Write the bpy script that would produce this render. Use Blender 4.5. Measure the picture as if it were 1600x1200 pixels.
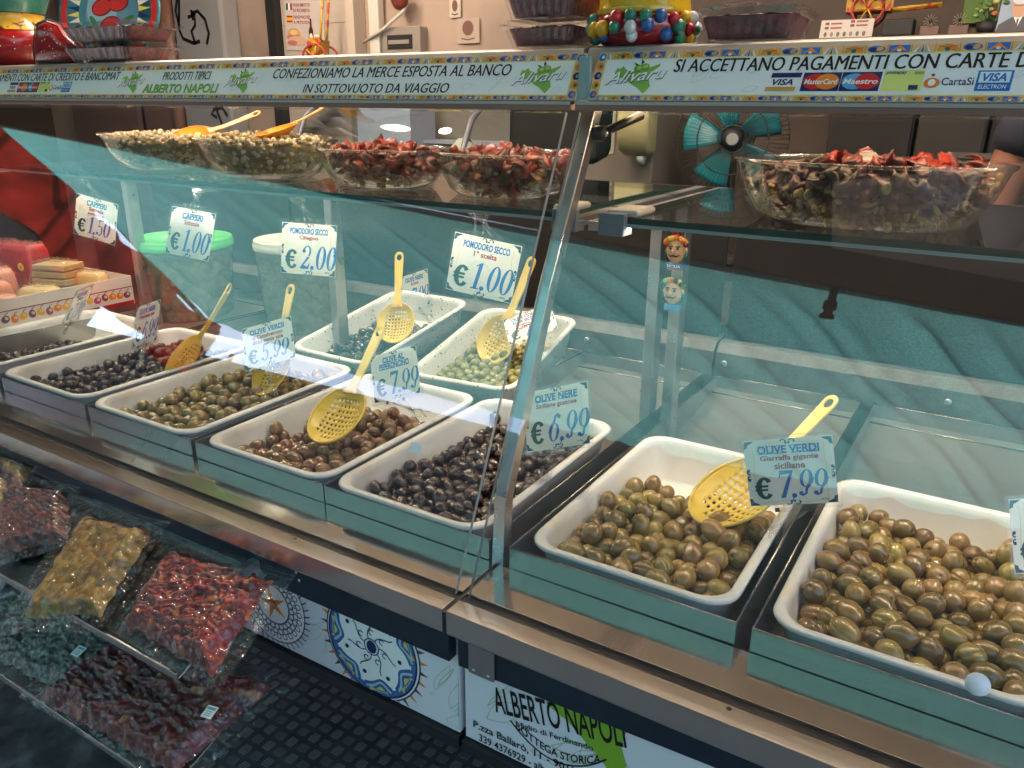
import bpy, bmesh, math, random
import numpy as np
from mathutils import Vector, Matrix, Euler, noise
from mathutils.geometry import tessellate_polygon
from math import sin, cos, pi, radians, sqrt, atan2, exp

for _o in list(bpy.data.objects):
    bpy.data.objects.remove(_o, do_unlink=True)
random.seed(7); np.random.seed(7)
SC = bpy.context.scene
COL = SC.collection

# ------------------------------------------------------------------ camera
cam_d = bpy.data.cameras.new('camera'); cam = bpy.data.objects.new('camera', cam_d); COL.objects.link(cam)
_R = Vector((0.851, 0.526, 0.007)); _F = Vector((-0.4932, 0.8024, -0.3359)).normalized()
_R = (_R - _F * _R.dot(_F)).normalized(); _U = _R.cross(_F)
CAM = Vector((0.4997, -0.6562, 1.4897))
cam.matrix_world = Matrix(((_R.x, _U.x, -_F.x, CAM.x), (_R.y, _U.y, -_F.y, CAM.y), (_R.z, _U.z, -_F.z, CAM.z), (0, 0, 0, 1)))
cam_d.sensor_fit = 'HORIZONTAL'; cam_d.sensor_width = 36; cam_d.lens = 27.67
cam_d.clip_start = 0.02; cam_d.clip_end = 400
SC.camera = cam

# ------------------------------------------------------------------ world, sun, exposure
SUN_DIR = Vector((-0.52, -0.30, 0.80)).normalized()
w = bpy.data.worlds.new('World'); SC.world = w; w.use_nodes = True
_n = w.node_tree.nodes; _n.clear()
_sky = _n.new('ShaderNodeTexSky'); _sky.sky_type = 'NISHITA'; _sky.sun_disc = False
_sky.sun_elevation = math.asin(SUN_DIR.z); _sky.sun_rotation = atan2(SUN_DIR.x, SUN_DIR.y)
_bg = _n.new('ShaderNodeBackground'); _bg.inputs['Strength'].default_value = 0.15
_out = _n.new('ShaderNodeOutputWorld')
w.node_tree.links.new(_sky.outputs[0], _bg.inputs[0]); w.node_tree.links.new(_bg.outputs[0], _out.inputs[0])
_sl = bpy.data.lights.new('sun', 'SUN'); _sl.energy = 5.0; _sl.angle = radians(0.53); _sl.color = (1.0, 0.95, 0.88)
_so = bpy.data.objects.new('sun', _sl); COL.objects.link(_so)
_so.rotation_euler = SUN_DIR.to_track_quat('Z', 'Y').to_euler(); _so.location = (0, 0, 8)
SC.view_settings.view_transform = 'Standard'; SC.view_settings.look = 'None'
SC.view_settings.exposure = 2.0; SC.view_settings.gamma = 1.0; SC.view_settings.use_curve_mapping = False
SC.render.engine = 'CYCLES'
SC.render.resolution_x = 1024; SC.render.resolution_y = 768
cy = SC.cycles
cy.max_bounces = 9; cy.diffuse_bounces = 4; cy.glossy_bounces = 4; cy.transmission_bounces = 6; cy.transparent_max_bounces = 40
cy.caustics_reflective = False; cy.caustics_refractive = False
cy.sample_clamp_indirect = 3.0; cy.use_denoising = True; cy.blur_glossy = 0.0
LED_WARM = 1.95     # relative strength of the counter's own lamps

# ------------------------------------------------------------------ materials
MATS = {}
def srgb(r, g, b):
    f = lambda c: (c / 255 / 12.92) if c / 255 <= 0.04045 else ((c / 255 + 0.055) / 1.055) ** 2.4
    return (f(r), f(g), f(b))

def mat(name, col, rough=0.5, metal=0.0, var=0.0, vscale=8.0, bump=0.0, bscale=60.0, stretch=None, coat=0.0,
        spec=0.5, rand=0.0, col2=None, c2scale=5.0, c2lo=0.45, c2hi=0.6, rvar=0.0, sss=0.0, vcol=None, detail=4.0):
    if name in MATS: return MATS[name]
    m = bpy.data.materials.new(name); m.use_nodes = True; nt = m.node_tree; N = nt.nodes; L = nt.links
    p = N['Principled BSDF']
    p.inputs['Roughness'].default_value = rough; p.inputs['Metallic'].default_value = metal
    p.inputs['Specular IOR Level'].default_value = spec
    if coat: p.inputs['Coat Weight'].default_value = coat; p.inputs['Coat Roughness'].default_value = 0.05
    if sss:
        p.inputs['Subsurface Weight'].default_value = sss; p.inputs['Subsurface Radius'].default_value = (0.01, 0.006, 0.003)
        p.inputs['Subsurface Scale'].default_value = 0.6
    tc = N.new('ShaderNodeTexCoord'); src = tc.outputs['Object']
    if stretch:
        mp = N.new('ShaderNodeMapping'); mp.inputs['Scale'].default_value = stretch
        L.new(src, mp.inputs['Vector']); src = mp.outputs[0]
    c = N.new('ShaderNodeRGB'); c.outputs[0].default_value = (*col, 1); cur = c.outputs[0]
    if vcol:
        a = N.new('ShaderNodeAttribute'); a.attribute_name = vcol; cur = a.outputs['Color']
    if col2 is not None:
        nz = N.new('ShaderNodeTexNoise'); nz.inputs['Scale'].default_value = c2scale; nz.inputs['Detail'].default_value = detail
        L.new(src, nz.inputs['Vector'])
        rp = N.new('ShaderNodeMapRange'); rp.inputs['From Min'].default_value = c2lo; rp.inputs['From Max'].default_value = c2hi
        L.new(nz.outputs['Fac'], rp.inputs['Value'])
        mx = N.new('ShaderNodeMix'); mx.data_type = 'RGBA'; L.new(rp.outputs[0], mx.inputs[0]); L.new(cur, mx.inputs[6])
        mx.inputs[7].default_value = (*col2, 1); cur = mx.outputs[2]
    if rand:
        oi = N.new('ShaderNodeObjectInfo'); mr = N.new('ShaderNodeMapRange')
        mr.inputs['To Min'].default_value = 1 - rand; mr.inputs['To Max'].default_value = 1 + rand
        L.new(oi.outputs['Random'], mr.inputs['Value'])
        hs = N.new('ShaderNodeHueSaturation'); L.new(cur, hs.inputs['Color']); L.new(mr.outputs[0], hs.inputs['Value'])
        mr2 = N.new('ShaderNodeMath'); mr2.operation = 'MULTIPLY'; mr2.inputs[1].default_value = 7.31
        fr = N.new('ShaderNodeMath'); fr.operation = 'FRACT'; L.new(oi.outputs['Random'], mr2.inputs[0]); L.new(mr2.outputs[0], fr.inputs[0])
        mr3 = N.new('ShaderNodeMapRange'); mr3.inputs['To Min'].default_value = 0.5 - rand * 0.07; mr3.inputs['To Max'].default_value = 0.5 + rand * 0.06
        L.new(fr.outputs[0], mr3.inputs['Value']); L.new(mr3.outputs[0], hs.inputs['Hue']); cur = hs.outputs[0]
    if var:
        nz = N.new('ShaderNodeTexNoise'); nz.inputs['Scale'].default_value = vscale; nz.inputs['Detail'].default_value = 5
        L.new(src, nz.inputs['Vector'])
        mr = N.new('ShaderNodeMapRange'); mr.inputs['From Min'].default_value = 0.3; mr.inputs['From Max'].default_value = 0.7
        mr.inputs['To Min'].default_value = 1 - var; mr.inputs['To Max'].default_value = 1 + var
        L.new(nz.outputs['Fac'], mr.inputs['Value'])
        hs = N.new('ShaderNodeHueSaturation'); L.new(cur, hs.inputs['Color']); L.new(mr.outputs[0], hs.inputs['Value']); cur = hs.outputs[0]
    L.new(cur, p.inputs['Base Color'])
    if rvar:
        nz = N.new('ShaderNodeTexNoise'); nz.inputs['Scale'].default_value = vscale * 1.7; L.new(src, nz.inputs['Vector'])
        mr = N.new('ShaderNodeMapRange'); mr.inputs['From Min'].default_value = 0.3; mr.inputs['From Max'].default_value = 0.7
        mr.inputs['To Min'].default_value = max(0.02, rough - rvar); mr.inputs['To Max'].default_value = rough + rvar
        L.new(nz.outputs['Fac'], mr.inputs['Value']); L.new(mr.outputs[0], p.inputs['Roughness'])
    if bump:
        nz = N.new('ShaderNodeTexNoise'); nz.inputs['Scale'].default_value = bscale; nz.inputs['Detail'].default_value = 3
        L.new(src, nz.inputs['Vector'])
        bp = N.new('ShaderNodeBump'); bp.inputs['Strength'].default_value = bump; bp.inputs['Distance'].default_value = 0.003
        L.new(nz.outputs['Fac'], bp.inputs['Height']); L.new(bp.outputs[0], p.inputs['Normal'])
    MATS[name] = m; return m

def glass(name, tint=(1, 1, 1), ior=1.5, haze=0.0, hazecol=(0.8, 0.8, 0.8), rough=0.0, bump=0.0, bscale=40, dust=0.0, gain=1.0, crinkle=0.0):
    """clear pane: Fresnel mix of see-through and mirror, the same on both sides of a face"""
    if name in MATS: return MATS[name]
    m = bpy.data.materials.new(name); m.use_nodes = True; nt = m.node_tree; N = nt.nodes; L = nt.links
    N.clear(); out = N.new('ShaderNodeOutputMaterial')
    geo = N.new('ShaderNodeNewGeometry')
    mr = N.new('ShaderNodeMapRange'); mr.inputs['To Min'].default_value = ior; mr.inputs['To Max'].default_value = 1 / ior
    L.new(geo.outputs['Backfacing'], mr.inputs['Value'])
    fr = N.new('ShaderNodeFresnel'); L.new(mr.outputs[0], fr.inputs['IOR'])
    fac = fr.outputs[0]
    if gain != 1.0:
        mg = N.new('ShaderNodeMath'); mg.operation = 'MULTIPLY'; mg.inputs[1].default_value = gain; mg.use_clamp = True
        L.new(fac, mg.inputs[0]); fac = mg.outputs[0]
    tr = N.new('ShaderNodeBsdfTransparent'); tr.inputs[0].default_value = (*tint, 1)
    gl = N.new('ShaderNodeBsdfGlossy'); gl.inputs['Roughness'].default_value = rough
    tc = N.new('ShaderNodeTexCoord')
    if bump:
        nz = N.new('ShaderNodeTexNoise'); nz.inputs['Scale'].default_value = bscale; nz.inputs['Detail'].default_value = 3
        L.new(tc.outputs['Object'], nz.inputs['Vector'])
        bp = N.new('ShaderNodeBump'); bp.inputs['Strength'].default_value = bump; bp.inputs['Distance'].default_value = 0.004
        L.new(nz.outputs['Fac'], bp.inputs['Height']); L.new(bp.outputs[0], gl.inputs['Normal']); L.new(bp.outputs[0], fr.inputs['Normal'])
    if crinkle:
        nz = N.new('ShaderNodeTexNoise'); nz.inputs['Scale'].default_value = crinkle * 0.6; L.new(tc.outputs['Object'], nz.inputs['Vector'])
        vm = N.new('ShaderNodeVectorMath'); vm.operation = 'MULTIPLY_ADD'; vm.inputs[1].default_value = (0.03, 0.03, 0.03); L.new(nz.outputs['Color'], vm.inputs[0]); L.new(tc.outputs['Object'], vm.inputs[2])
        vo = N.new('ShaderNodeTexVoronoi'); vo.feature = 'DISTANCE_TO_EDGE'; vo.inputs['Scale'].default_value = crinkle; L.new(vm.outputs[0], vo.inputs['Vector'])
        v2 = N.new('ShaderNodeTexVoronoi'); v2.feature = 'F1'; v2.inputs['Scale'].default_value = crinkle * 0.45; L.new(vm.outputs[0], v2.inputs['Vector'])
        ad = N.new('ShaderNodeMath'); ad.operation = 'ADD'; L.new(vo.outputs['Distance'], ad.inputs[0]); L.new(v2.outputs['Distance'], ad.inputs[1])
        bp = N.new('ShaderNodeBump'); bp.inputs['Strength'].default_value = 0.7; bp.inputs['Distance'].default_value = 0.008
        L.new(ad.outputs[0], bp.inputs['Height']); L.new(bp.outputs[0], gl.inputs['Normal']); L.new(bp.outputs[0], fr.inputs['Normal'])
    base = tr.outputs[0]
    if haze or dust:
        df = N.new('ShaderNodeBsdfDiffuse'); df.inputs[0].default_value = (*hazecol, 1)
        mh = N.new('ShaderNodeMixShader'); L.new(base, mh.inputs[1]); L.new(df.outputs[0], mh.inputs[2])
        if dust:
            nz = N.new('ShaderNodeTexNoise'); nz.inputs['Scale'].default_value = 9; nz.inputs['Detail'].default_value = 6
            L.new(tc.outputs['Object'], nz.inputs['Vector'])
            m2 = N.new('ShaderNodeMapRange'); m2.inputs['From Min'].default_value = 0.45; m2.inputs['From Max'].default_value = 0.8
            m2.inputs['To Min'].default_value = haze; m2.inputs['To Max'].default_value = haze + dust
            L.new(nz.outputs['Fac'], m2.inputs['Value']); L.new(m2.outputs[0], mh.inputs[0])
        else: mh.inputs[0].default_value = haze
        base = mh.outputs[0]
    mx = N.new('ShaderNodeMixShader'); L.new(fac, mx.inputs[0]); L.new(base, mx.inputs[1]); L.new(gl.outputs[0], mx.inputs[2])
    L.new(mx.outputs[0], out.inputs[0])
    MATS[name] = m; return m

def glow(name, col, strength):
    if name in MATS: return MATS[name]
    m = bpy.data.materials.new(name); m.use_nodes = True; nt = m.node_tree; nt.nodes.clear()
    e = nt.nodes.new('ShaderNodeEmission'); e.inputs[0].default_value = (*col, 1); e.inputs[1].default_value = strength
    o = nt.nodes.new('ShaderNodeOutputMaterial'); nt.links.new(e.outputs[0], o.inputs[0]); MATS[name] = m; return m

def cloth(name, col, tcol, var=0.15, scale=120):
    if name in MATS: return MATS[name]
    m = bpy.data.materials.new(name); m.use_nodes = True; nt = m.node_tree; N = nt.nodes; L = nt.links; N.clear()
    out = N.new('ShaderNodeOutputMaterial'); d = N.new('ShaderNodeBsdfDiffuse'); t = N.new('ShaderNodeBsdfTranslucent')
    tc = N.new('ShaderNodeTexCoord'); nz = N.new('ShaderNodeTexNoise'); nz.inputs['Scale'].default_value = scale; nz.inputs['Detail'].default_value = 6
    L.new(tc.outputs['Object'], nz.inputs['Vector'])
    mr = N.new('ShaderNodeMapRange'); mr.inputs['From Min'].default_value = 0.3; mr.inputs['From Max'].default_value = 0.7
    mr.inputs['To Min'].default_value = 1 - var; mr.inputs['To Max'].default_value = 1 + var
    L.new(nz.outputs['Fac'], mr.inputs['Value'])
    for node, c in ((d, col), (t, tcol)):
        hs = N.new('ShaderNodeHueSaturation'); hs.inputs['Color'].default_value = (*c, 1); L.new(mr.outputs[0], hs.inputs['Value'])
        L.new(hs.outputs[0], node.inputs[0])
    a = N.new('ShaderNodeAddShader'); L.new(d.outputs[0], a.inputs[0]); L.new(t.outputs[0], a.inputs[1]); L.new(a.outputs[0], out.inputs[0])
    MATS[name] = m; return m

def ink(c):
    """flat printing ink by name or colour"""
    if isinstance(c, str): rgb = INKS[c]; nm = 'ink_' + c
    else: rgb = c; nm = 'ink_%d_%d_%d' % c
    return mat(nm, srgb(*rgb), rough=0.42, spec=0.4)
INKS = dict(white=(236, 238, 232), black=(18, 18, 20), navy=(22, 40, 90), blue=(8, 104, 182), sky=(90, 160, 205), teal=(20, 95, 98), dkgreen=(16, 72, 62),
            red=(196, 40, 40), crimson=(172, 44, 66), orange=(226, 130, 40), ochre=(196, 146, 62), yellow=(226, 214, 96), cream=(238, 232, 208), green=(128, 178, 78),
            leaf=(196, 216, 168), lime=(214, 224, 150), brown=(112, 66, 40), grey=(120, 124, 126), pale=(214, 232, 232), pink=(210, 120, 120), purple=(96, 60, 110), sand=(214, 178, 120), skin=(190, 140, 110), lilac=(190, 200, 225), darkred=(110, 24, 28), gold=(190, 150, 80))

# ------------------------------------------------------------------ mesh builder
class MB:
    def __init__(s): s.v = []; s.f = []; s.m = []; s.s = []
    def add(s, vs, fs, mi=0, M=None, smooth=False):
        b = len(s.v)
        s.v += [tuple(M @ Vector(p)) for p in vs] if M is not None else [tuple(p) for p in vs]
        for f in fs: s.f.append(tuple(b + i for i in f)); s.m.append(mi); s.s.append(smooth)
        return s
    def box(s, x0, x1, y0, y1, z0, z1, mi=0, M=None):
        v = [(x0, y0, z0), (x1, y0, z0), (x1, y1, z0), (x0, y1, z0), (x0, y0, z1), (x1, y0, z1), (x1, y1, z1), (x0, y1, z1)]
        return s.add(v, [(0, 3, 2, 1), (4, 5, 6, 7), (0, 1, 5, 4), (1, 2, 6, 5), (2, 3, 7, 6), (3, 0, 4, 7)], mi, M)
    def prism(s, prof, x0, x1, mi=0, M=None):
        """(y, z) outline swept along x"""
        n = len(prof); v = [(x0, y, z) for y, z in prof] + [(x1, y, z) for y, z in prof]
        f = [(i, (i + 1) % n, n + (i + 1) % n, n + i) for i in range(n)]
        tri = tessellate_polygon([[Vector((0, y, z)) for y, z in prof]])
        f += [t for t in tri] + [tuple(n + i for i in reversed(t)) for t in tri]
        return s.add(v, f, mi, M)
    def loft(s, rings, mi=0, M=None, cap0=True, cap1=True, smooth=True, closed=True):
        n = len(rings[0]); v = [p for r in rings for p in r]; f = []
        for k in range(len(rings) - 1):
            for i in range(n if closed else n - 1):
                j = (i + 1) % n; f.append((k * n + i, k * n + j, (k + 1) * n + j, (k + 1) * n + i))
        s.add(v, f, mi, M, smooth)
        b = len(s.v) - len(v)
        if cap0: s.f.append(tuple(b + i for i in reversed(range(n)))); s.m.append(mi); s.s.append(False)
        if cap1: s.f.append(tuple(b + (len(rings) - 1) * n + i for i in range(n))); s.m.append(mi); s.s.append(False)
        return s
    def tube(s, pts, r, n=10, mi=0, M=None, cap=True, smooth=True, flat=1.0):
        pts = [Vector(p) for p in pts]; rr = r if isinstance(r, (list, tuple)) else [r] * len(pts); rings = []
        up = None
        for i, p in enumerate(pts):
            t = (pts[min(i + 1, len(pts) - 1)] - pts[max(i - 1, 0)]).normalized()
            if up is None: up = Vector((0, 0, 1)) if abs(t.z) < 0.9 else Vector((1, 0, 0))
            a = t.cross(up).normalized(); b = a.cross(t).normalized(); up = b
            rings.append([tuple(p + a * rr[i] * cos(2 * pi * k / n) + b * rr[i] * flat * sin(2 * pi * k / n)) for k in range(n)])
        return s.loft(rings, mi, M, cap, cap, smooth)
    def lathe(s, prof, n=32, mi=0, M=None, sx=1.0, sy=1.0, cap0=False, cap1=False, smooth=True):
        rings = [[(r * sx * cos(2 * pi * k / n), r * sy * sin(2 * pi * k / n), z) for k in range(n)] for r, z in prof]
        return s.loft(rings, mi, M, cap0, cap1, smooth)
    def ball(s, c, r, mi=0, n=12, k=8, M=None, sc=(1, 1, 1)):
        prof = [(max(1e-4, sin(pi * i / k)) * r, -cos(pi * i / k) * r) for i in range(k + 1)]
        rings = [[(c[0] + q * cos(2 * pi * j / n) * sc[0], c[1] + q * sin(2 * pi * j / n) * sc[1], c[2] + z * sc[2]) for j in range(n)] for q, z in prof]
        return s.loft(rings, mi, M, True, True, True)
    def grid(s, nu, nv, fn, mi=0, M=None, smooth=True, skip=None):
        v = [fn(i / nu, j / nv) for j in range(nv + 1) for i in range(nu + 1)]
        f = [(j * (nu + 1) + i, j * (nu + 1) + i + 1, (j + 1) * (nu + 1) + i + 1, (j + 1) * (nu + 1) + i) for j in range(nv) for i in range(nu) if not (skip and skip(i, j))]
        return s.add(v, f, mi, M, smooth)
    def mesh(s, name, mats):
        me = bpy.data.meshes.new(name); me.from_pydata(s.v, [], s.f); me.update()
        for m in (mats if isinstance(mats, (list, tuple)) else [mats]): me.materials.append(m)
        if len(me.materials) > 1: me.polygons.foreach_set('material_index', s.m)
        me.polygons.foreach_set('use_smooth', s.s)
        return me
    def build(s, name, mats, parent=None, loc=None, bevel=0.0, solid=0.0, recalc=True, sub=0):
        me = s.mesh(name, mats)
        if recalc:
            bm = bmesh.new(); bm.from_mesh(me); bmesh.ops.recalc_face_normals(bm, faces=bm.faces); bm.to_mesh(me); bm.free()
        return place(name, me, parent, loc, bevel, solid, sub)

def place(name, me, parent=None, loc=None, bevel=0.0, solid=0.0, sub=0):
    o = bpy.data.objects.new(name, me); COL.objects.link(o)
    if parent is not None: o.parent = parent
    if loc is not None: o.location = loc
    if solid:
        md = o.modifiers.new('thickness', 'SOLIDIFY'); md.thickness = solid; md.offset = 0
    if bevel:
        md = o.modifiers.new('bevel', 'BEVEL'); md.width = bevel; md.segments = 2; md.limit_method = 'ANGLE'; md.angle_limit = radians(40)
        md.harden_normals = False
    if sub:
        md = o.modifiers.new('smooth', 'SUBSURF'); md.levels = sub; md.render_levels = sub
    return o

def tag(o, label, cat, group=None):
    o['label'] = label; o['category'] = cat
    if group: o['group'] = group
    return o
def struct(o, label=None, cat=None):
    o['kind'] = 'structure'
    if label: o['label'] = label
    if cat: o['category'] = cat
    return o
def stuff(o, label=None, cat=None):
    o['kind'] = 'stuff'
    if label: o['label'] = label
    if cat: o['category'] = cat
    return o
def empty(name, loc=(0, 0, 0), rot=(0, 0, 0)):
    o = bpy.data.objects.new(name, None); COL.objects.link(o); o.location = loc; o.rotation_euler = rot; o.empty_display_size = 0.02; return o
def copy_tree(o, parent=None):
    c = o.copy(); COL.objects.link(c); c.parent = parent
    for k in ('label', 'category', 'group'):
        pass
    for ch in [q for q in bpy.data.objects if q.parent is o]: copy_tree(ch, c)
    return c
def rrect(hx, hy, r, z=0.0, n=5, cx=0, cy_=0):
    out = []
    for sx, sy, a0 in ((1, 1, 0), (-1, 1, pi / 2), (-1, -1, pi), (1, -1, 1.5 * pi)):
        for k in range(n + 1):
            a = a0 + pi / 2 * k / n
            out.append((cx + sx * (hx - r) + r * cos(a), cy_ + sy * (hy - r) + r * sin(a), z))
    return out

# ------------------------------------------------------------------ printed artwork on flat faces
_TXT = {}
def text_geo(s, bold=0.0, shear=0.0, space=1.0):
    k = (s, bold, shear, space)
    if k in _TXT: return _TXT[k]
    cu = bpy.data.curves.new('t', 'FONT'); cu.body = s; cu.size = 1.0; cu.offset = bold; cu.shear = shear; cu.space_character = space
    cu.resolution_u = 3; cu.fill_mode = 'FRONT'
    ob = bpy.data.objects.new('t', cu); COL.objects.link(ob)
    dg = bpy.context.evaluated_depsgraph_get(); me = bpy.data.meshes.new_from_object(ob.evaluated_get(dg))
    vs = [(v.co.x, v.co.y) for v in me.vertices]; fs = [tuple(p.vertices) for p in me.polygons]
    bpy.data.objects.remove(ob, do_unlink=True); bpy.data.curves.remove(cu); bpy.data.meshes.remove(me)
    _TXT[k] = (vs, fs); return vs, fs

class Art:
    """flat shapes in a (u, v) plane; layer k lies k * step in front of the face"""
    def __init__(s, step=0.00016): s.b = MB(); s.cols = []; s.step = step
    def mi(s, c):
        if c not in s.cols: s.cols.append(c)
        return s.cols.index(c)
    def raw(s, pts, faces, c, lay): s.b.add([(p[0], p[1], lay * s.step) for p in pts], faces, s.mi(c))
    def poly(s, pts, c, lay=1):
        tri = tessellate_polygon([[Vector((p[0], p[1], 0)) for p in pts]])
        s.raw(pts, [tuple(t) for t in tri], c, lay)
    def rect(s, u0, v0, u1, v1, c, lay=1, sl=0.0): s.raw([(u0, v0), (u1, v0), (u1 + sl, v1), (u0 + sl, v1)], [(0, 1, 2, 3)], c, lay)
    def ell(s, cu, cv, ru, rv, c, lay=1, rot=0, n=20, a0=0, a1=2 * pi):
        pts = []
        for k in range(n if a1 - a0 > 6.2 else n + 1):
            a = a0 + (a1 - a0) * k / n; x = ru * cos(a); y = rv * sin(a); pts.append((cu + x * cos(rot) - y * sin(rot), cv + x * sin(rot) + y * cos(rot)))
        s.raw(pts, [tuple(range(len(pts)))], c, lay)
    def ring(s, cu, cv, ru, rv, ru2, rv2, c, lay=1, n=28, a0=0, a1=2 * pi, rot=0, off=(0, 0)):
        full = a1 - a0 > 6.2; m = n if full else n + 1; P = []
        for (x, y, ox, oy) in ((ru, rv, 0, 0), (ru2, rv2, off[0], off[1])):
            for k in range(m):
                a = a0 + (a1 - a0) * k / n; p = x * cos(a) + ox; q = y * sin(a) + oy
                P.append((cu + p * cos(rot) - q * sin(rot), cv + p * sin(rot) + q * cos(rot)))
        s.raw(P, [(k, (k + 1) % m, m + (k + 1) % m, m + k) for k in range(n if full else m - 1)], c, lay)
    def stroke(s, pts, w, c, lay=1, w1=None):
        L = []; R = []; n = len(pts)
        for i, p in enumerate(pts):
            a = pts[max(0, i - 1)]; b = pts[min(n - 1, i + 1)]; dx = b[0] - a[0]; dy = b[1] - a[1]; l = sqrt(dx * dx + dy * dy) or 1
            ww = w if w1 is None else w + (w1 - w) * i / (n - 1)
            L.append((p[0] - dy / l * ww / 2, p[1] + dx / l * ww / 2)); R.append((p[0] + dy / l * ww / 2, p[1] - dx / l * ww / 2))
        s.raw(L + R, [(i, n + i, n + i + 1, i + 1) for i in range(n - 1)], c, lay)
    def text(s, t, u0, v0, u1, v1, c, lay=2, bold=0.0, shear=0.0, rot=0.0, keep=False, space=1.0, arc=None):
        vs, fs = text_geo(t, bold, shear, space)
        if not vs: return
        xs = [p[0] for p in vs]; ys = [p[1] for p in vs]; x0, x1 = min(xs), max(xs); y0, y1 = min(ys), max(ys)
        su = (u1 - u0) / (x1 - x0); sv = (v1 - v0) / (y1 - y0); ou, ov = u0, v0
        if keep:
            k = min(su, sv); ou = (u0 + u1) / 2 - k * (x1 - x0) / 2; su = sv = k
        P = [(ou + (p[0] - x0) * su, ov + (p[1] - y0) * sv) for p in vs]
        if arc is not None:   # bend along a parabola (sag at the ends)
            mu = (u0 + u1) / 2; hw = (u1 - u0) / 2
            P = [(a, b + arc * ((a - mu) / hw) ** 2) for a, b in P]
        if rot:
            P = [(u0 + (a - u0) * cos(rot) - (b - v0) * sin(rot), v0 + (a - u0) * sin(rot) + (b - v0) * cos(rot)) for a, b in P]
        s.raw(P, fs, c, lay)
    def build(s, name, parent, M, inks=None):
        b = MB(); b.v = [tuple(M @ Vector(p)) for p in s.b.v]; b.f = s.b.f; b.m = s.b.m; b.s = s.b.s
        return b.build(name, [ink(c) if not callable(c) else c for c in s.cols], parent, recalc=False)

def frame_matrix(o, u, v):
    u = Vector(u).normalized(); v = Vector(v); v = (v - u * v.dot(u)).normalized(); n = u.cross(v)
    return Matrix(((u.x, v.x, n.x, o[0]), (u.y, v.y, n.y, o[1]), (u.z, v.z, n.z, o[2]), (0, 0, 0, 1)))

def didone(a, ch, u, v, h, c, lay=3):
    """high-contrast slanted figures for the prices; returns the advance"""
    sl = 0.2
    xs = 0.80
    def T(p): return (u + (p[0] * xs + p[1] * sl * 0.7) * h, v + p[1] * h)
    def ring(cx, cy_, rx, ry, t, tv=0.03, a0=0, a1=2 * pi):
        n = 24; full = a1 - a0 > 6.2; m = n if full else n + 1; P = []
        for (x, y) in ((rx, ry), (rx - t, ry - tv)):
            for k in range(m):
                g = a0 + (a1 - a0) * k / n; P.append(T((cx + x * cos(g), cy_ + y * sin(g))))
        a.raw(P, [(k, (k + 1) % m, m + (k + 1) % m, m + k) for k in range(n if full else m - 1)], c, lay)
    def poly(P): a.poly([T(p) for p in P], c, lay)
    def st(P, w0, w1=None):
        a.stroke([T(p) for p in P], w0 * h, c, lay, None if w1 is None else w1 * h)
    def dot(x, y, r): a.ell(*T((x, y)), r * h, r * h, c, lay, n=14)
    if ch == '0': ring(0.27, 0.5, 0.28, 0.5, 0.16, 0.035); return 0.62 * 0.8 * h
    if ch == '9':
        ring(0.26, 0.68, 0.26, 0.32, 0.14); st([(0.49 - 0.02 * t * t, 0.7 - t * 0.13) for t in (0, 1, 2, 3)] + [(0.3, 0.12), (0.16, 0.06), (0.08, 0.12)], 0.13, 0.05); dot(0.1, 0.14, 0.075); return 0.6 * 0.8 * h
    if ch == '6':
        ring(0.27, 0.32, 0.26, 0.32, 0.14); st([(0.05 + 0.02 * t * t, 0.3 + t * 0.13) for t in (0, 1, 2, 3)] + [(0.26, 0.88), (0.4, 0.95), (0.47, 0.88)], 0.13, 0.05); dot(0.45, 0.86, 0.07); return 0.6 * 0.8 * h
    if ch == '7':
        poly([(0, 0.84), (0, 1.0), (0.55, 1.0), (0.55, 0.92), (0.02, 0.86)]); poly([(0, 0.74), (0, 1), (0.05, 1), (0.05, 0.74)])
        poly([(0.05, 0.86), (0.55, 1.0), (0.5, 0.9), (0.05, 0.84)]); poly([(0.42, 0.9), (0.55, 0.94), (0.33, 0.0), (0.14, 0.0)]); return 0.58 * 0.8 * h
    if ch == '5':
        poly([(0.1, 0.5), (0.15, 0.5), (0.15, 1), (0.1, 1)]); poly([(0.1, 0.86), (0.5, 0.9), (0.5, 1), (0.1, 1)])
        ring(0.26, 0.32, 0.25, 0.3, 0.11, 0.04, -2.4, 2.3); dot(0.08, 0.16, 0.08); return 0.58 * 0.8 * h
    if ch == '1':
        poly([(0.12, 0.04), (0.29, 0.04), (0.29, 1), (0.2, 1), (0.12, 0.92)]); poly([(0.02, 0), (0.4, 0), (0.4, 0.05), (0.02, 0.05)]); poly([(0.02, 0.84), (0.2, 0.94), (0.2, 1.0), (0.0, 0.88)]); return 0.44 * 0.8 * h
    if ch == '2':
        ring(0.26, 0.72, 0.25, 0.28, 0.11, 0.04, -0.7, 3.0); poly([(0.34, 0.54), (0.46, 0.5), (0.16, 0.14), (0.0, 0.06)]); dot(0.09, 0.76, 0.08)
        poly([(0, 0), (0.02, 0.1), (0.2, 0.16), (0.4, 0.1), (0.5, 0.26), (0.53, 0.26), (0.48, 0.0)]); return 0.6 * 0.8 * h
    if ch in ',.':
        dot(0.1, 0.07, 0.085)
        if ch == ',': poly([(0.17, 0.1), (0.13, 0.0), (0.02, -0.17), (0.0, -0.15), (0.08, 0.02)])
        return 0.27 * 0.8 * h
    return 0.5 * 0.8 * h

def euro(a, u, v, h, c, lay=3):
    a.ring(u + 0.36 * h, v + 0.5 * h, 0.36 * h, 0.5 * h, 0.13 * h, 0.37 * h, c, lay, 24, radians(38), radians(322))
    a.rect(u - 0.04 * h, v + 0.54 * h, u + 0.5 * h, v + 0.64 * h, c, lay); a.rect(u - 0.04 * h, v + 0.38 * h, u + 0.48 * h, v + 0.47 * h, c, lay)
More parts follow.
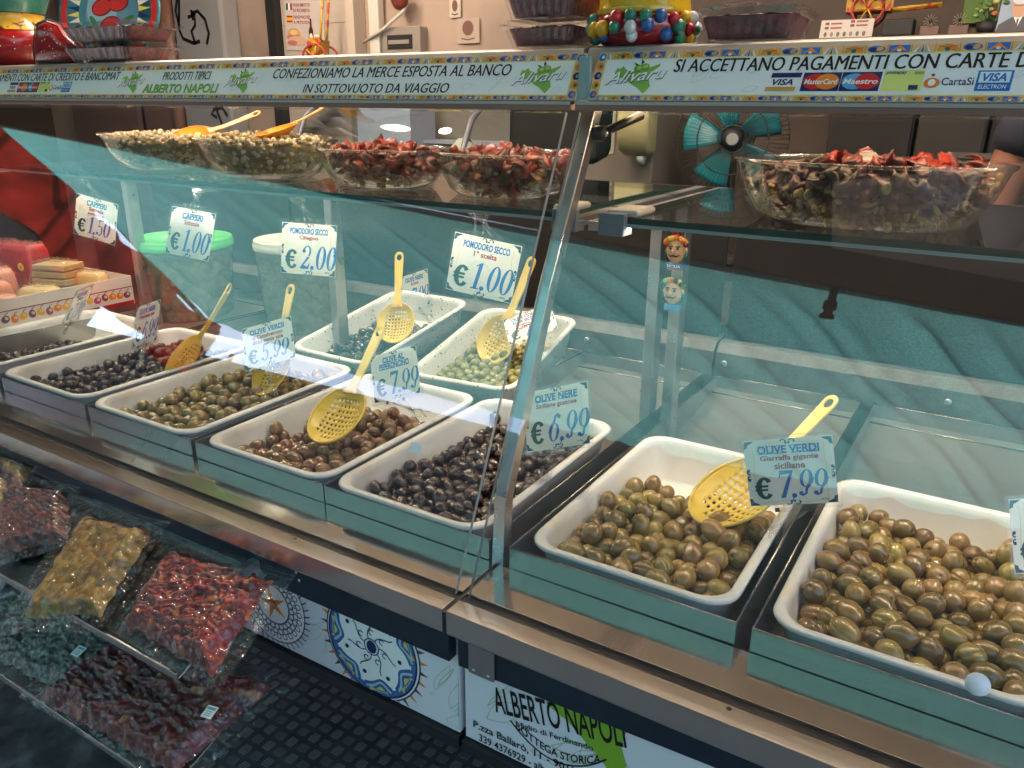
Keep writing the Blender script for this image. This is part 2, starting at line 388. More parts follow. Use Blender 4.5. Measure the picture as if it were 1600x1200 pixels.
# ------------------------------------------------------------------ common materials
STEEL = mat('brushed_steel', (0.68, 0.655, 0.62), 0.2, 1.0, var=0.05, vscale=3, rvar=0.05, bump=0.05, bscale=160, stretch=(0.05, 1, 1))
DECK = mat('polished_steel', (0.72, 0.69, 0.66), 0.11, 1.0, var=0.04, vscale=2.5, rvar=0.05, bump=0.03, bscale=260, stretch=(1, 0.06, 1))
PANM = mat('worn_steel_sheet', (0.30, 0.275, 0.25), 0.26, 1.0, var=0.06, vscale=5, bump=0.01, bscale=200, stretch=(0.1, 1, 1), col2=(0.16, 0.15, 0.14), c2scale=14, c2lo=0.66, c2hi=0.8)
PANI = mat('satin_pan_inside', (0.40, 0.40, 0.385), 0.38, 0.85, var=0.08, vscale=5, bump=0.02, bscale=120, stretch=(0.1, 1, 1), col2=(0.34, 0.34, 0.32), c2scale=12, c2lo=0.58, c2hi=0.8)
POSTM = mat('satin_steel_post', (0.5, 0.5, 0.51), 0.34, 0.9, var=0.12, vscale=20, rvar=0.08)
ALU = mat('brushed_aluminium_header', srgb(196, 186, 174), 0.36, 0.55, var=0.05, vscale=3, bump=0.04, bscale=120, stretch=(0.05, 1, 1))
TRIM = mat('reddish_anodised_trim', srgb(150, 118, 104), 0.35, 0.4, var=0.08)
DARKM = mat('dark_gasket', (0.012, 0.011, 0.011), 0.6)
NAVY = mat('navy_laminate', (0.008, 0.019, 0.033), 0.36, 0, var=0.25, vscale=30, bump=0.05, bscale=50)
WHITEP = mat('white_printed_panel', srgb(216, 218, 222), 0.4, 0, var=0.03, col2=srgb(190, 190, 190), c2scale=30, c2lo=0.68, c2hi=0.8)
BLACK = mat('black_board', (0.012, 0.013, 0.014), 0.5, 0, var=0.3, vscale=20)
REARM = mat('dark_rear_door', (0.018, 0.016, 0.015), 0.35, 0, var=0.3, vscale=6)
TRAYM = mat('white_food_plastic', (0.80, 0.775, 0.73), 0.3, 0, var=0.03, vscale=6, spec=0.45, sss=0.12, col2=(0.64, 0.52, 0.38), c2scale=11, c2lo=0.58, c2hi=0.86)
TRAYS = mat('herb_flecked_plastic', (0.74, 0.74, 0.68), 0.32, 0, var=0.04, vscale=6, spec=0.45, col2=(0.06, 0.06, 0.03), c2scale=130, c2lo=0.655, c2hi=0.685, detail=2.0)
CLEAR = glass('clear_acrylic', (0.98, 0.985, 0.985), 1.5, haze=0.012, hazecol=(0.9, 0.92, 0.92))
PANE = glass('window_glass', (0.985, 0.995, 0.99), 1.56, haze=0.0, dust=0.009, hazecol=(0.5, 0.5, 0.48), gain=1.7)
SHELFG = glass('shelf_glass', (0.95, 0.985, 0.97), 1.5, dust=0.02)
EDGEG = mat('green_glass_edge', (0.012, 0.06, 0.045), 0.12, 0, var=0.25, vscale=30, spec=0.7)
BOWLG = glass('bowl_glass', (0.97, 0.98, 0.975), 1.5, gain=1.5)
LEDM = glow('led_bead_glow', (1.0, 0.86, 0.68), 52.0 * LED_WARM)
TUBEM = glow('warm_tube_glow', (1.0, 0.70, 0.42), 3.0 * LED_WARM)

# ------------------------------------------------------------------ setting: ground, shop shell, street
STONE = mat('dark_basalt_paving', (0.04, 0.041, 0.04), 0.5, 0, var=0.45, vscale=9, bump=0.5, bscale=22, col2=(0.085, 0.085, 0.082), c2scale=16, rvar=0.15)
g = MB().grid(40, 40, lambda u, v: (-40 + 80 * u, -40 + 80 * v, 0), 0)
struct(g.build('street_pavement', STONE), 'dark grey stone street paving under the stall', 'pavement')

CHK = mat('checker_plate_steel', (0.15, 0.148, 0.145), 0.42, 0.6, var=0.25, vscale=15, rvar=0.1, bump=0.1, bscale=80)
fp = struct(MB().box(-1.2, 1.5, 0.1, 1.15, 0.03, 0.10).build('floor_plate', CHK, bevel=0.003), 'checker plate steel platform under the counter', 'floor')
tr = MB()
P = 0.036
for i in range(75):
    for j in range(16):
        cx = -1.18 + i * P; cyy = 0.12 + j * P
        flip = (i + j) % 2
        for k in range(5):
            o = (k - 2) * 0.0052; l = 0.0115 - 0.001 * abs(k - 2)
            if flip: tr.box(cx - l, cx + l, cyy + o - 0.0012, cyy + o + 0.0012, 0.0995, 0.1018)
            else: tr.box(cx + o - 0.0012, cx + o + 0.0012, cyy - l, cyy + l, 0.0995, 0.1018)
stuff(tr.build('tread_bars', mat('tread_bar_steel', (0.34, 0.335, 0.33), 0.35, 0.6), fp, recalc=False))

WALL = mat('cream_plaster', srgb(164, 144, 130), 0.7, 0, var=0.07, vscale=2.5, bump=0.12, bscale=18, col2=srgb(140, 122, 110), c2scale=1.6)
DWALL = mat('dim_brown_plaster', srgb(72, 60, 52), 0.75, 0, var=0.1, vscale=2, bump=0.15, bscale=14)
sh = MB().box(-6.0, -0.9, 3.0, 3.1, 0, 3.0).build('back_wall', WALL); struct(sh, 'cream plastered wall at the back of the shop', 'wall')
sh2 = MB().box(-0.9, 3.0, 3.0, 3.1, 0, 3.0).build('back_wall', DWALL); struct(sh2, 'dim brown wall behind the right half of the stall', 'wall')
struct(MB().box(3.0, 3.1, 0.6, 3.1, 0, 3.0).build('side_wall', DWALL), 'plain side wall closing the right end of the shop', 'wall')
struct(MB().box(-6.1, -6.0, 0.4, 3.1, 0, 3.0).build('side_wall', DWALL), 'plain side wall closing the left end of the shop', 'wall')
SOFF = mat('dark_soffit', (0.014, 0.012, 0.011), 0.6, 0, var=0.3, vscale=3)
sf = MB().box(-7.0, 1.7, -1.0, 0.15, 2.90, 2.94); sf.v = [(p[0], (-1.42 - 0.134 * p[0] - 0.10), p[2] - 0.225) if p[1] < -0.5 else p for p in sf.v]
sfo = struct(sf.build('soffit', SOFF), 'dark soffit jutting out over the stall front', 'soffit')
vl = MB().box(-7.0, 1.7, 0.0, 0.012, 2.525, 2.69); vl.v = [(p[0], p[1] - 1.42 - 0.134 * p[0] + 0.045, p[2]) for p in vl.v]; vl.build('sky_gap_blocker', SOFF, sfo)  # added dark strip, blocks the sky gap between soffit and awning edge
struct(MB().add([(0.0, -1.44, 2.672), (1.6, -1.62, 2.672), (1.6, -0.9, 2.77), (0.0, -0.9, 2.755), (0.0, -1.44, 2.682), (1.6, -1.62, 2.682), (1.6, -0.9, 2.78), (0.0, -0.9, 2.765)], [(0, 3, 2, 1), (4, 5, 6, 7), (0, 1, 5, 4), (1, 2, 6, 5), (2, 3, 7, 6), (3, 0, 4, 7)]).build('soffit_board', mat('grey_soffit_board', srgb(236, 228, 224), 0.6, 0, var=0.05, vscale=2)), 'grey board under the soffit', 'soffit')
struct(MB().box(-7.0, 3.2, 0.152, 3.2, 2.86, 2.98).build('ceiling', mat('peach_ceiling', srgb(238, 216, 198), 0.7, 0, var=0.05, vscale=1.5)), 'peach painted ceiling inside the shop', 'ceiling')
for lx in (-2.1, -0.9, 0.35):  # added lamps, brighten the ceiling that the steel ledge mirrors
    le = empty('fill_lamp', (lx, 0.85, 2.86)); MB().tube([(-0.38, 0, -0.24), (0.38, 0, -0.24)], 0.016, 12).build('tube', glow('fill_lamp_glow', (1.0, 0.84, 0.68), 72.0), le)
    for q in (-0.4, 0.4): MB().tube([(q, 0, 0), (q, 0, -0.24)], 0.005, 8).build('fill_lamp_hanger', POSTM, le)
    for q in (-0.4, 0.38): MB().tube([(q, 0, -0.24), (q + 0.02, 0, -0.24)], 0.018, 12).build('fill_lamp_socket', POSTM, le)
    tag(le, 'added fill tube below the ceiling at the far left' if lx < -1.5 else 'added fill tube below the ceiling above the left counter' if lx < 0 else 'added fill tube below the ceiling above the right counter', 'lamp', 'added fill tubes')
struct(MB().box(-6.0, 3.0, 1.15, 3.0, 0.002, 0.06).build('shop_floor', mat('shop_floor_tile', (0.12, 0.1, 0.09), 0.5, 0, var=0.2)), 'dark floor inside the shop', 'floor')

# awnings and houses of the market street (seen as reflections in the glass)
TEAL = cloth('turquoise_awning_cloth', (0.035, 0.105, 0.10), (0.066, 0.184, 0.177), 0.42, 110)
REDC = cloth('red_awning_cloth', (0.08, 0.005, 0.004), (0.115, 0.006, 0.005), 0.6, 5)
FRAME = mat('dark_awning_frame', (0.02, 0.02, 0.02), 0.45, 0.5)
aw = empty('market_awning', (0, -2.1, 0))
def teal_fn(u, v):
    x = -4.65 + 6.15 * u
    y0 = -1.42 - 0.134 * (x - 0.0); y1 = -3.2 if x > -3.4 else -3.2 + 0.38 * (-3.4 - x) / 1.25
    y = y0 + (y1 - y0) * v
    d = x * 0.878 + y * 0.478 + 0.03 * sin(2.3 * x + 1.1 * y) + 0.02 * sin(5.1 * y - 1.7 * x)
    k = 0.0
    for wl, w_, am in ((0.23, 0.17, 0.026), (0.37, 0.11, 0.042)):
        ph = (d / wl) % 1.0; n_ = int(d // wl); am *= 0.35 + 0.65 * ((n_ * 7919 % 13) / 12.0)
        k += am * exp(-((ph - 0.5) / w_) ** 2)
    k *= (1.0 if x > -1.6 else 0.3) * min(1.0, v / 0.16) ** 1.5
    return (x, y + 2.1, 2.60 + k + 0.02 * sin(x * 1.1) - 0.1 * (v - 0.5) ** 2)
MB().grid(480, 130, teal_fn).build('canopy', TEAL, aw)
MB().tube([(1.45, 0.45, 2.53), (1.45, -0.9, 2.50)], 0.02, 8).build('rib', FRAME, aw)
MB().tube([(-4.63, -1.05, 2.5), (-4.63, -1.05, 0.0)], 0.02, 8).build('pole', FRAME, aw)
MB().tube([(1.47, -0.95, 2.55), (1.47, -0.95, 0.0)], 0.025, 8).build('pole', FRAME, aw)
st = MB().box(0.035, 0.062, 0.715, 0.719, 2.46, 2.6); st.build('strap', FRAME, aw)
bk = MB().box(0.026, 0.071, 0.708, 0.726, 2.435, 2.465).box(0.033, 0.064, 0.711, 0.723, 2.41, 2.437).box(0.024, 0.073, 0.711, 0.723, 2.395, 2.412)
bk.build('buckle', FRAME, aw, bevel=0.003)
tag(aw, 'turquoise cloth awning over the street reflected across the display glass', 'awning')
ra = empty('street_curtain', (-4.95, -1.2, 0))
MB().grid(30, 160, lambda u, v: (0.13 * sin(v * 31 + 2 * sin(v * 9)) + 0.05 * sin(v * 77), -1.9 + 3.2 * v, 2.16 + 0.5 * u + 0.25 * v)).build('cloth', REDC, ra)
MB().tube([(0, -1.95, 2.66), (0, 1.35, 2.92)], 0.02, 8).build('rail', FRAME, ra)
MB().tube([(0, -1.95, 0), (0, -1.95, 2.68)], 0.02, 8).build('pole', FRAME, ra); MB().tube([(0, 1.35, 0), (0, 1.35, 2.93)], 0.02, 8).build('pole', FRAME, ra)
tag(ra, 'red cloth curtain hung across the street, reflected at the left of the glass', 'curtain')
HOUSE = mat('old_brown_facade', (0.09, 0.07, 0.06), 0.8, 0, var=0.3, vscale=1.2, bump=0.2, bscale=6)
hb = empty('town_house', (-0.5, -7.0, 0))
MB().box(-3.6, 6.0, -1.0, 0.0, 0, 4.4).build('facade', HOUSE, hb)
for k in range(4):
    MB().box(-2.9 + k * 2.2, -1.8 + k * 2.2, 0.0, 0.04, 2.8, 4.1).build('shutter', mat('green_shutter', (0.02, 0.05, 0.035), 0.5), hb)
MB().box(-1.0, 1.2, 0.0, 0.05, 0, 2.5).build('door', mat('brown_door', (0.05, 0.03, 0.02), 0.5), hb)
tag(hb, 'brown town house across the street, only reflected in the glass', 'house')
hl = empty('low_house', (-8.0, -7.2, 0))
MB().box(-14.5, 3.7, -1.0, 0.0, 0, 3.95).build('facade', HOUSE, hl); MB().box(-14.6, 3.8, -1.1, 0.1, 3.95, 4.05).build('roof', BLACK, hl)
MB().box(-1.0, 0.6, 0.0, 0.05, 0, 2.4).build('door', mat('brown_door', (0.05, 0.03, 0.02), 0.5), hl)
tag(hl, 'low dark house down the street, only reflected in the glass', 'house')

he = empty('end_house', (-15.0, -3.0, 0)); MB().box(-1.0, 0.0, -5.0, 5.0, 0, 5.2).build('facade', HOUSE, he); MB().box(-1.1, 0.1, -5.1, 5.1, 5.2, 5.3).build('roof', BLACK, he)
MB().box(0.0, 0.05, -0.6, 0.6, 0, 2.4).build('door', mat('brown_door', (0.05, 0.03, 0.02), 0.5), he); tag(he, 'dark house closing the end of the street, only reflected in the glass', 'house')
# ------------------------------------------------------------------ the two refrigerated counters
SIGN_M = frame_matrix((0, 0.2993, 1.4940), (1, 0, 0), (0, 0.03, 0.057))
SIGN_H = 0.0644
def counter(name, x0, x1, label, sx0, sx1, posts):
    c = empty(name, (0, 0, 0))
    # steel bumper ledge with folded front, gasket groove, deck strip
    MB().prism([(0.0, 0.866), (0.0, 0.9), (0.0285, 0.9), (0.0285, 0.884), (0.004, 0.884), (0.004, 0.862)], x0, x1).build('ledge', STEEL, c, bevel=0.0012)
    MB().box(x0, x1, 0.0287, 0.0445, 0.885, 0.8955).build('gasket', DARKM, c)
    MB().prism([(0.0447, 0.90), (0.1225, 0.90), (0.1225, 0.86), (0.1205, 0.86), (0.1205, 0.898), (0.0447, 0.898)], x0, x1).build('deck', DECK, c, bevel=0.0006)
    dz = 0.0 if x0 < 0 else 0.085; fx = MB().box(x0 + 0.004, x1 - 0.004, 0.018, 0.034, 0.807, 0.8835); fx.v = [(p[0], p[1], p[2] + (min(0.05, dz * (p[0] - x0)) if p[2] < 0.83 else 0)) for p in fx.v]; fx.build('fascia', NAVY, c, bevel=0.001)
    fpn = MB().box(x0 + 0.002, x1 - 0.002, 0.036, 0.05, 0.678, 0.86).build('front_panel', WHITEP, c)
    MB().box(x0, x1, 0.028, 0.056, 0.655, 0.676).build('kick_rail', BLACK, c, bevel=0.002)
    MB().box(x0 + 0.01, x1 - 0.01, 0.5, 0.9, 0.104, 0.655).build('plinth', BLACK, c)
    MB().box(x0 + 0.005, x1 - 0.005, 0.06, 1.06, 0.655, 0.70).build('bottom_tray', BLACK, c)
    MB().box(x0 + 0.005, x1 - 0.005, 0.126, 1.10, 0.84, 0.8465).build('well_floor', PANM, c)
    # back rail, rivets and dark service doors
    MB().prism([(1.024, 0.85), (1.024, 0.905), (1.03, 0.965), (1.05, 0.985), (1.11, 0.985), (1.11, 0.85)], x0, x1).build('back_rail', mat('dull_back_steel', (0.075, 0.075, 0.07), 0.6, 0.0, var=0.3, vscale=20), c, bevel=0.001)
    MB().box(x0, x1, 1.0265, 1.0325, 0.9185, 0.9215).build('rail_groove', DARKM, c)
    for rx in [q for q in (-1.24, -0.78, -0.32, 0.024, 0.472, 0.92) if x0 + 0.02 < q < x1]:
        MB().ball((rx, 1.026, 0.942), 0.0075, n=14, k=6, sc=(1, 0.45, 1)).build('rivet', POSTM, c)
    n = 2 if x1 - x0 < 1.5 else 3
    for k in range(n):
        a = x0 + (x1 - x0) * k / n + 0.006; b = x0 + (x1 - x0) * (k + 1) / n - 0.006
        d = MB().box(a, b, 1.075, 1.085, 0.987, 1.32).build('rear_door', REARM, c, bevel=0.002)
        MB().box((a + b) / 2 - 0.05, (a + b) / 2 + 0.05, 1.067, 1.0748, 1.27, 1.285).build('handle', POSTM, d)
    # header box carrying the sign
    MB().prism([(0.3022, 1.4935), (0.3318, 1.5505), (0.336, 1.5575), (0.35, 1.5605), (0.50, 1.5605), (0.50, 1.51), (0.49, 1.503), (0.32, 1.489), (0.304, 1.489)], x0, x1).build('header', ALU, c, bevel=0.002)
    MB().box(x0, x1, 0.299, 0.3025, 1.4885, 1.4925).build('header_lip', ALU, c)
    MB().box(x0, x1, 0.3005, 0.316, 1.4812, 1.4915).build('header_trim', TRIM, c, bevel=0.001)
    sb = MB().box(sx0, sx1, 0, SIGN_H, -0.0022, 0.0004, M=SIGN_M).build('sign_board', mat('sign_board_film', srgb(206, 226, 224), 0.35, var=0.02), c, bevel=0.0006)
    MB().box(x0 + 0.03, x1 - 0.02, 0.40, 0.422, 1.4915, 1.4965).build('lamp_tube', TUBEM, c)
    # glass: sloping front pane and shelf
    nn = Vector((0, -0.908, 0.419)); A = Vector((0, 0.0385, 0.8965)); B = Vector((0, 0.3035, 1.4803))
    pr = [A, B, B - nn * 0.006, A - nn * 0.006]
    gl = MB().prism([(p.y, p.z) for p in pr], x0 + 0.006, x1 - 0.008); fc = gl.f
    for k, f in enumerate(gl.f):
        xs = {round(gl.v[i][0], 4) for i in f}
        if len(xs) == 1: gl.m[k] = 1
    gl.build('front_glass', [PANE, mat('polished_pane_edge', (0.32, 0.36, 0.35), 0.25, 0.3)], c)
    sg = MB().box(x0 + 0.046, x1 - 0.03, 0.336, 0.80, 1.3365, 1.3465)
    for k, f in enumerate(sg.f):
        if k in (2, 3, 5): sg.m[k] = 1
    shf = sg.build('glass_shelf', [SHELFG, EDGEG], c, bevel=0.0008)
    bd = MB(); q = x0 + 0.052
    while q < x1 - 0.035:
        bd.add([(q, 0.3385, 1.3338), (q + 0.0042, 0.3385, 1.3338), (q + 0.0042, 0.3415, 1.3338), (q, 0.3415, 1.3338), (q, 0.3385, 1.3352), (q + 0.0042, 0.3385, 1.3352)], [(3, 2, 1, 0), (0, 1, 5, 4)])
        bd.add([(q, 0.3416, 1.3338), (q + 0.0042, 0.3416, 1.3338), (q + 0.0042, 0.3422, 1.3352), (q, 0.3422, 1.3352)], [(0, 1, 2, 3)], 1); q += 0.0102
    stuff(bd.build('led_beads', [LEDM, mat('led_tape', (0.6, 0.58, 0.55), 0.5)], shf, recalc=False))
    MB().box(x0 + 0.048, x1 - 0.032, 0.337, 0.347, 1.3354, 1.3362).build('led_tape', mat('led_tape', (0.6, 0.58, 0.55), 0.5), shf)
    MB().box(x0 + 0.046, x1 - 0.03, 0.3347, 0.3357, 1.3335, 1.338).build('shelf_lip', mat('clear_white_lip', srgb(150, 170, 165), 0.3), shf)
    # posts and shelf arms
    for px_, full in posts:
        MB().box(px_ - 0.011, px_ + 0.011, 0.70, 0.735, 0.86, 1.334).build('rear_post', POSTM, c, bevel=0.002)
        MB().box(px_ - 0.010, px_ + 0.010, 0.35, 0.93, 1.322, 1.3355).build('shelf_arm', POSTM, c, bevel=0.001)
    return c
CL = counter('refrigerated_counter', -2.05, -0.003, 'l', -2.0, 0.0045, ((-0.842, 1), (-0.03, 1), (-1.62, 1)))
tag(CL, 'left refrigerated counter with sloping glass, header sign and five trays of olives', 'counter', 'refrigerated counters')
CR = counter('refrigerated_counter', 0.003, 1.25, 'r', 0.0225, 1.2, ((0.0145, 1), (0.85, 1)))
tag(CR, 'right refrigerated counter past the leaning steel post, header sign listing bank cards', 'counter', 'refrigerated counters')

# leaning front post between the two counters (part of the right one)
pp = [(0.122, 0.8985), (0.129, 1.0), (0.235, 1.262), (0.30, 1.385), (0.352, 1.487)]
fpo = MB()
prof = [(y, z) for y, z in pp] + [(y + 0.021, z - 0.005) for y, z in reversed(pp)]
prof[-1] = (0.142, 0.8985)
fpo.prism(prof, -0.009, 0.0085).build('front_post', POSTM, CR, bevel=0.002)
for sx_, par in ((-1, CL), (1, CR)):
    xx = 0.016 + sx_ * 0.036
    b = MB().box(xx - 0.019, xx + 0.019, 0.322, 0.352, 1.322, 1.3362).box(xx - 0.019, xx + 0.019, 0.322, 0.3352, 1.3362, 1.352)
    b.build('shelf_clamp', mat('grey_clamp', srgb(120, 130, 138), 0.45), par, bevel=0.0015)
    b = MB().box(xx - 0.019 + sx_ * 0.006, xx + 0.019 + sx_ * 0.014, 0.3352, 0.40, 1.3468, 1.356)
    b.build('clamp_pad', mat('milky_rubber', srgb(196, 192, 184), 0.5), par, bevel=0.004)
# locking lever on the post
lv = MB().tube([(0.009, 0.352, 1.452), (0.024, 0.352, 1.452)], 0.0105, 18).tube([(0.018, 0.352, 1.452), (0.055, 0.40, 1.476)], [0.0055, 0.0065], 12)
lv.build('lock_lever', mat('black_lever', (0.015, 0.014, 0.013), 0.35), CR)
MB().ball((0.0245, 0.352, 1.452), 0.004, n=10, k=6).build('lever_screw', POSTM, CR)
# joint plate on the fascia, small ledge holes
jp = MB().box(0.026, 0.064, 0.0135, 0.0172, 0.809, 0.8655).build('joint_plate', mat('zinc_plate', srgb(150, 146, 146), 0.42, 0.7, var=0.08), CR, bevel=0.0008)
for rx, rz in ((0.034, 0.815), (0.056, 0.815)):
    MB().ball((rx, 0.0132, rz), 0.0028, n=10, k=6, sc=(1, 0.5, 1)).build('rivet', POSTM, jp)
for rx, rz in ((-0.28, 0.847), (-0.275, 0.835)):
    MB().ball((rx, 0.0175, rz), 0.0026, n=10, k=6, sc=(1, 0.5, 1)).build('rivet', POSTM, CL)
for rx, par in ((-0.28, CL), (0.35, CR)):
    a = Art(); a.ell(0, 0, 0.0032, 0.0026, 'black', 1); a.build('ledge_hole', par, Matrix.Translation((rx, 0.022, 0.9)))
# steel feet of the deck seam
MB().box(-0.0028, 0.0028, 0.0, 0.122, 0.868, 0.8975).build('seam_strip', DARKM, CR)

# ---------------------------------------------------------------- header signs
def tile_border(a, u0, u1, v0, v1, lay, seed, vert=False):
    rnd = random.Random(seed); L = u1 - u0; h = v1 - v0
    def R(p): return (p[0], p[1])
    a.rect(u0, v0, u1, v1, 'sand', lay)
    n = max(2, int(round(L / (h * 2.3)))); st_ = L / n
    for k in range(n):
        b = u0 + k * st_; m = b + st_ / 2; kind = (k + seed) % 4
        if kind == 0:
            a.rect(b + st_ * 0.06, v0 + h * 0.08, b + st_ * 0.94, v1 - h * 0.08, 'blue', lay + 1)
            a.poly([(b + st_ * 0.1, v0 + h * 0.1), (m, v0 + h * 0.9), (b + st_ * 0.9, v0 + h * 0.1), (m, v0 + h * 0.45)], 'orange', lay + 2)
            a.ell(m, v0 + h * 0.28, st_ * 0.1, h * 0.16, 'pale', lay + 3, n=8)
        elif kind == 1:
            for q in range(5):
                a.poly([(b + st_ * (0.1 + 0.16 * q), v0 + h * 0.06), (b + st_ * (0.2 + 0.16 * q), v0 + h * 0.06), (m + (q - 2) * st_ * 0.06, v1 - h * 0.06)], ('pale', 'sky', 'teal', 'sky', 'pale')[q], lay + 1)
        elif kind == 2:
            a.ell(b + st_ * 0.3, v0 + h * 0.5, st_ * 0.28, h * 0.3, 'ochre', lay + 1, rot=0.5, n=10); a.ell(b + st_ * 0.7, v0 + h * 0.5, st_ * 0.28, h * 0.3, 'orange', lay + 1, rot=-0.5, n=10)
            a.ell(m, v0 + h * 0.3, st_ * 0.12, h * 0.22, 'teal', lay + 2, n=8); a.stroke([(b + st_ * 0.1, v0 + h * 0.7), (m, v0 + h * 0.5), (b + st_ * 0.9, v0 + h * 0.7)], h * 0.07, 'brown', lay + 2)
        else:
            a.ell(m, v0 + h * 0.5, st_ * 0.4, h * 0.42, 'blue', lay + 1, n=12); a.ell(m - st_ * 0.16, v0 + h * 0.45, st_ * 0.16, h * 0.26, 'navy', lay + 2, n=8)
            a.ell(m + st_ * 0.16, v0 + h * 0.5, st_ * 0.16, h * 0.28, 'gold', lay + 2, n=8, rot=0.6)
        a.rect(b - st_ * 0.03, v0, b + st_ * 0.03, v1, 'ochre', lay + 1)
def vborder(a, u0, u1, v0, v1, lay):
    a.rect(u0, v0, u1, v1, 'sand', lay); w_ = u1 - u0
    for k in range(5):
        c = v0 + (v1 - v0) * (k + 0.5) / 5; hh = (v1 - v0) / 10
        a.ell((u0 + u1) / 2, c, w_ * 0.42, hh * 0.85, ('blue', 'ochre', 'navy', 'orange', 'blue')[k], lay + 1, n=10)
        a.ell((u0 + u1) / 2 + w_ * 0.1, c, w_ * 0.18, hh * 0.4, ('orange', 'brown', 'sky', 'teal', 'pale')[k], lay + 2, n=8)
SICILY = [(0, 0.62), (0.03, 0.75), (0.1, 0.72), (0.16, 0.8), (0.24, 0.7), (0.36, 0.66), (0.5, 0.64), (0.62, 0.68), (0.74, 0.74), (0.86, 0.8), (0.98, 0.86), (0.96, 0.78), (0.86, 0.66), (0.82, 0.54), (0.8, 0.4), (0.86, 0.22), (0.8, 0.1),
          (0.74, 0.02), (0.66, 0.1), (0.56, 0.2), (0.46, 0.26), (0.34, 0.36), (0.22, 0.44), (0.1, 0.48), (0.02, 0.52)]
def olive_logo(a, u0, u1, v0, v1, lay=2):
    W = u1 - u0; H = v1 - v0
    a.poly([(u0 + W * (0.12 + 0.74 * p[0]), v0 + H * p[1]) for p in SICILY], 'green', lay)
    for cu, cv in ((0.5, 0.72), (0.6, 0.76)):
        a.ell(u0 + W * cu, v0 + H * cv, W * 0.075, H * 0.11, (110, 150, 60), lay + 1, n=14); a.ell(u0 + W * cu + W * 0.01, v0 + H * cv + H * 0.02, W * 0.045, H * 0.06, (160, 200, 96), lay + 2, n=12)
    a.poly([(u0 + W * 0.53, v0 + H * 0.82), (u0 + W * 0.52, v0 + H * 1.0), (u0 + W * 0.58, v0 + H * 0.9)], (50, 90, 60), lay + 2)
    a.poly([(u0 + W * 0.50, v0 + H * 0.83), (u0 + W * 0.40, v0 + H * 0.9), (u0 + W * 0.45, v0 + H * 0.8)], (50, 90, 60), lay + 2)
    a.text('Alivaru', u0 + W * 0.005, v0 + H * 0.24, u0 + W * 1.005, v0 + H * 0.58, 'navy', lay + 3, 0.01, 0.5, rot=0.11)
    a.text('Alivaru', u0, v0 + H * 0.26, u0 + W, v0 + H * 0.60, 'white', lay + 4, 0.006, 0.5, rot=0.11)
def leaves(a, u0, u1, v0, v1, n, seed, lay=1, col=(190, 216, 200)):
    rnd = random.Random(seed)
    for _ in range(n):
        cu = rnd.uniform(u0, u1); cv = rnd.uniform(v0, v1 * 0.6 + v0 * 0.4); L = rnd.uniform(0.4, 0.7) * (v1 - v0); an = rnd.uniform(0.2, 1.3) * rnd.choice((-1, 1)); b = rnd.uniform(0.14, 0.26)
        for sg in (-1, 1):
            P_ = []
            for k in range(9):
                t = k / 8; x = L * t; y = sg * b * L * sin(pi * t)
                P_.append((min(u1, max(u0, cu + x * cos(an) - y * sin(an))), min(v1, max(v0, cv + x * abs(sin(an)) + y * cos(an)))))
            a.stroke(P_, 0.0006, col, lay)
def bank_cards(a, u0, s, v0, v1):
    """row of card marks starting at u0; s scales the widths"""
    h = v1 - v0
    def X(x): return u0 + x * s
    a.rect(X(0), v0, X(0.035), v1, 'white', 2); a.rect(X(0.003), v0 + h * 0.74, X(0.036), v1, 'navy', 3, 0.001); a.rect(X(-0.001), v0, X(0.032), v0 + h * 0.24, 'gold', 3, 0.001)
    a.text('VISA', X(0.006), v0 + h * 0.32, X(0.029), v0 + h * 0.66, 'navy', 4, 0.03, 0.25)
    for k, (c1, c2, t) in enumerate((('red', 'orange', 'MasterCard'), ('sky', 'red', 'Maestro'))):
        b = 0.038 + k * 0.0405
        a.rect(X(b), v0, X(b + 0.040), v1, 'navy', 2, 0.001)
        a.ell(X(b + 0.014), v0 + h * 0.5, 0.0125 * s, h * 0.42, c1, 3, n=22); a.ell(X(b + 0.027), v0 + h * 0.5, 0.0125 * s, h * 0.42, c2, 4, n=22)
        a.text(t, X(b + 0.003), v0 + h * 0.36, X(b + 0.038), v0 + h * 0.64, 'white', 5, 0.02, 0.2)
    a.rect(X(0.1205), v0, X(0.159), v1 + h * 0.06, (208, 222, 124), 2, 0.001); a.text('postepay', X(0.123), v0 + h * 0.82, X(0.143), v0 + h * 1.02, 'navy', 3, 0.02, 0.2)
    a.rect(X(0.147), v0 + h * 0.06, X(0.156), v0 + h * 0.3, 'navy', 3); a.rect(X(0.150), v0 + h * 0.84, X(0.159), v0 + h * 0.98, (160, 170, 70), 3)
    a.ell(X(0.168), v0 + h * 0.4, 0.0075 * s, h * 0.26, 'orange', 3, n=18); a.ell(X(0.168), v0 + h * 0.42, 0.0035 * s, h * 0.17, 'white', 4, rot=-0.4, n=14); a.ell(X(0.168), v0 + h * 0.8, 0.0018 * s, h * 0.07, 'brown', 3, n=10)
    a.text('CartaSi', X(0.177), v0 + h * 0.28, X(0.206), v0 + h * 0.66, 'navy', 3, 0.01)
    a.rect(X(0.2075), v0, X(0.2385), v1, 'blue', 2, 0.001); a.rect(X(0.2098), v0 + h * 0.4, X(0.2367), v1 - h * 0.07, 'pale', 3, 0.0006)
    a.text('VISA', X(0.213), v0 + h * 0.46, X(0.234), v0 + h * 0.86, 'blue', 4, 0.03, 0.25); a.text('ELECTRON', X(0.2105), v0 + h * 0.1, X(0.235), v0 + h * 0.3, 'white', 4, 0.01, 0.15)
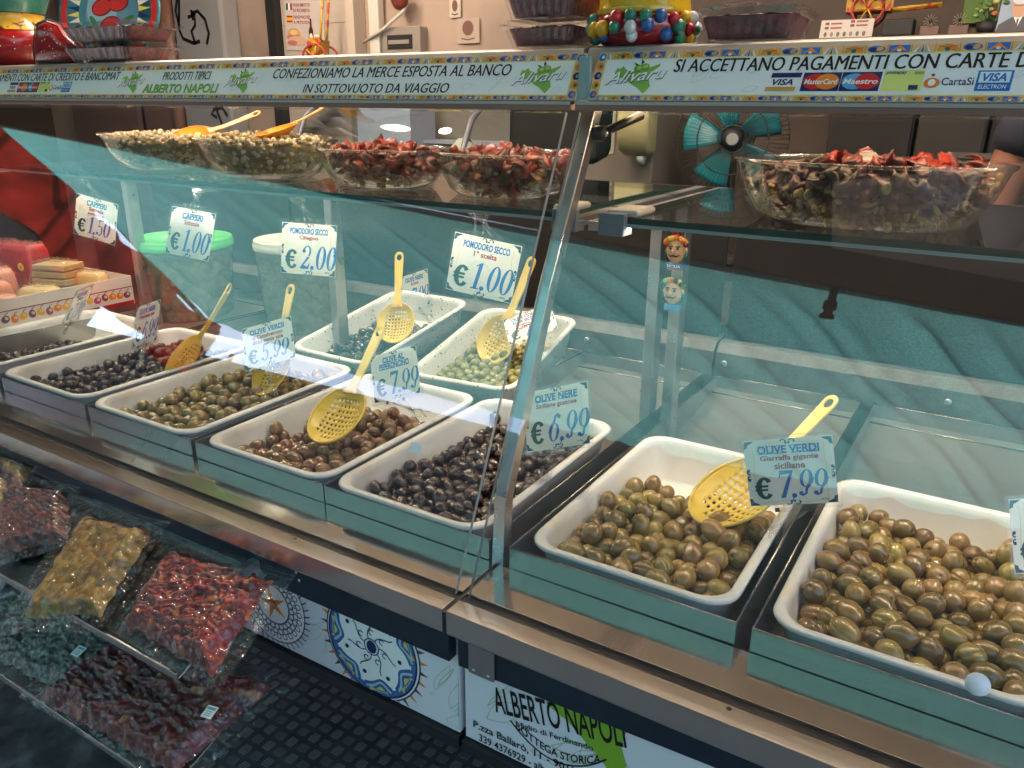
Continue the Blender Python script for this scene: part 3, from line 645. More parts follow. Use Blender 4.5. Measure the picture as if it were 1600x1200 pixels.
def sign_common(a, u0, u1, seed):
    a.rect(u0, 0, u1, SIGN_H, (232, 238, 234), 0.6)
    tile_border(a, u0, u1, 0.0, 0.0062, 1, seed); tile_border(a, u0, u1, SIGN_H - 0.0098, SIGN_H, 1, seed + 1)
    a.rect(u0, 0.0062, u1, 0.0072, 'yellow', 4); a.rect(u0, SIGN_H - 0.0106, u1, SIGN_H - 0.0096, 'yellow', 4)
    leaves(a, u0, u1, 0.009, SIGN_H - 0.012, int((u1 - u0) * 26), seed + 5, 1)
def strike(a, t, u0, v0, u1, v1, c='black'):
    """bold lettering: the same word struck twice, a hair apart"""
    for q, l_ in ((-0.00035, 3), (0.00035, 3.4), (0.0, 3.8)): a.text(t, u0 + q, v0, u1 + q, v1, c, l_, 0.0, 0.12)
def pay_line(a, u0, su, end=True):
    strike(a, 'SI ACCETTANO PAGAMENTI CON CARTE DI CREDITO E BANCOMAT', u0, 0.0362, u0 + su, 0.0528)
SM = SIGN_M @ Matrix.Translation((0, 0, 0.0006))
a = Art(); sign_common(a, -2.0, 0.0045, 3)
vborder(a, -0.0085, 0.0045, 0.0005, SIGN_H - 0.0005, 5); a.rect(-0.0095, 0.0062, -0.0085, SIGN_H - 0.0096, 'yellow', 5)
strike(a, 'CONFEZIONIAMO LA MERCE ESPOSTA AL BANCO', -0.563, 0.0345, -0.104, 0.0515)
strike(a, 'IN SOTTOVUOTO DA VIAGGIO', -0.485, 0.0095, -0.200, 0.0245)
olive_logo(a, -0.098, -0.016, 0.008, 0.0545); olive_logo(a, -0.677, -0.597, 0.008, 0.0545); olive_logo(a, -0.978, -0.898, 0.008, 0.0545)
strike(a, 'PRODOTTI TIPICI', -0.849, 0.0345, -0.719, 0.050); a.text('ALBERTO NAPOLI', -0.897, 0.0095, -0.690, 0.0265, (60, 96, 60), 3, 0.03, 0.1); a.text('ALBERTO NAPOLI', -0.8978, 0.0103, -0.6908, 0.0273, 'green', 4, 0.012, 0.1)
pay_line(a, -1.60, 0.62); bank_cards(a, -1.365, 0.97, 0.0115, 0.0335)
a.build('sign_print', CL, SM)
a = Art(); sign_common(a, 0.0225, 1.2, 4)
vborder(a, 0.0225, 0.0345, 0.0005, SIGN_H - 0.0005, 5); a.rect(0.0345, 0.0062, 0.0355, SIGN_H - 0.0096, 'yellow', 5)
olive_logo(a, 0.041, 0.122, 0.008, 0.0545); pay_line(a, 0.128, 0.58); bank_cards(a, 0.243, 1.0, 0.0115, 0.0335)
a.build('sign_print', CR, SM)
MB().box(0.006, 0.0215, 0.3035, 0.309, 1.4935, 1.546).build('sign_gap', mat('pale_gap', srgb(150, 170, 165), 0.3), CR)

# ---------------------------------------------------------------- printed front panels
PM = frame_matrix((0, 0.0355, 0.678), (1, 0, 0), (0, 0, 1))
a = Art()
def plate_art(a, cu, cv, R, fish=False):
    a.ell(cu, cv, R * 1.06, R * 1.06, 'navy', 1, n=48); a.ell(cu, cv, R * 1.03, R * 1.03, 'white', 2, n=48)
    if fish:
        for r_ in range(3):
            for k in range(26):
                g = 2 * pi * (k + 0.5 * (r_ % 2)) / 26; rr = R * (0.62 + 0.13 * r_)
                a.ring(cu + rr * cos(g), cv + rr * sin(g), R * 0.085, R * 0.085, R * 0.06, R * 0.06, 'navy', 3, 10)
        a.ring(cu, cv, R * 0.55, R * 0.55, R * 0.52, R * 0.52, 'navy', 4, 40)
        for k in range(5):
            g = k * 1.3 + 0.5; a.poly([(cu + 0.1 * R * cos(g + 1.5), cv + 0.1 * R * sin(g + 1.5)), (cu + 0.5 * R * cos(g), cv + 0.5 * R * sin(g)), (cu + 0.1 * R * cos(g - 1.5), cv + 0.1 * R * sin(g - 1.5))], 'orange', 4)
        for k in range(40):
            g = 2 * pi * k / 40; a.stroke([(cu + R * 1.0 * cos(g), cv + R * 1.0 * sin(g)), (cu + R * 1.22 * cos(g + 0.06), cv + R * 1.22 * sin(g + 0.06))], R * 0.03, 'darkred' if k % 2 else 'navy', 2)
        return
    for k in range(64):
        g = 2 * pi * k / 64
        if k % 2: a.poly([(cu + R * 1.0 * cos(g - 0.05), cv + R * 1.0 * sin(g - 0.05)), (cu + R * 1.22 * cos(g), cv + R * 1.22 * sin(g)), (cu + R * 1.0 * cos(g + 0.05), cv + R * 1.0 * sin(g + 0.05))], 'orange' if k % 4 == 1 else 'brown', 0.8)
    a.ring(cu, cv, R * 0.985, R * 0.985, R * 0.86, R * 0.86, (70, 110, 160), 3, 48)
    for k in range(7):
        g = 2 * pi * k / 7 + 0.35
        def pp(r_, da): return (cu + R * r_ * cos(g + da), cv + R * r_ * sin(g + da))
        for q, (w0, c_) in enumerate(((1.0, (60, 96, 150)), (0.84, (150, 190, 210)), (0.72, (50, 90, 130)), (0.58, (206, 186, 110)))):
            top = [pp(0.93 - 0.02 * q, -0.40 * w0 + 0.8 * w0 * t) for t in [n_ / 8 for n_ in range(9)]]
            bot = [pp(0.66 + 0.05 * q + 0.16 * (2 * t - 1) ** 2 - 0.05 * sin(t * 6.28), 0.40 * w0 - 0.8 * w0 * t) for t in [n_ / 8 for n_ in range(9)]]
            a.poly(top + bot, c_, 4 + q)
        a.ell(*pp(0.62, 0.45), R * 0.045, R * 0.045, 'navy', 8, n=10); a.ring(*pp(0.3, 0.3), R * 0.06, R * 0.06, R * 0.04, R * 0.04, 'navy', 8, 12, 0.5, 5.0)
        a.stroke([pp(t, 0.45 + 0.25 * sin(t * 9)) for t in (0.16, 0.24, 0.32, 0.4, 0.48, 0.56)], R * 0.02, 'navy', 8)
    a.ring(cu, cv, R * 1.0, R * 1.0, R * 0.965, R * 0.965, 'navy', 9, 48); a.ell(cu, cv, R * 0.11, R * 0.13, 'navy', 9, n=20); a.ring(cu, cv, R * 0.17, R * 0.17, R * 0.15, R * 0.15, 'navy', 9, 24)
def clipped(a, v1=0.178):
    a.b.v = [(p[0], min(v1, max(0.0006, p[1])), p[2]) for p in a.b.v]
leaves(a, -0.99, -0.25, 0.004, 0.13, 12, 3, 0.5, (176, 196, 150)); leaves(a, -0.05, -0.006, 0.0, 0.11, 5, 8, 0.5, (150, 186, 96))
clipped(a); stuff(a.build('leaf_print', CL, PM))
for (pu, pv, pR, pf) in ((-0.157, 0.079, 0.083, False), (-0.36, 0.075, 0.066, True), (-0.72, 0.08, 0.083, False)):
    a = Art(); plate_art(a, pu, pv, pR, pf); clipped(a); a.build('plate_print', CL, PM)
a = Art()
leaves(a, 0.01, 0.36, 0.004, 0.12, 14, 12, 0.5, (150, 186, 96))
a.poly([(0.165 + 0.13 * (p[0] - 0.3), 0.045 + 0.13 * p[1]) for p in SICILY], (128, 170, 50), 1)
a.text('ALBERTO NAPOLI', 0.054, 0.064, 0.240, 0.104, 'black', 3, 0.012, 0.0, rot=0.19)
a.text('figlio di Ferdinando', 0.092, 0.055, 0.196, 0.066, 'black', 3, 0.01, rot=0.15)
a.text('BOTTEGA STORICA', 0.086, 0.034, 0.206, 0.046, 'black', 3, 0.014, arc=0.020, rot=0.06)
a.stroke([(0.076 + 0.136 * t, 0.026 + 0.008 * t + 0.036 * (2 * t - 1) ** 2) for t in [k / 20 for k in range(21)]], 0.0022, 'black', 3)
a.text('P.zza Ballar\u00f2, 11 - 9013', 0.018, 0.020, 0.172, 0.034, 'black', 3, 0.012)
a.text('339 4376929 - alb', 0.027, 0.003, 0.128, 0.0155, 'black', 3, 0.012)
clipped(a); a.build('panel_print', CR, PM)
# ------------------------------------------------------------------ steel pans and white trays
def pan_mesh(w_=0.305):
    b = MB(); h = w_ / 2; t = 0.0013; y0, y1 = 0.1237, 1.0205; zb = 0.852
    zt = lambda y: 0.932 - (y - y0) / (y1 - y0) * 0.017
    b.box(-h, h, y0, y0 + t, zb, 0.932); b.box(-h, h, y1 - t, y1, zb, zt(y1), 1)
    for sx in (-1, 1):
        x0 = sx * h; x1 = sx * (h - t)
        b.add([(x0, y0 + t, zb), (x1, y0 + t, zb), (x1, y1 - t, zb), (x0, y1 - t, zb), (x0, y0 + t, 0.932), (x1, y0 + t, 0.932), (x1, y1 - t, zt(y1)), (x0, y1 - t, zt(y1))],
              [(0, 3, 2, 1), (4, 5, 6, 7), (0, 1, 5, 4), (1, 2, 6, 5), (2, 3, 7, 6), (3, 0, 4, 7)], 1)
    b.add([(-h + t, y0 + t, 0.856), (h - t, y0 + t, 0.856), (h - t, 0.62, 0.856), (-h + t, 0.62, 0.856), (h - t, 0.86, 0.868), (-h + t, 0.86, 0.868), (h - t, 0.985, 0.884), (-h + t, 0.985, 0.884),
           (h - t, y1 - t, 0.886), (-h + t, y1 - t, 0.886)], [(0, 1, 2, 3), (3, 2, 4, 5), (5, 4, 6, 7), (7, 6, 8, 9)], 1)
    # rolled rim: thin bright wire along the top
    b.tube([(-h, y0 - 0.0006, 0.9322), (h, y0 - 0.0006, 0.9322)], 0.0013, 6); b.tube([(-h + t, y1 - 0.004, 0.915), (h - t, y1 - 0.004, 0.915)], 0.0013, 6)
    b.tube([(-h + t, 0.986, 0.8853), (h - t, 0.986, 0.8853)], 0.0016, 6)
    for sx in (-1, 1): b.tube([(sx * (h - 0.0006), y0, 0.9322), (sx * (h - 0.0006), y1, 0.9155)], 0.0012, 6)
    return b.mesh('steel_pan', [PANM, PANI])
PAN = pan_mesh()
PX = [('rightmost steel pan, under the tray cut by the photo edge', 0.4945), ('steel pan right of the leaning post, empty at its back', 0.172), ('steel pan left of the leaning post, under the wrinkled black olives', -0.167),
      ('steel pan under the tray of brown olives with the big yellow scoop', -0.4745), ('steel pan under the tray of green olives tagged 5,99', -0.791), ('steel pan under the tray of black olives tagged 6.99', -1.109), ('steel pan at the far left below the pink tag', -1.43)]
for i, (lab, x) in enumerate(PX):
    o = place('steel_pan', PAN, None, (x, 0, 0)); o.rotation_euler.z = radians((0, 0.3, 0, -0.2, 0.2, 0, 0.1)[i]) ; tag(o, lab, 'pan', 'steel pans in the counters')

def tray_mesh(w_, d_, h=0.078, m=None):
    X, Y = w_ / 2, d_ / 2; rings = []
    for (ix, z, r) in ((0.026, 0.0, 0.03), (0.022, 0.003, 0.032), (0.010, h - 0.012, 0.034), (0.009, h - 0.007, 0.034), (0.001, h - 0.007, 0.04), (0.0, h - 0.004, 0.04), (0.0015, h - 0.001, 0.04), (0.004, h, 0.04), (0.010, h - 0.0005, 0.037),
                       (0.0135, h - 0.003, 0.035), (0.016, h - 0.012, 0.034), (0.027, 0.010, 0.03), (0.032, 0.005, 0.028), (0.042, 0.004, 0.024)):
        rings.append(rrect(X - ix, Y - ix, r, z, 6))
    return MB().loft(rings, 0, None, True, True, True).mesh('white_tray', m or TRAYM)
class Tray:
    def __init__(s, label, cx, cyy, z, w_, d_, tilt=0.0, yaw=0.0, h=0.078, m=None):
        s.w, s.d, s.h = w_, d_, h
        o = place('white_tray', tray_mesh(w_, d_, h, m)); o.location = (cx, cyy, z - h); o.rotation_euler = (tilt, 0, yaw)
        tag(o, label, 'tray', 'white plastic trays'); s.o = o
        s.M = Matrix.Translation((cx, cyy, z - h)) @ Euler((tilt, 0, yaw)).to_matrix().to_4x4()
T6 = Tray('white tray of green olives at the right edge of the photo', 0.492, 0.362, 0.937, 0.280, 0.445)
T5 = Tray('white tray half full of cracked green olives, right of the leaning post', 0.172, 0.360, 0.937, 0.282, 0.445)
T4 = Tray('white tray of wrinkled black olives, left of the leaning post', -0.166, 0.344, 0.943, 0.278, 0.455)
T3 = Tray('white tray of brown chilli olives with the big yellow scoop', -0.462, 0.338, 0.943, 0.288, 0.44)
T2 = Tray('white tray of green olives below the 5,99 tag', -0.79, 0.338, 0.943, 0.298, 0.44)
T1 = Tray('white tray of black olives at the left below the 6.99 tag', -1.118, 0.342, 0.943, 0.305, 0.44)
T0 = Tray('white tray of few dark olives cut by the left photo edge', -1.47, 0.338, 0.943, 0.30, 0.44)
R1 = Tray('tilted white tray of baked black olives in the back row', -0.742, 0.775, 0.985, 0.252, 0.40, radians(9.3), radians(-1), m=TRAYS)
R2 = Tray('tilted white tray of seasoned green olives in the back row', -0.412, 0.775, 0.985, 0.252, 0.38, radians(9.3), radians(6), m=TRAYS)

# ------------------------------------------------------------------ olives
GREEN = mat('green_olive_skin', (0.262, 0.182, 0.046), 0.24, 0, rand=0.34, col2=(0.26, 0.135, 0.042), c2scale=42, c2lo=0.46, c2hi=0.7, var=0.12, vscale=150, coat=0.8, bump=0.10, bscale=260)
BROWN = mat('brown_olive_skin', (0.19, 0.105, 0.032), 0.22, 0, rand=0.3, col2=(0.19, 0.085, 0.03), c2scale=45, var=0.12, vscale=150, coat=0.8, bump=0.1, bscale=260)
HERB = mat('seasoned_olive_skin', (0.22, 0.19, 0.06), 0.32, 0, rand=0.28, col2=(0.05, 0.06, 0.02), c2scale=190, c2lo=0.58, c2hi=0.66, coat=0.4, bump=0.15, bscale=200)
BLACKO = mat('black_olive_skin', (0.026, 0.011, 0.009), 0.24, 0, rand=0.45, col2=(0.05, 0.021, 0.016), c2scale=60, c2lo=0.5, c2hi=0.7, coat=0.9, bump=0.25, bscale=170)
DRYO = mat('dry_black_olive_skin', (0.024, 0.014, 0.011), 0.34, 0, rand=0.45, col2=(0.045, 0.022, 0.018), c2scale=60, c2lo=0.5, c2hi=0.7, coat=0.2, bump=0.3, bscale=170)
def olive_mesh(name, seed, m, long=1.16, wr=0.0, cut=True, nu=20, nv=14):
    rnd = random.Random(seed); off = Vector((rnd.uniform(0, 50), rnd.uniform(0, 50), 0)); V = []; nd = Vector((rnd.uniform(-1, 1), rnd.uniform(-1, 1), rnd.uniform(-0.5, 0.5))).normalized()
    ca = rnd.uniform(0, 6.28); dent = rnd.uniform(0.16, 0.3); tip = rnd.uniform(0.0, 0.05)
    def pt(u, v):
        th = pi * v; ph = 2 * pi * u
        d = Vector((sin(th) * cos(ph), sin(th) * sin(ph), -cos(th)))
        r = 1 + 0.045 * noise.noise(d * 1.3 + off)
        if wr:
            n1 = noise.noise(Vector((d.x * 3.2, d.y * 3.2, d.z * 1.5)) + off); n2 = noise.noise(Vector((d.x * 6, d.y * 6, d.z * 2.6)) + off * 2)
            r -= wr * (abs(n1) * 1.1 + abs(n2) * 0.6) - wr * 0.35
        p = Vector((d.x * r, d.y * r, d.z * r * long))
        p *= 1 - 0.10 * exp(-((d - nd).length / 0.42) ** 2)           # bruise
        if v > 0.5: p.z -= dent * exp(-((sin(th) / 0.17) ** 2))       # stalk hole
        else: p.z -= tip * exp(-((sin(th) / 0.22) ** 2))              # small nipple
        if cut:
            dp = (ph - ca + pi) % (2 * pi) - pi
            if 0.16 < v < 0.82: p *= 1 - 0.15 * exp(-(dp * sin(th) / 0.065) ** 2) * sin((v - 0.16) / 0.66 * pi) ** 0.5
        return tuple(p)
    vs = [(1.35 * (i / nv) if False else i / nv) for i in range(nv + 1)]
    rows = [0.0, 0.03, 0.07, 0.13, 0.2, 0.28, 0.37, 0.46, 0.55, 0.64, 0.72, 0.8, 0.87, 0.915, 0.945, 0.97, 1.0]
    rings = [[pt(k / nu, max(1e-3, min(1 - 1e-3, r_))) for k in range(nu)] for r_ in rows]
    return MB().loft(rings, 0, None, True, True, True).mesh(name, m)
def olive_set(name, s0, n, m, long, wr, cutf, hi):
    return [olive_mesh(name, s0 + k, m, long + 0.05 * (k % 4), wr=wr, cut=cutf(k), nu=hi) for k in range(n)]
KD = {'green': ('green_olive', 0, 8, GREEN, 1.06, 0.0, lambda k: k % 4 != 1), 'brown': ('brown_olive', 20, 5, BROWN, 1.08, 0.0, lambda k: True), 'herb': ('seasoned_olive', 30, 3, HERB, 1.08, 0.0, lambda k: k % 2 == 0),
      'black': ('black_olive', 40, 5, BLACKO, 1.1, 0.17, lambda k: False), 'dry': ('dry_black_olive', 50, 5, DRYO, 1.1, 0.22, lambda k: False)}
KIND = {k: olive_set(*v, 54 if k in ('green', 'brown') else 30) for k, v in KD.items()}
LOW = {k: olive_set(v[0] + '_low', *v[1:], 16) for k, v in KD.items()}
RNG = np.random.RandomState(11)
def pile(tray, n, r, fu0, fu1, fv0, fv1, h0, iters=110, seed=0, hfun=None):
    """settle n balls of radius about r in a tray; fu/fv = part of the tray they start in"""
    rg = np.random.RandomState(seed); X, Y = tray.w / 2 - 0.016, tray.d / 2 - 0.016
    rad = r * (1 + 0.16 * (rg.rand(n) - 0.5))
    p = np.stack([(-X + 2 * X * (fu0 + (fu1 - fu0) * rg.rand(n))), (-Y + 2 * Y * (fv0 + (fv1 - fv0) * rg.rand(n))), 0.01 + h0 * rg.rand(n)], 1)
    for it in range(iters):
        p[:, 2] -= 0.0012
        d = p[:, None] - p[None]; dist = np.sqrt((d ** 2).sum(-1)) + 1e-9; mn = (rad[:, None] + rad[None]) * 0.985
        ov = np.clip(mn - dist, 0, None); np.fill_diagonal(ov, 0)
        mv = (d / dist[..., None] * ov[..., None] * 0.5).sum(1); k = np.maximum(1, (ov > 0).sum(1) * 0.42)[:, None]
        p += mv / k
        tap = 0.016 * (1 - np.clip(p[:, 2] / 0.07, 0, 1))
        p[:, 0] = np.clip(p[:, 0], -X + tap + rad, X - tap - rad); p[:, 1] = np.clip(p[:, 1], -Y + tap + rad, Y - tap - rad)
        p[:, 2] = np.maximum(p[:, 2], 0.004 + rad)
    return p, rad
def seen_share(pts, rad):
    """how much of each ball shows from the street side (for choosing which olives are built singly)"""
    c = np.array(CAM); out = []
    for i in range(len(pts)):
        d = pts[i] - c; L = np.linalg.norm(d); f = d / L; u = np.cross(f, [0, 0, 1.0]); u /= np.linalg.norm(u); v = np.cross(u, f); vis = 0
        for (a_, b_) in ((0, 0), (0.6, 0), (-0.6, 0), (0, 0.6), (0, -0.6), (0.5, 0.5), (-0.5, 0.5), (0.5, -0.5), (-0.5, -0.5)):
            t = pts[i] + (u * a_ + v * b_) * rad[i] - f * rad[i] * 0.7 - c; tl = np.linalg.norm(t); td = t / tl
            s_ = (pts - c) @ td; dd = np.linalg.norm((pts - c) - s_[:, None] * td, axis=1)
            hit = (dd < rad * 0.97) & (s_ < tl - 0.001); hit[i] = False
            vis += not hit.any()
        out.append(vis / 9 * (rad[i] / L) ** 2)
    return np.array(out)
PILES = []
def olives(tray, kind, label, group, n, r, region, h0, seed, iters=110, extra=()):
    p, rad = pile(tray, n, r, *region, h0, iters, seed)
    for e in extra: p = np.vstack([p, [e[0], e[1], e[2]]]); rad = np.append(rad, r)
    M = tray.M; W = np.array([tuple(M @ Vector(q)) for q in p])
    PILES.append(dict(W=W, rad=rad, share=seen_share(W, rad), kind=kind, label=label, group=group, seed=seed))
olives(T5, 'green', 'cracked green olive in the half full tray right of the leaning post', 'olives right of the post', 218, 0.0151, (0.0, 1.0, 0.0, 0.68), 0.11, 1, 95, extra=[(0.005, 0.068, 0.0195)])
olives(T6, 'green', 'green olive in the tray at the right edge of the photo', 'olives at the right edge', 300, 0.0151, (0.0, 1.0, 0.0, 0.90), 0.11, 2, 95)
olives(T4, 'black', 'wrinkled black olive in the tray left of the leaning post', 'black olives left of the post', 560, 0.0114, (0.0, 1.0, 0.0, 1.0), 0.11, 3, 85)
olives(T3, 'brown', 'brown cracked olive in the tray with the big yellow scoop', 'brown chilli olives', 240, 0.0131, (0.0, 1.0, 0.0, 0.8), 0.09, 4, 95)
olives(T2, 'green', 'green olive in the tray below the 5,99 tag', 'olives below the 5,99 tag', 420, 0.0130, (0.0, 1.0, 0.0, 1.0), 0.11, 5, 85)
olives(T1, 'dry', 'black olive in the left tray below the 6.99 tag', 'black olives in the left tray', 560, 0.0115, (0.0, 1.0, 0.0, 1.0), 0.11, 6, 85)
olives(T0, 'dry', 'dark olive in the tray at the left photo edge', 'dark olives at the left edge', 200, 0.0118, (0.2, 1.0, 0.0, 0.7), 0.06, 7, 90)
olives(R1, 'black', 'baked black olive in the tilted back row tray', 'baked black olives', 260, 0.0105, (0.0, 1.0, 0.0, 0.8), 0.07, 8, 90)
olives(R2, 'herb', 'seasoned green olive in the tilted back row tray', 'seasoned olives', 240, 0.0115, (0.0, 1.0, 0.0, 0.8), 0.07, 9, 90)
# of each colour family the 300 that show largest are single objects, the rest of each tray is one heap
for fam in (('green', 'brown', 'herb'), ('black', 'dry')):
    rank = sorted(((s_, a_, i) for a_, P_ in enumerate(PILES) if P_['kind'] in fam for i, s_ in enumerate(P_['share'])), reverse=True)
    single = {(a_, i) for s_, a_, i in rank[:300] if s_ > 0}
    for a_, P_ in enumerate(PILES):
        if P_['kind'] not in fam: continue
        rnd = random.Random(P_['seed'] * 31); heap = MB(); ms = KIND[P_['kind']]
        for i, (q, r_) in enumerate(zip(P_['W'], P_['rad'])):
            kk = rnd.randrange(len(ms)); me = ms[kk]; long = 1.0 / 1.06; ani = (rnd.uniform(0.92, 1.07), rnd.uniform(0.92, 1.07), rnd.uniform(0.94, 1.14))
            e = Euler((rnd.uniform(0, pi), rnd.uniform(0, pi), rnd.uniform(0, 6.28))); sc = r_ * long * rnd.uniform(0.97, 1.05)
            if (a_, i) in single:
                o = bpy.data.objects.new(me.name.split('.')[0], me); COL.objects.link(o); o.location = q; o.rotation_euler = e; o.scale = (sc * ani[0], sc * ani[1], sc * ani[2])
                tag(o, P_['label'], 'olive', P_['group'])
            else:
                me = LOW[P_['kind']][kk]; Mx = Matrix.Translation(q) @ e.to_matrix().to_4x4() @ Matrix.Scale(sc, 4)
                heap.add([v.co for v in me.vertices], [tuple(f.vertices) for f in me.polygons], 0, Mx, True)
        if heap.v:
            stuff(heap.build('olive_heap', ms[0].materials[0], recalc=False), 'underlying heap: ' + P_['label'].split(' olive ')[0] + ' olives lower in ' + P_['label'].split(' in ', 1)[1], 'olives')

# ------------------------------------------------------------------ yellow perforated scoops
YEL = mat('yellow_plastic', (0.76, 0.54, 0.09), 0.3, 0, var=0.06, vscale=10, spec=0.45, sss=0.1, col2=(0.56, 0.31, 0.03), c2scale=34, c2lo=0.55, c2hi=0.75)
YELO = mat('orange_plastic', (0.8, 0.34, 0.02), 0.34, 0, var=0.05, spec=0.45)
def scoop_parts(solid_bowl=False, flecks=0, seed=0):
    """bowl at the origin opening to +z, handle along +x"""
    n = 24; R = 0.056
    def fn(u, v):
        a_ = u * 2 - 1; b_ = v * 2 - 1     # square to disc
        x = a_ * sqrt(max(0, 1 - b_ * b_ / 2)); y = b_ * sqrt(max(0, 1 - a_ * a_ / 2)); rr = x * x + y * y
        return (x * R * 1.06, y * R * 0.92, -0.020 * max(0.0, 1 - rr) ** 0.8 + 0.002)
    sk = None if solid_bowl else (lambda i, j: i % 2 == 1 and j % 2 == 1 and 2 < i < n - 3 and 2 < j < n - 3 and (i - n / 2) ** 2 + (j - n / 2) ** 2 < (n * 0.42) ** 2)
    bowl = MB().grid(n, n, fn, 0, skip=sk)
    rim = MB().tube([(R * 1.06 * cos(t), R * 0.92 * sin(t), 0.002) for t in [2 * pi * k / 48 for k in range(49)]], 0.0018, 8)
    # handle: flat strap with hanging hole
    bm = bmesh.new(); L0, L1 = 0.044, 0.205; out = [(L0, -0.017), (0.058, -0.011), (0.09, -0.0095), (L1 - 0.02, -0.0125)]
    out += [(L1 - 0.0125 + 0.0125 * cos(t), 0.0125 * sin(t)) for t in [-pi / 2 + pi * k / 12 for k in range(13)]]
    out += [(L1 - 0.02, 0.0125), (0.09, 0.0095), (0.058, 0.011), (L0, 0.017)]
    hole = [(L1 - 0.016 + 0.0085 * cos(t), 0.0072 * sin(t)) for t in [2 * pi * k / 18 for k in range(18)]]
    for loop in (out, hole):
        vs = [bm.verts.new((x, y, 0.003 + 0.02 * ((x - L0) / 0.16) ** 2)) for x, y in loop]
        for k in range(len(vs)): bm.edges.new((vs[k], vs[(k + 1) % len(vs)]))
    bmesh.ops.triangle_fill(bm, use_beauty=True, edges=bm.edges)
    me = bpy.data.meshes.new('handle'); bm.to_mesh(me); bm.free()
    return bowl, rim, me
def scoop(label, B, Tp, up, m=YEL, solid=False, k=1.0, bs=1.0, cat='scoop', name='olive_scoop'):
    """B = bowl centre, Tp = handle end, up = where the bowl opens"""
    B = Vector(B); x = (Vector(Tp) - B); L = x.length; x.normalize(); z = Vector(up); z = (z - x * z.dot(x)).normalized(); y = z.cross(x)
    e = empty(name); s_ = L / 0.2 * k
    e.matrix_world = Matrix(((x.x, y.x, z.x, B.x), (x.y, y.y, z.y, B.y), (x.z, y.z, z.z, B.z), (0, 0, 0, 1))) @ Matrix.Scale(s_, 4)
    bowl, rim, hm = scoop_parts(solid)
    for part in (bowl, rim): part.v = [((p[0] - 0.05) * bs + 0.05, p[1] * bs, p[2] * bs) for p in part.v]
    bw = bowl.build('bowl', m, e, solid=0.0016); rim.build('rim', m, bw)
    hm.materials.append(m); place('handle', hm, e, solid=0.0035, bevel=0.0008)
    tag(e, label, cat, 'yellow serving scoops'); return e
scoop('yellow perforated scoop behind the 7,99 tag in the tray right of the post', (0.245, 0.405, 0.962), (0.337, 0.553, 1.055), (-0.5, -0.70, 0.55), bs=1.25)
scoop('big yellow scoop upright among the brown chilli olives', (-0.447, 0.294, 0.968), (-0.462, 0.447, 1.072), (0.0, -0.75, 0.65), bs=1.12)
scoop('yellow scoop behind the 5,99 tag', (-0.752, 0.415, 0.957), (-0.800, 0.550, 1.094), (-0.1, -0.8, 0.55))
scoop('yellow scoop lying over the black olives at the left', (-0.985, 0.375, 0.955), (-0.955, 0.515, 1.084), (-0.9, -0.3, 0.4))
scoop('herb flecked yellow scoop standing in the baked black olives', (-0.705, 0.765, 0.988), (-0.760, 0.862, 1.118), (0.3, -0.85, 0.5), k=1.05)
scoop('yellow scoop half hidden by the leaning post in the seasoned olives', (-0.428, 0.79, 0.985), (-0.385, 0.885, 1.150), (0.0, -0.85, 0.5))

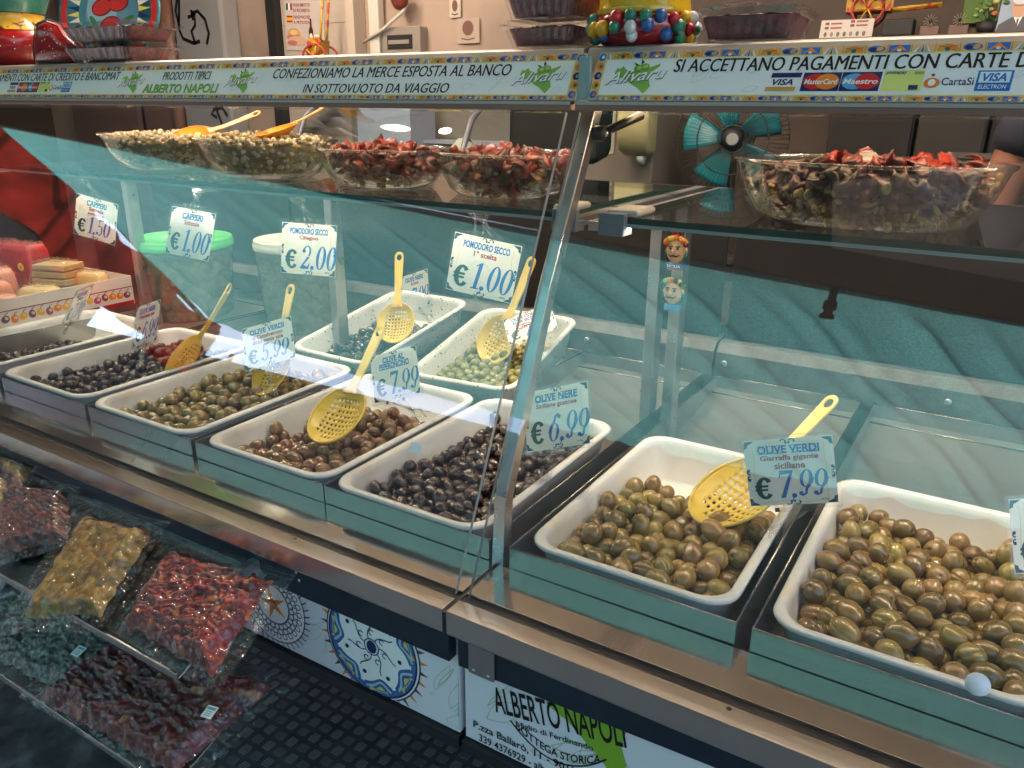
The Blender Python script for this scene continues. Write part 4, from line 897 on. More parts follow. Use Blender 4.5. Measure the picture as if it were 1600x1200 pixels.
# ------------------------------------------------------------------ price tags
CARD = mat('price_card', srgb(236, 234, 222), 0.4, 0, var=0.03, vscale=20)
W_, H_ = 0.122, 0.104
def swirl(a, u, v, s, c, flipx=1, flipy=1, lay=2):
    for q in (-1, 1):
        pts = [(u + flipx * q * s * (0.25 + 0.75 * t) * cos(1.2 + 3.6 * t) * 0.9 + q * s * 0.65 * flipx, v + flipy * s * (0.2 + 0.7 * t) * sin(1.2 + 3.6 * t)) for t in [k / 9 for k in range(10)]]
        a.stroke(pts, s * 0.5, c, lay, s * 0.2)
def price_tag(key, pos, title, sub, price, unit, label, clip, hang=False):
    cx, cyy, cz, yaw, tilt, roll = pos
    e = empty('price_tag'); M = Matrix.Rotation(yaw, 4, 'Z') @ Matrix.Rotation(tilt, 4, 'X') @ Matrix.Rotation(roll, 4, 'Y')
    e.matrix_world = Matrix.Translation((cx, cyy, cz)) @ M
    # card stands in the local x-z plane and faces -y
    Rm = Matrix(((1, 0, 0, 0), (0, 0, -1, 0), (0, 1, 0, 0), (0, 0, 0, 1)))
    hold = MB().loft([rrect(W_ / 2, H_ / 2, 0.004, -0.0006), rrect(W_ / 2, H_ / 2, 0.004, 0.0034)], 0, Rm @ Matrix.Translation((0, 0, 0)), smooth=False)
    hold.build('holder', CLEAR, e, bevel=0.0005)
    cw, chh = W_ / 2 - 0.005, H_ / 2 - 0.005
    cd = MB().box(-cw, cw, -chh, chh, 0.0006, 0.0012, M=Rm).build('card', CARD, e)
    a = Art(0.00012)
    for sx in (-1, 1):
        for sy in (-1, 1):
            a.poly([(sx * (cw - 0.001), sy * (chh - 0.001)), (sx * (cw - 0.014), sy * (chh - 0.001)), (sx * (cw - 0.010), sy * (chh - 0.004)), (sx * (cw - 0.006), sy * (chh - 0.005)), (sx * (cw - 0.004), sy * (chh - 0.010)), (sx * cw, sy * (chh - 0.012))], (12, 78, 92), 1)
            a.ell(sx * (cw - 0.006), sy * (chh - 0.0035), 0.003, 0.002, 'navy', 2, n=8); a.ell(sx * (cw - 0.003), sy * (chh - 0.008), 0.0018, 0.003, 'dkgreen', 2, n=8)
    for sx in (-1, 1): a.stroke([(sx * (cw - 0.011 - 0.001 * sin(q * 1.1)), -chh + 0.008 + q * (2 * chh - 0.016) / 9) for q in range(10)], 0.0008, 'yellow', 1)
    for sy in (-1, 1): a.stroke([(-cw + 0.016 + q * (2 * cw - 0.032) / 9, sy * (chh - 0.005 - 0.0015 * sin(q * 0.9 + sy))) for q in range(10)], 0.0008, 'yellow', 1)
    a.stroke([(-0.03 + 0.008 * q, -0.012 + 0.022 * sin(q * 0.55)) for q in range(9)], 0.0007, 'leaf', 1); a.stroke([(-0.02 + 0.006 * q, 0.03 - 0.006 * q) for q in range(9)], 0.0007, 'leaf', 1)
    for (u, v, fy) in ((0, chh - 0.0025, -1), (0, -chh + 0.0025, 1)):
        for q in (-1, 1):
            a.ring(u + q * 0.0055, v + fy * 0.0012, 0.0042, 0.0036, 0.0022, 0.0024, 'navy', 2, 14, -0.6 if fy < 0 else -2.6, 2.9 if fy < 0 else 1.0); a.ell(u + q * 0.0018, v + fy * 0.003, 0.0017, 0.0015, 'navy', 2, n=8)
    for u in (-cw + 0.0035, cw - 0.0035):
        for q in (-1, 1): a.ring(u, q * 0.0048 - 0.002, 0.003, 0.0042, 0.0014, 0.0026, 'navy', 2, 12, -2.2, 2.2, rot=0 if u > 0 else pi); a.ell(u, q * 0.006 - 0.002, 0.0016, 0.0018, 'navy', 2, n=8)
    y = chh - 0.0085
    for k, t in enumerate(title):
        wd = min(0.078, 0.0066 * len(t) * (1.15 if len(title) == 1 else 1.0)); a.text(t, -wd / 2, y - 0.0115, wd / 2, y, 'blue', 3, 0.035, 0.0); 
        # slab feet under and over the letters
        for q in range(len(t)):
            if t[q] != ' ' and len(t) < 12:
                c_ = -wd / 2 + wd * (q + 0.5) / len(t); a.rect(c_ - wd / len(t) * 0.44, y - 0.0118, c_ + wd / len(t) * 0.44, y - 0.0106, 'blue', 3); a.rect(c_ - wd / len(t) * 0.40, y - 0.0012, c_ + wd / len(t) * 0.40, y - 0.0002, 'blue', 3)
        y -= 0.0128
    for t in sub:
        wd = min(0.074, 0.0043 * len(t)); a.text(t, -wd / 2, y - 0.0105, wd / 2, y - 0.001, 'crimson', 3, 0.03); y -= 0.0105
    hh = 0.0435 if len(sub) + len(title) < 3 else 0.039
    u = -cw + 0.010; v = -chh + 0.0105
    euro(a, u, v - 0.001, hh * 0.82, 'dkgreen'); u += hh * 0.68
    for ch in price: u += didone(a, ch, u, v, hh, 'blue')
    if unit: a.text(unit, cw - 0.021, -chh + 0.0045, cw - 0.0115, -chh + 0.008, 'black', 3, 0.01)
    a.build('lettering', e, Rm @ Matrix.Translation((0, 0, 0.00125)))
    # clear clip: cross bar, neck and two jaws reaching to the shelf or the tray rim
    s_ = 1 if hang else -1
    bar = MB().box(-0.032, 0.032, -0.0045, 0.0015, s_ * H_ / 2 - 0.004, s_ * H_ / 2 + 0.004)
    cb = bar.build('clip_bar', CLEAR, e, bevel=0.001)
    for q in (-0.022, 0.018):
        MB().box(q - 0.003, q + 0.003, -0.0052, -0.0047, s_ * H_ / 2 - 0.003, s_ * H_ / 2 + 0.003).build('clip_catch', mat('smoky_plastic', (0.05, 0.05, 0.045), 0.3), cb)
    inv = (e.matrix_world.inverted() @ Vector(clip)); a0 = Vector((0.004, -0.002, s_ * H_ / 2 + s_ * 0.002)); mid = a0.lerp(inv, 0.5)
    MB().tube([a0, mid], 0.0042, 8, flat=0.5).tube([a0 + Vector((-0.014, 0, 0)), mid], 0.0022, 6).tube([a0 + Vector((0.014, 0, 0)), mid], 0.0022, 6).ball(tuple(mid), 0.0062, n=10, k=6).build('clip_neck', CLEAR, e)
    d = (inv - mid); J = MB(); n1 = d.normalized(); side = n1.cross(Vector((0, 1, 0))).normalized() if abs(n1.y) < 0.9 else Vector((1, 0, 0))
    for q in (-1, 1):
        J.tube([mid, mid.lerp(inv, 0.5) + side * q * 0.011, inv + side * q * 0.0035], [0.003, 0.0036, 0.0022], 8, flat=0.55)
        J.tube([mid.lerp(inv, 0.45) + side * q * 0.009, inv + side * q * 0.016 + n1 * 0.006], [0.003, 0.004], 8, flat=0.4)
    J.ball(tuple(mid.lerp(inv, 0.55)), 0.0055, n=10, k=6).build('clip_jaws', CLEAR, e)
    tag(e, label, 'price tag', 'price tags'); return e
SH = 1.3345
price_tag('A', (-1.275, 0.40, 1.232, 0.30, -0.10, 0.20), ['CAPPERI'], ['Sottosale', 'puntellina'], '1,50', '', 'price tag 1,50 hanging below the shelf, farthest left', (-1.245, 0.36, SH), True)
price_tag('B', (-0.866, 0.345, 1.242, 0.15, -0.30, 0.08), ['CAPPERI'], ['Sottosale'], '1,00', '', 'price tag 1,00 for capers in front of the green bucket lid', (-0.83, 0.345, SH), True)
price_tag('C', (-0.594, 0.395, 1.230, 0.30, -0.20, 0.02), ['POMODORO SECCO'], ['Ciliegino'], '2,00', 'etto', 'price tag 2,00 hanging below the shelf', (-0.585, 0.36, SH), True)
price_tag('D', (-0.201, 0.393, 1.239, 0.34, -0.09, 0.17), ['POMODORO SECCO'], ['1\u00b0 scelta'], '1,00', 'etto', 'price tag 1,00 for dried tomatoes hanging next to the leaning post', (-0.19, 0.36, SH), True)
price_tag('T0', (-1.436, 0.411, 1.004, -0.374, -0.618, -0.383), ['OLIVE NERE'], ['Siciliane'], '7,00', '', 'pinkish price tag leaning steeply at the far left', (-1.43, 0.36, 0.944))
price_tag('T1', (-1.100, 0.373, 1.016, -0.22, -0.40, -0.36), ['OLIVE NERE'], ['Dolci senza sale'], '6.99', '', 'price tag 6.99 over the black olives at the left', (-1.04, 0.30, 0.943))
price_tag('T2', (-0.750, 0.412, 1.017, 0.29, -0.60, -0.36), ['OLIVE VERDI'], ['di Castelvetrano', 'dolci senza sale'], '5,99', '', 'price tag 5,99 over the green olives', (-0.668, 0.33, 0.944))
price_tag('T3', (-0.450, 0.456, 0.992, -0.01, -0.38, -0.38), ['OLIVE AL', 'PEPERONCINO'], [], '7.99', 'al Kg', 'price tag 7.99 for chilli olives beside the big yellow scoop', (-0.336, 0.40, 0.944))
price_tag('R1', (-0.802, 0.966, 1.017, -0.25, -0.22, -0.36), ['OLIVE NERE'], ['Al forno'], '7,99', '', 'small looking price tag 7,99 in the baked black olives', (-0.63, 0.82, 0.99))
price_tag('R2', (-0.351, 0.803, 1.028, -0.10, -1.05, -0.75), ['OLIVE CONDITE', 'ALLA SICILIANA'], ['Origano, menta,', 'aglio, sedano'], '7,99', '', 'price tag behind the leaning post over the seasoned olives', (-0.30, 0.77, 0.985))
price_tag('T4', (-0.019, 0.318, 1.044, -0.16, -0.46, -0.40), ['OLIVE NERE'], ['Siciliane gustose'], '6,99', 'al Kg', 'price tag 6,99 just right of the leaning post', (-0.034, 0.30, 0.944))
price_tag('T5', (0.319, 0.348, 1.030, 0.24, -0.06, -0.22), ['OLIVE VERDI'], ['Giarraffa gigante', 'siciliane'], '7,99', 'al Kg', 'price tag 7,99 in front, clipped between the two right trays', (0.313, 0.315, 0.940))
price_tag('T6', (0.630, 0.445, 0.985, 0.45, -0.35, -0.12), ['OLIVE VERDI'], ['siciliane'], '6,99', 'al Kg', 'price tag cut off by the right edge of the photo', (0.629, 0.35, 0.94))
# ------------------------------------------------------------------ glass bowls on the shelf
TOMR = mat('dried_tomato_red', (0.26, 0.021, 0.011), 0.42, 0, var=0.45, vscale=40, col2=(0.11, 0.014, 0.01), c2scale=22, c2lo=0.42, c2hi=0.62, bump=0.5, bscale=120, coat=0.25)
TOMD = mat('dried_tomato_dark', (0.10, 0.016, 0.010), 0.42, 0, var=0.4, vscale=40, col2=(0.20, 0.03, 0.013), c2scale=18, c2lo=0.5, c2hi=0.7, bump=0.5, bscale=120, coat=0.25)
TOMB = mat('dried_tomato_brown', (0.06, 0.022, 0.013), 0.45, 0, var=0.4, vscale=40, col2=(0.10, 0.03, 0.016), c2scale=14, bump=0.5, bscale=120, coat=0.3)
GARL = mat('garlic_flake', (0.42, 0.29, 0.11), 0.45, 0, var=0.25, vscale=60)
CAPL = mat('salted_caper_pale', (0.62, 0.53, 0.40), 0.7, 0, var=0.25, vscale=60, bump=0.4, bscale=200)
CAPD = mat('caper_olive', (0.23, 0.18, 0.085), 0.55, 0, var=0.35, vscale=60, bump=0.3, bscale=200)
def petal(b, c, s, rnd, mi):
    """curled, shrivelled piece of dried tomato"""
    e = Euler((rnd.uniform(0, 3.1), rnd.uniform(-1, 1), rnd.uniform(0, 6.28))).to_matrix(); cu = rnd.uniform(0.3, 1.1); off = Vector((rnd.uniform(0, 40), rnd.uniform(0, 40), rnd.uniform(0, 40)))
    def f(p):
        p = Vector(p); n1 = noise.noise(p * 1.4 + off); n2 = abs(noise.noise(p * 3.4 + off * 2))
        r = 1 + 0.5 * n1 - 0.55 * n2; x, y, z = p.x * r * 1.1, p.y * r * 0.72, p.z * (0.30 + 0.25 * n2)
        z += cu * (0.55 * x * x - 0.28 * y * y) - 0.2
        q = e @ Vector((x, y, z)); return (c[0] + q.x * s, c[1] + q.y * s, c[2] + q.z * s)
    t = MB().ball((0, 0, 0), 1.0, 0, 14, 9); b.add([f(p) for p in t.v], t.f, mi, None, True)
def bowl(label, cx, cyy, r0, r1, h, sx=1.0, sy=1.0, flare=0.0, name='glass_bowl', oval=False):
    e = empty(name, (cx, cyy, 1.3468)); t = 0.0035
    outp = [(0.001, 0.0), (r0 * 0.7, 0.0), (r0, 0.002), (r0 + (r1 - r0) * 0.35, h * 0.16), (r0 + (r1 - r0) * 0.7, h * 0.5), (r1 - 0.002, h * 0.9), (r1 + 0.004, h * 0.965), (r1 + 0.004, h)]
    inp = [(r1 - t, h), (r1 - t - 0.002, h * 0.9), (r0 + (r1 - r0) * 0.7 - t, h * 0.5), (r0 + (r1 - r0) * 0.35 - t, h * 0.18), (r0 - t, 0.008), (r0 * 0.6, 0.006), (0.001, 0.006)]
    MB().lathe(outp + inp, 56, sx=sx, sy=sy).build('bowl_wall', BOWLG, e)
    MB().tube([((r1 + 0.002) * sx * cos(q), (r1 + 0.002) * sy * sin(q), h - 0.001) for q in [2 * pi * k / 56 for k in range(57)]], 0.0022, 8).build('bowl_rim', BOWLG, e)
    tag(e, label, 'bowl', 'glass bowls on the shelf'); return e
def inside(rnd, r0, r1, h, sx, sy, fill):
    z = 0.01 + rnd.random() * fill * h; rr = (r0 + (r1 - r0) * min(1, z / h) ** 0.8 - 0.011) * sqrt(rnd.random()); g = rnd.uniform(0, 6.28)
    return (rr * cos(g) * sx, rr * sin(g) * sy, z)
def tomato_heap(label, cx, cyy, r0, r1, h, sx, sy, n, s, mats, seed, mound, flakes=0):
    rnd = random.Random(seed); b = MB()
    for k in range(n):
        z = (k / n) ** 0.8; g = rnd.uniform(0, 6.28)
        lim = (r0 + (r1 - r0) * min(1, z * 0.95) ** 0.8 - s * 0.85); rr = lim * sqrt(rnd.random()); 
        hz = 0.012 + z * h * mound * (1 - 0.25 * (rr / max(lim, 0.01)) ** 2) + rnd.uniform(-0.004, 0.004)
        petal(b, (cx + rr * cos(g) * sx, cyy + rr * sin(g) * sy, 1.3468 + hz), s * rnd.uniform(0.75, 1.2), rnd, rnd.randrange(len(mats)))
    o = b.build('dried_tomatoes', mats, recalc=False); stuff(o, label, 'dried tomatoes')
    if flakes:
        f = MB()
        for k in range(flakes):
            g = rnd.uniform(0, 6.28); z = rnd.random() ** 1.6; lim = (r0 + (r1 - r0) * min(1, z) ** 0.8 - 0.007); q = (cx + lim * cos(g) * sx, cyy + lim * sin(g) * sy, 1.353 + z * h * 0.78)
            f.ball((0, 0, 0), 0.0062 * rnd.uniform(0.7, 1.3), 0, 9, 5, Matrix.Translation(q) @ Euler((rnd.uniform(0, 3), rnd.uniform(0, 3), g)).to_matrix().to_4x4(), (1, 0.75, 0.28))
        stuff(f.build('garlic_flakes', GARL, recalc=False), 'pale garlic flakes among the dried tomatoes in the right bowl', 'garlic')
def caper_heap(label, cx, cyy, r0, r1, h, sx, sy, n, mats, seed, wts):
    rnd = random.Random(seed); b = MB()
    for k in range(n):
        z = rnd.random(); g = rnd.uniform(0, 6.28); lim = (r0 + (r1 - r0) * z ** 0.8 - 0.009); rr = lim * (rnd.random() ** 0.33)
        hz = 0.012 + z * h * 0.76 + (0.012 * (1 - (rr / lim) ** 2) if z > 0.85 else 0)
        b.ball((cx + rr * cos(g) * sx, cyy + rr * sin(g) * sy, 1.3468 + hz), 0.0052 * rnd.uniform(0.75, 1.25), 0 if rnd.random() < wts else 1, 7, 4, None, (rnd.uniform(0.9, 1.2), rnd.uniform(0.85, 1.1), rnd.uniform(0.8, 1.0)))
    # fill under the surface
    b.lathe([(r0 - 0.014, 0.01), (r0 + (r1 - r0) * 0.6 - 0.014, h * 0.5), (r1 - 0.016, h * 0.78), (r1 * 0.5, h * 0.9), (0.002, h * 0.95)], 32, 1, Matrix.Translation((cx, cyy, 1.3468)), sx, sy)
    stuff(b.build('capers', mats, recalc=False), label, 'capers')
BW = [(-1.105, 0.485), (-0.790, 0.485), (-0.475, 0.48), (-0.212, 0.478), (0.340, 0.452)]
bowl('clear bowl of white salted capers at the left end of the shelf', *BW[0], 0.105, 0.168, 0.075, 1.0, 0.72)
caper_heap('white salted capers in the left bowl', *BW[0], 0.105, 0.168, 0.075, 1.0, 0.72, 2300, [CAPL, CAPD], 1, 0.93)
bowl('clear bowl of brown capers with the orange scoop', *BW[1], 0.105, 0.165, 0.075, 1.0, 0.72)
caper_heap('brown salted capers heaped in the second bowl', *BW[1], 0.105, 0.165, 0.08, 1.0, 0.72, 2300, [CAPL, CAPD], 2, 0.45)
bowl('round glass bowl of bright red dried tomatoes, third on the shelf', *BW[2], 0.085, 0.128, 0.066, 1.0, 0.85)
tomato_heap('bright red dried cherry tomatoes in the third bowl', *BW[2], 0.085, 0.128, 0.066, 1.0, 0.85, 400, 0.0132, [TOMR, TOMR, TOMD], 3, 0.92)
bowl('round glass bowl of dark dried tomatoes beside the leaning post', *BW[3], 0.085, 0.122, 0.068, 1.0, 0.85)
tomato_heap('dark red dried tomatoes in the bowl beside the leaning post', *BW[3], 0.085, 0.122, 0.068, 1.0, 0.85, 320, 0.0148, [TOMD, TOMB, TOMD, TOMR], 4, 0.86)
bowl('large oval glass dish of seasoned dried tomatoes on the right shelf', *BW[4], 0.115, 0.158, 0.078, 1.02, 0.66)
tomato_heap('seasoned dried tomatoes in the large oval dish', *BW[4], 0.115, 0.158, 0.078, 1.02, 0.66, 430, 0.0148, [TOMB, TOMD, TOMD, TOMB], 5, 0.80, 130)
b = MB(); rnd = random.Random(9)
for k in range(70): petal(b, (0.30 + rnd.uniform(0.0, 0.165), 0.45 + rnd.uniform(-0.05, 0.06), 1.3468 + 0.066 + 0.016 * rnd.random()), 0.0125, rnd, 0)
stuff(b.build('tomato_topping', TOMR, recalc=False), 'bright red dried tomatoes lying on top of the large oval dish', 'dried tomatoes')
scoop('orange scoop standing in the brown capers', (-0.735, 0.47, 1.437), (-0.705, 0.59, 1.472), (-0.25, -0.75, 0.6), YELO, True, 1.15, name='caper_scoop')
scoop('orange scoop sunk into the white capers, only its lip showing', (-1.0, 0.48, 1.420), (-0.95, 0.58, 1.445), (0.1, -0.6, 0.8), YELO, True, 1.3, name='caper_scoop')
sp = empty('clear_spoon', (0.335, 0.455, 1.425), (0.5, -0.4, 0.6))
MB().ball((0, 0, 0), 0.019, 0, 16, 10, None, (1, 0.75, 0.5)).build('spoon_bowl', glass('spoon_plastic', (0.92, 0.93, 0.9), 1.5, haze=0.35, hazecol=(0.7, 0.7, 0.66)), sp)
MB().tube([(0.015, 0, 0), (0.05, 0.002, -0.03), (0.09, 0.004, -0.045)], [0.005, 0.004, 0.004], 8, flat=0.5).build('handle', CLEAR, sp)
tag(sp, 'clear plastic spoon stuck in the large oval tomato dish', 'spoon')

# ------------------------------------------------------------------ things on top of the header
PUNNET = glass('punnet_plastic', (0.97, 0.975, 0.975), 1.4, haze=0.012, hazecol=(0.85, 0.87, 0.87), gain=0.8)
MIXD = mat('dark_dried_fruit', (0.15, 0.02, 0.024), 0.4, 0, var=0.5, vscale=70, col2=(0.05, 0.010, 0.012), c2scale=50, bump=0.8, bscale=140, coat=0.2)
def punnet(label, cx, cyy, z, wx, wy, h, rz=0.0, lab=True):
    e = empty('plastic_punnet', (cx, cyy, z), (0, 0, rz)); X, Y = wx / 2, wy / 2; n = 8; rings = []
    base = rrect(1, 1, 0.22, 0, n)
    def ring(k, zz, rib):
        out = []
        m = len(base)
        P_ = []
        for i in range(m):
            a_, b_ = base[i], base[(i + 1) % m]
            seg = max(1, int(round(sqrt((a_[0] - b_[0]) ** 2 + (a_[1] - b_[1]) ** 2) / 0.11)))
            for q in range(seg): P_.append((a_[0] + (b_[0] - a_[0]) * q / seg, a_[1] + (b_[1] - a_[1]) * q / seg))
        for i, p in enumerate(P_):
            f = k * (1 - (rib if i % 2 else 0)); out.append((p[0] * X * f, p[1] * Y * f, zz))
        return out
    w_ = MB().loft([ring(0.80, 0.0, 0.03), ring(0.82, 0.003, 0.035), ring(0.95, h - 0.006, 0.03), ring(0.98, h - 0.004, 0.0), ring(1.05, h - 0.003, 0.0)], 0, None, True, False, False)
    w_.build('tub', PUNNET, e)
    MB().loft([ring(1.05, h - 0.002, 0), ring(1.05, h + 0.0005, 0), ring(0.95, h + 0.001, 0), ring(0.92, h + 0.006, 0)], 0, None, False, True, False).build('lid', PUNNET, e)
    off = Vector((cx * 9, cyy * 7, z))
    c_ = MB(); c_.grid(26, 18, lambda u, v: ((2 * u - 1) * X * 0.86, (2 * v - 1) * Y * 0.86, h * 0.86 + 0.004 * noise.noise(Vector((u * 14, v * 11, 0)) + off)), 0)
    c_.loft([[(p[0] * 0.93, p[1] * 0.93, p[2]) for p in ring(0.80, 0.004, 0)], [(p[0] * 0.95, p[1] * 0.95, p[2]) for p in ring(0.92, h * 0.86, 0)]], 0, None, True, False, False)
    stuff(c_.build('contents', MIXD, e))
    if lab:
        MB().box(-X * 0.42, X * 0.18, -Y * 1.0, -Y * 0.72, h + 0.0066, h + 0.0069).build('price_label', mat('paper_label', srgb(225, 228, 222), 0.5), e)
        a = Art(); a.text('2\u20ac', -X * 0.3, -Y * 0.96, X * 0.02, -Y * 0.76, (70, 80, 70), 1); a.rect(X * 0.06, -Y, X * 0.18, -Y * 0.72, (30, 120, 90), 1); a.build('label_print', e, Matrix.Translation((0, 0, h + 0.0070)))
    tag(e, label, 'punnet', 'plastic punnets on the header'); return e
HT = 1.5608
punnet('lower of the two stacked punnets of dark dried fruit at the left', -1.085, 0.40, HT, 0.235, 0.13, 0.031, 0.0, False)
punnet('upper of the two stacked punnets of dark dried fruit at the left', -1.087, 0.402, HT + 0.037, 0.240, 0.13, 0.031, 0.02, False)
punnet('lower of the two stacked punnets left of the ceramic pot', -0.082, 0.405, HT, 0.125, 0.11, 0.031, -0.05)
punnet('upper of the two stacked punnets left of the ceramic pot', -0.085, 0.407, HT + 0.037, 0.128, 0.11, 0.036, -0.03)
punnet('single punnet of dark red dried fruit right of the ceramic pot', 0.196, 0.405, HT, 0.128, 0.11, 0.034, 0.04)
# ceramic pot ringed with coloured fruit
e = empty('ceramic_pot', (0.052, 0.395, HT))
REDG = mat('red_glaze', (0.30, 0.008, 0.012), 0.14, 0, var=0.2, vscale=30, coat=0.6); YELG = mat('yellow_glaze', (0.68, 0.40, 0.015), 0.16, 0, var=0.1, coat=0.6, bump=0.5, bscale=60)
MB().lathe([(0.001, 0.0), (0.05, 0.0), (0.058, 0.006), (0.064, 0.016), (0.064, 0.03), (0.06, 0.038), (0.001, 0.04)], 40).build('bowl_body', REDG, e)
MB().lathe([(0.001, 0.037), (0.06, 0.036), (0.0625, 0.040), (0.06, 0.045), (0.058, 0.06), (0.064, 0.10), (0.05, 0.15), (0.001, 0.16)], 40).build('upper_body', YELG, e)
cols = ['white_g', 'green_g', 'red_g', 'blue_g', 'yellow_g', 'sky_g']
CG = {'white_g': srgb(214, 214, 206), 'green_g': srgb(38, 120, 92), 'red_g': srgb(186, 30, 40), 'blue_g': srgb(46, 92, 150), 'yellow_g': srgb(222, 170, 30), 'sky_g': srgb(140, 184, 200)}
rnd = random.Random(4)
for row, (zz, nb, rr) in enumerate(((0.031, 22, 0.066), (0.020, 20, 0.0675), (0.0095, 18, 0.062))):
    for k in range(nb):
        if rnd.random() < (0.1, 0.12, 0.45)[row]: continue
        g = 2 * pi * (k + 0.5 * (row % 2)) / nb; cn = rnd.choice(cols)
        MB().ball((rr * cos(g), rr * sin(g), zz + rnd.uniform(-0.002, 0.002)), 0.0082 * rnd.uniform(0.85, 1.12), 0, 12, 8, None, (1, 1, 1.1)).build('fruit', mat('glaze_' + cn, CG[cn], 0.38, 0, var=0.22, vscale=120, coat=0.12, bump=0.3, bscale=150), e)
tag(e, 'glazed pot with red foot, rows of coloured ceramic fruit and yellow body', 'pot')
# red painted ceramics at the left end
RPL = mat('red_painted_ceramic', (0.36, 0.012, 0.012), 0.22, 0, var=0.15, vscale=12, coat=0.4)
def disc_plate(label, loc, R, rot, art):
    e = empty('ceramic_plate', loc, rot)
    MB().lathe([(0.001, 0.0), (R * 0.55, 0.0), (R * 0.62, 0.004), (R * 0.95, 0.012), (R, 0.014), (R * 0.99, 0.017), (R * 0.93, 0.0155), (R * 0.62, 0.0085), (R * 0.55, 0.005), (0.001, 0.005)], 48).build('plate_body', mat('teal_plate_glaze', srgb(70, 130, 140), 0.2, 0, var=0.2, coat=0.4), e)
    a = Art(0.0002); art(a, R); a.build('painting', e, Matrix.Translation((0, 0, 0.0056))); tag(e, label, 'plate'); return e
def pears(a, R):
    a.ell(0, 0, R * 0.53, R * 0.53, (100, 150, 170), 1, n=40); a.ell(-R * 0.2, R * 0.1, R * 0.3, R * 0.4, (150, 190, 200), 2, n=20)
    for (u, v) in ((-0.2, 0.12), (0.12, 0.2), (-0.02, -0.2)):
        a.ell(u * R, v * R, R * 0.21, R * 0.16, 'darkred', 3, rot=0.3); a.ell(u * R, v * R, R * 0.185, R * 0.135, (206, 50, 44), 4, rot=0.3)
    for (u, v, g) in ((0.32, -0.1, 0.5), (-0.35, -0.15, 2.2), (0.3, 0.35, 1.0)): a.ell(u * R, v * R, R * 0.14, R * 0.05, (70, 130, 60), 3, rot=g)
def pears2(a, R): pears(a, R)
disc_plate('round painted plate with red prickly pears leaning behind the punnets', (-1.185, 0.46, 1.66), 0.115, (radians(72), 0, radians(24)), pears2)
e = bpy.data.objects['ceramic_plate']
a = Art(0.0002)
for k in range(36):
    g = 2 * pi * k / 36; a.poly([(0.068 * cos(g), 0.068 * sin(g)), (0.094 * cos(g + 0.08), 0.094 * sin(g + 0.08)), (0.068 * cos(g + 0.17), 0.068 * sin(g + 0.17))], ('yellow', 'cream', 'navy')[k % 3], 2)
a.ring(0, 0, 0.109, 0.109, 0.096, 0.096, (190, 40, 40), 1, 48); a.build('rim_painting', e, Matrix.Translation((0, 0, 0.0168)))
def jug(label, loc, pts, name, rz=0):
    """flat painted ceramic shape: thick silhouette with outline"""
    e = empty(name, loc, (radians(90), 0, rz)); bm = MB(); n = len(pts); mid = [sum(p[0] for p in pts) / n, sum(p[1] for p in pts) / n]
    rings = [[(mid[0] + (p[0] - mid[0]) * k, mid[1] + (p[1] - mid[1]) * k, z) for p in pts] for k, z in ((0.9, -0.02), (1.0, -0.012), (1.0, 0.0), (0.93, 0.01), (0.7, 0.018), (0.3, 0.022))]
    bm.loft(rings).build('body', RPL, e)
    a = Art(0.0003); P_ = [(mid[0] + (p[0] - mid[0]) * 0.985, mid[1] + (p[1] - mid[1]) * 0.985) for p in pts] ; P_.append(P_[0])
    a.stroke(P_, 0.008, (120, 150, 140), 1); a.stroke([(mid[0] + (p[0] - mid[0]) * 0.9, mid[1] + (p[1] - mid[1]) * 0.9) for p in pts] + [(mid[0] + (pts[0][0] - mid[0]) * 0.9, mid[1] + (pts[0][1] - mid[1]) * 0.9)], 0.003, 'black', 40)
    rnd = random.Random(3)
    for k in range(26):
        u = mid[0] + rnd.uniform(-0.03, 0.03); v = mid[1] + rnd.uniform(-0.03, 0.03); a.ell(u, v, 0.0012, 0.0012, 'cream', 76, n=6)
    a.build('painting', e, Matrix.Translation((0, 0, 0.0015))); tag(e, label, 'ceramic'); return e
jug('red painted ceramic figure with grey outline beside the left punnets', (-1.255, 0.36, HT), [(-0.05, 0.0), (0.05, 0.0), (0.085, 0.01), (0.07, 0.03), (0.045, 0.05), (0.03, 0.075), (0.0, 0.085), (-0.03, 0.078), (-0.04, 0.05), (-0.048, 0.025)], 'ceramic_figure', radians(16))
e = empty('ceramic_vase', (-1.50, 0.42, HT))
MB().lathe([(0.001, 0.0), (0.05, 0.0), (0.075, 0.02), (0.09, 0.05), (0.08, 0.075), (0.062, 0.092), (0.06, 0.11), (0.085, 0.16), (0.08, 0.165), (0.001, 0.15)], 40).build('body', RPL, e)
MB().lathe([(0.0815, 0.075), (0.0645, 0.0925), (0.0625, 0.108), (0.0635, 0.11)], 40).build('neck_band', mat('yellow_band_glaze', (0.62, 0.36, 0.04), 0.25, coat=0.4, col2=(0.1, 0.05, 0.02), c2scale=60, c2lo=0.56, c2hi=0.6), e)
MB().lathe([(0.0642, 0.112), (0.0865, 0.16)], 40).build('collar', mat('green_glaze_collar', srgb(70, 140, 120), 0.25, coat=0.4, var=0.3, vscale=40), e)
for k in range(40):
    g = rnd.uniform(0, 6.28); z = rnd.uniform(0.02, 0.07); r_ = 0.075 + 0.015 * (1 - ((z - 0.05) / 0.03) ** 2)
    MB().ball((r_ * cos(g), r_ * sin(g), z), 0.0015, 0, 6, 4).build('painted_dot', ink('cream'), e)
tag(e, 'red glazed vase with yellow band at the left photo edge', 'vase')

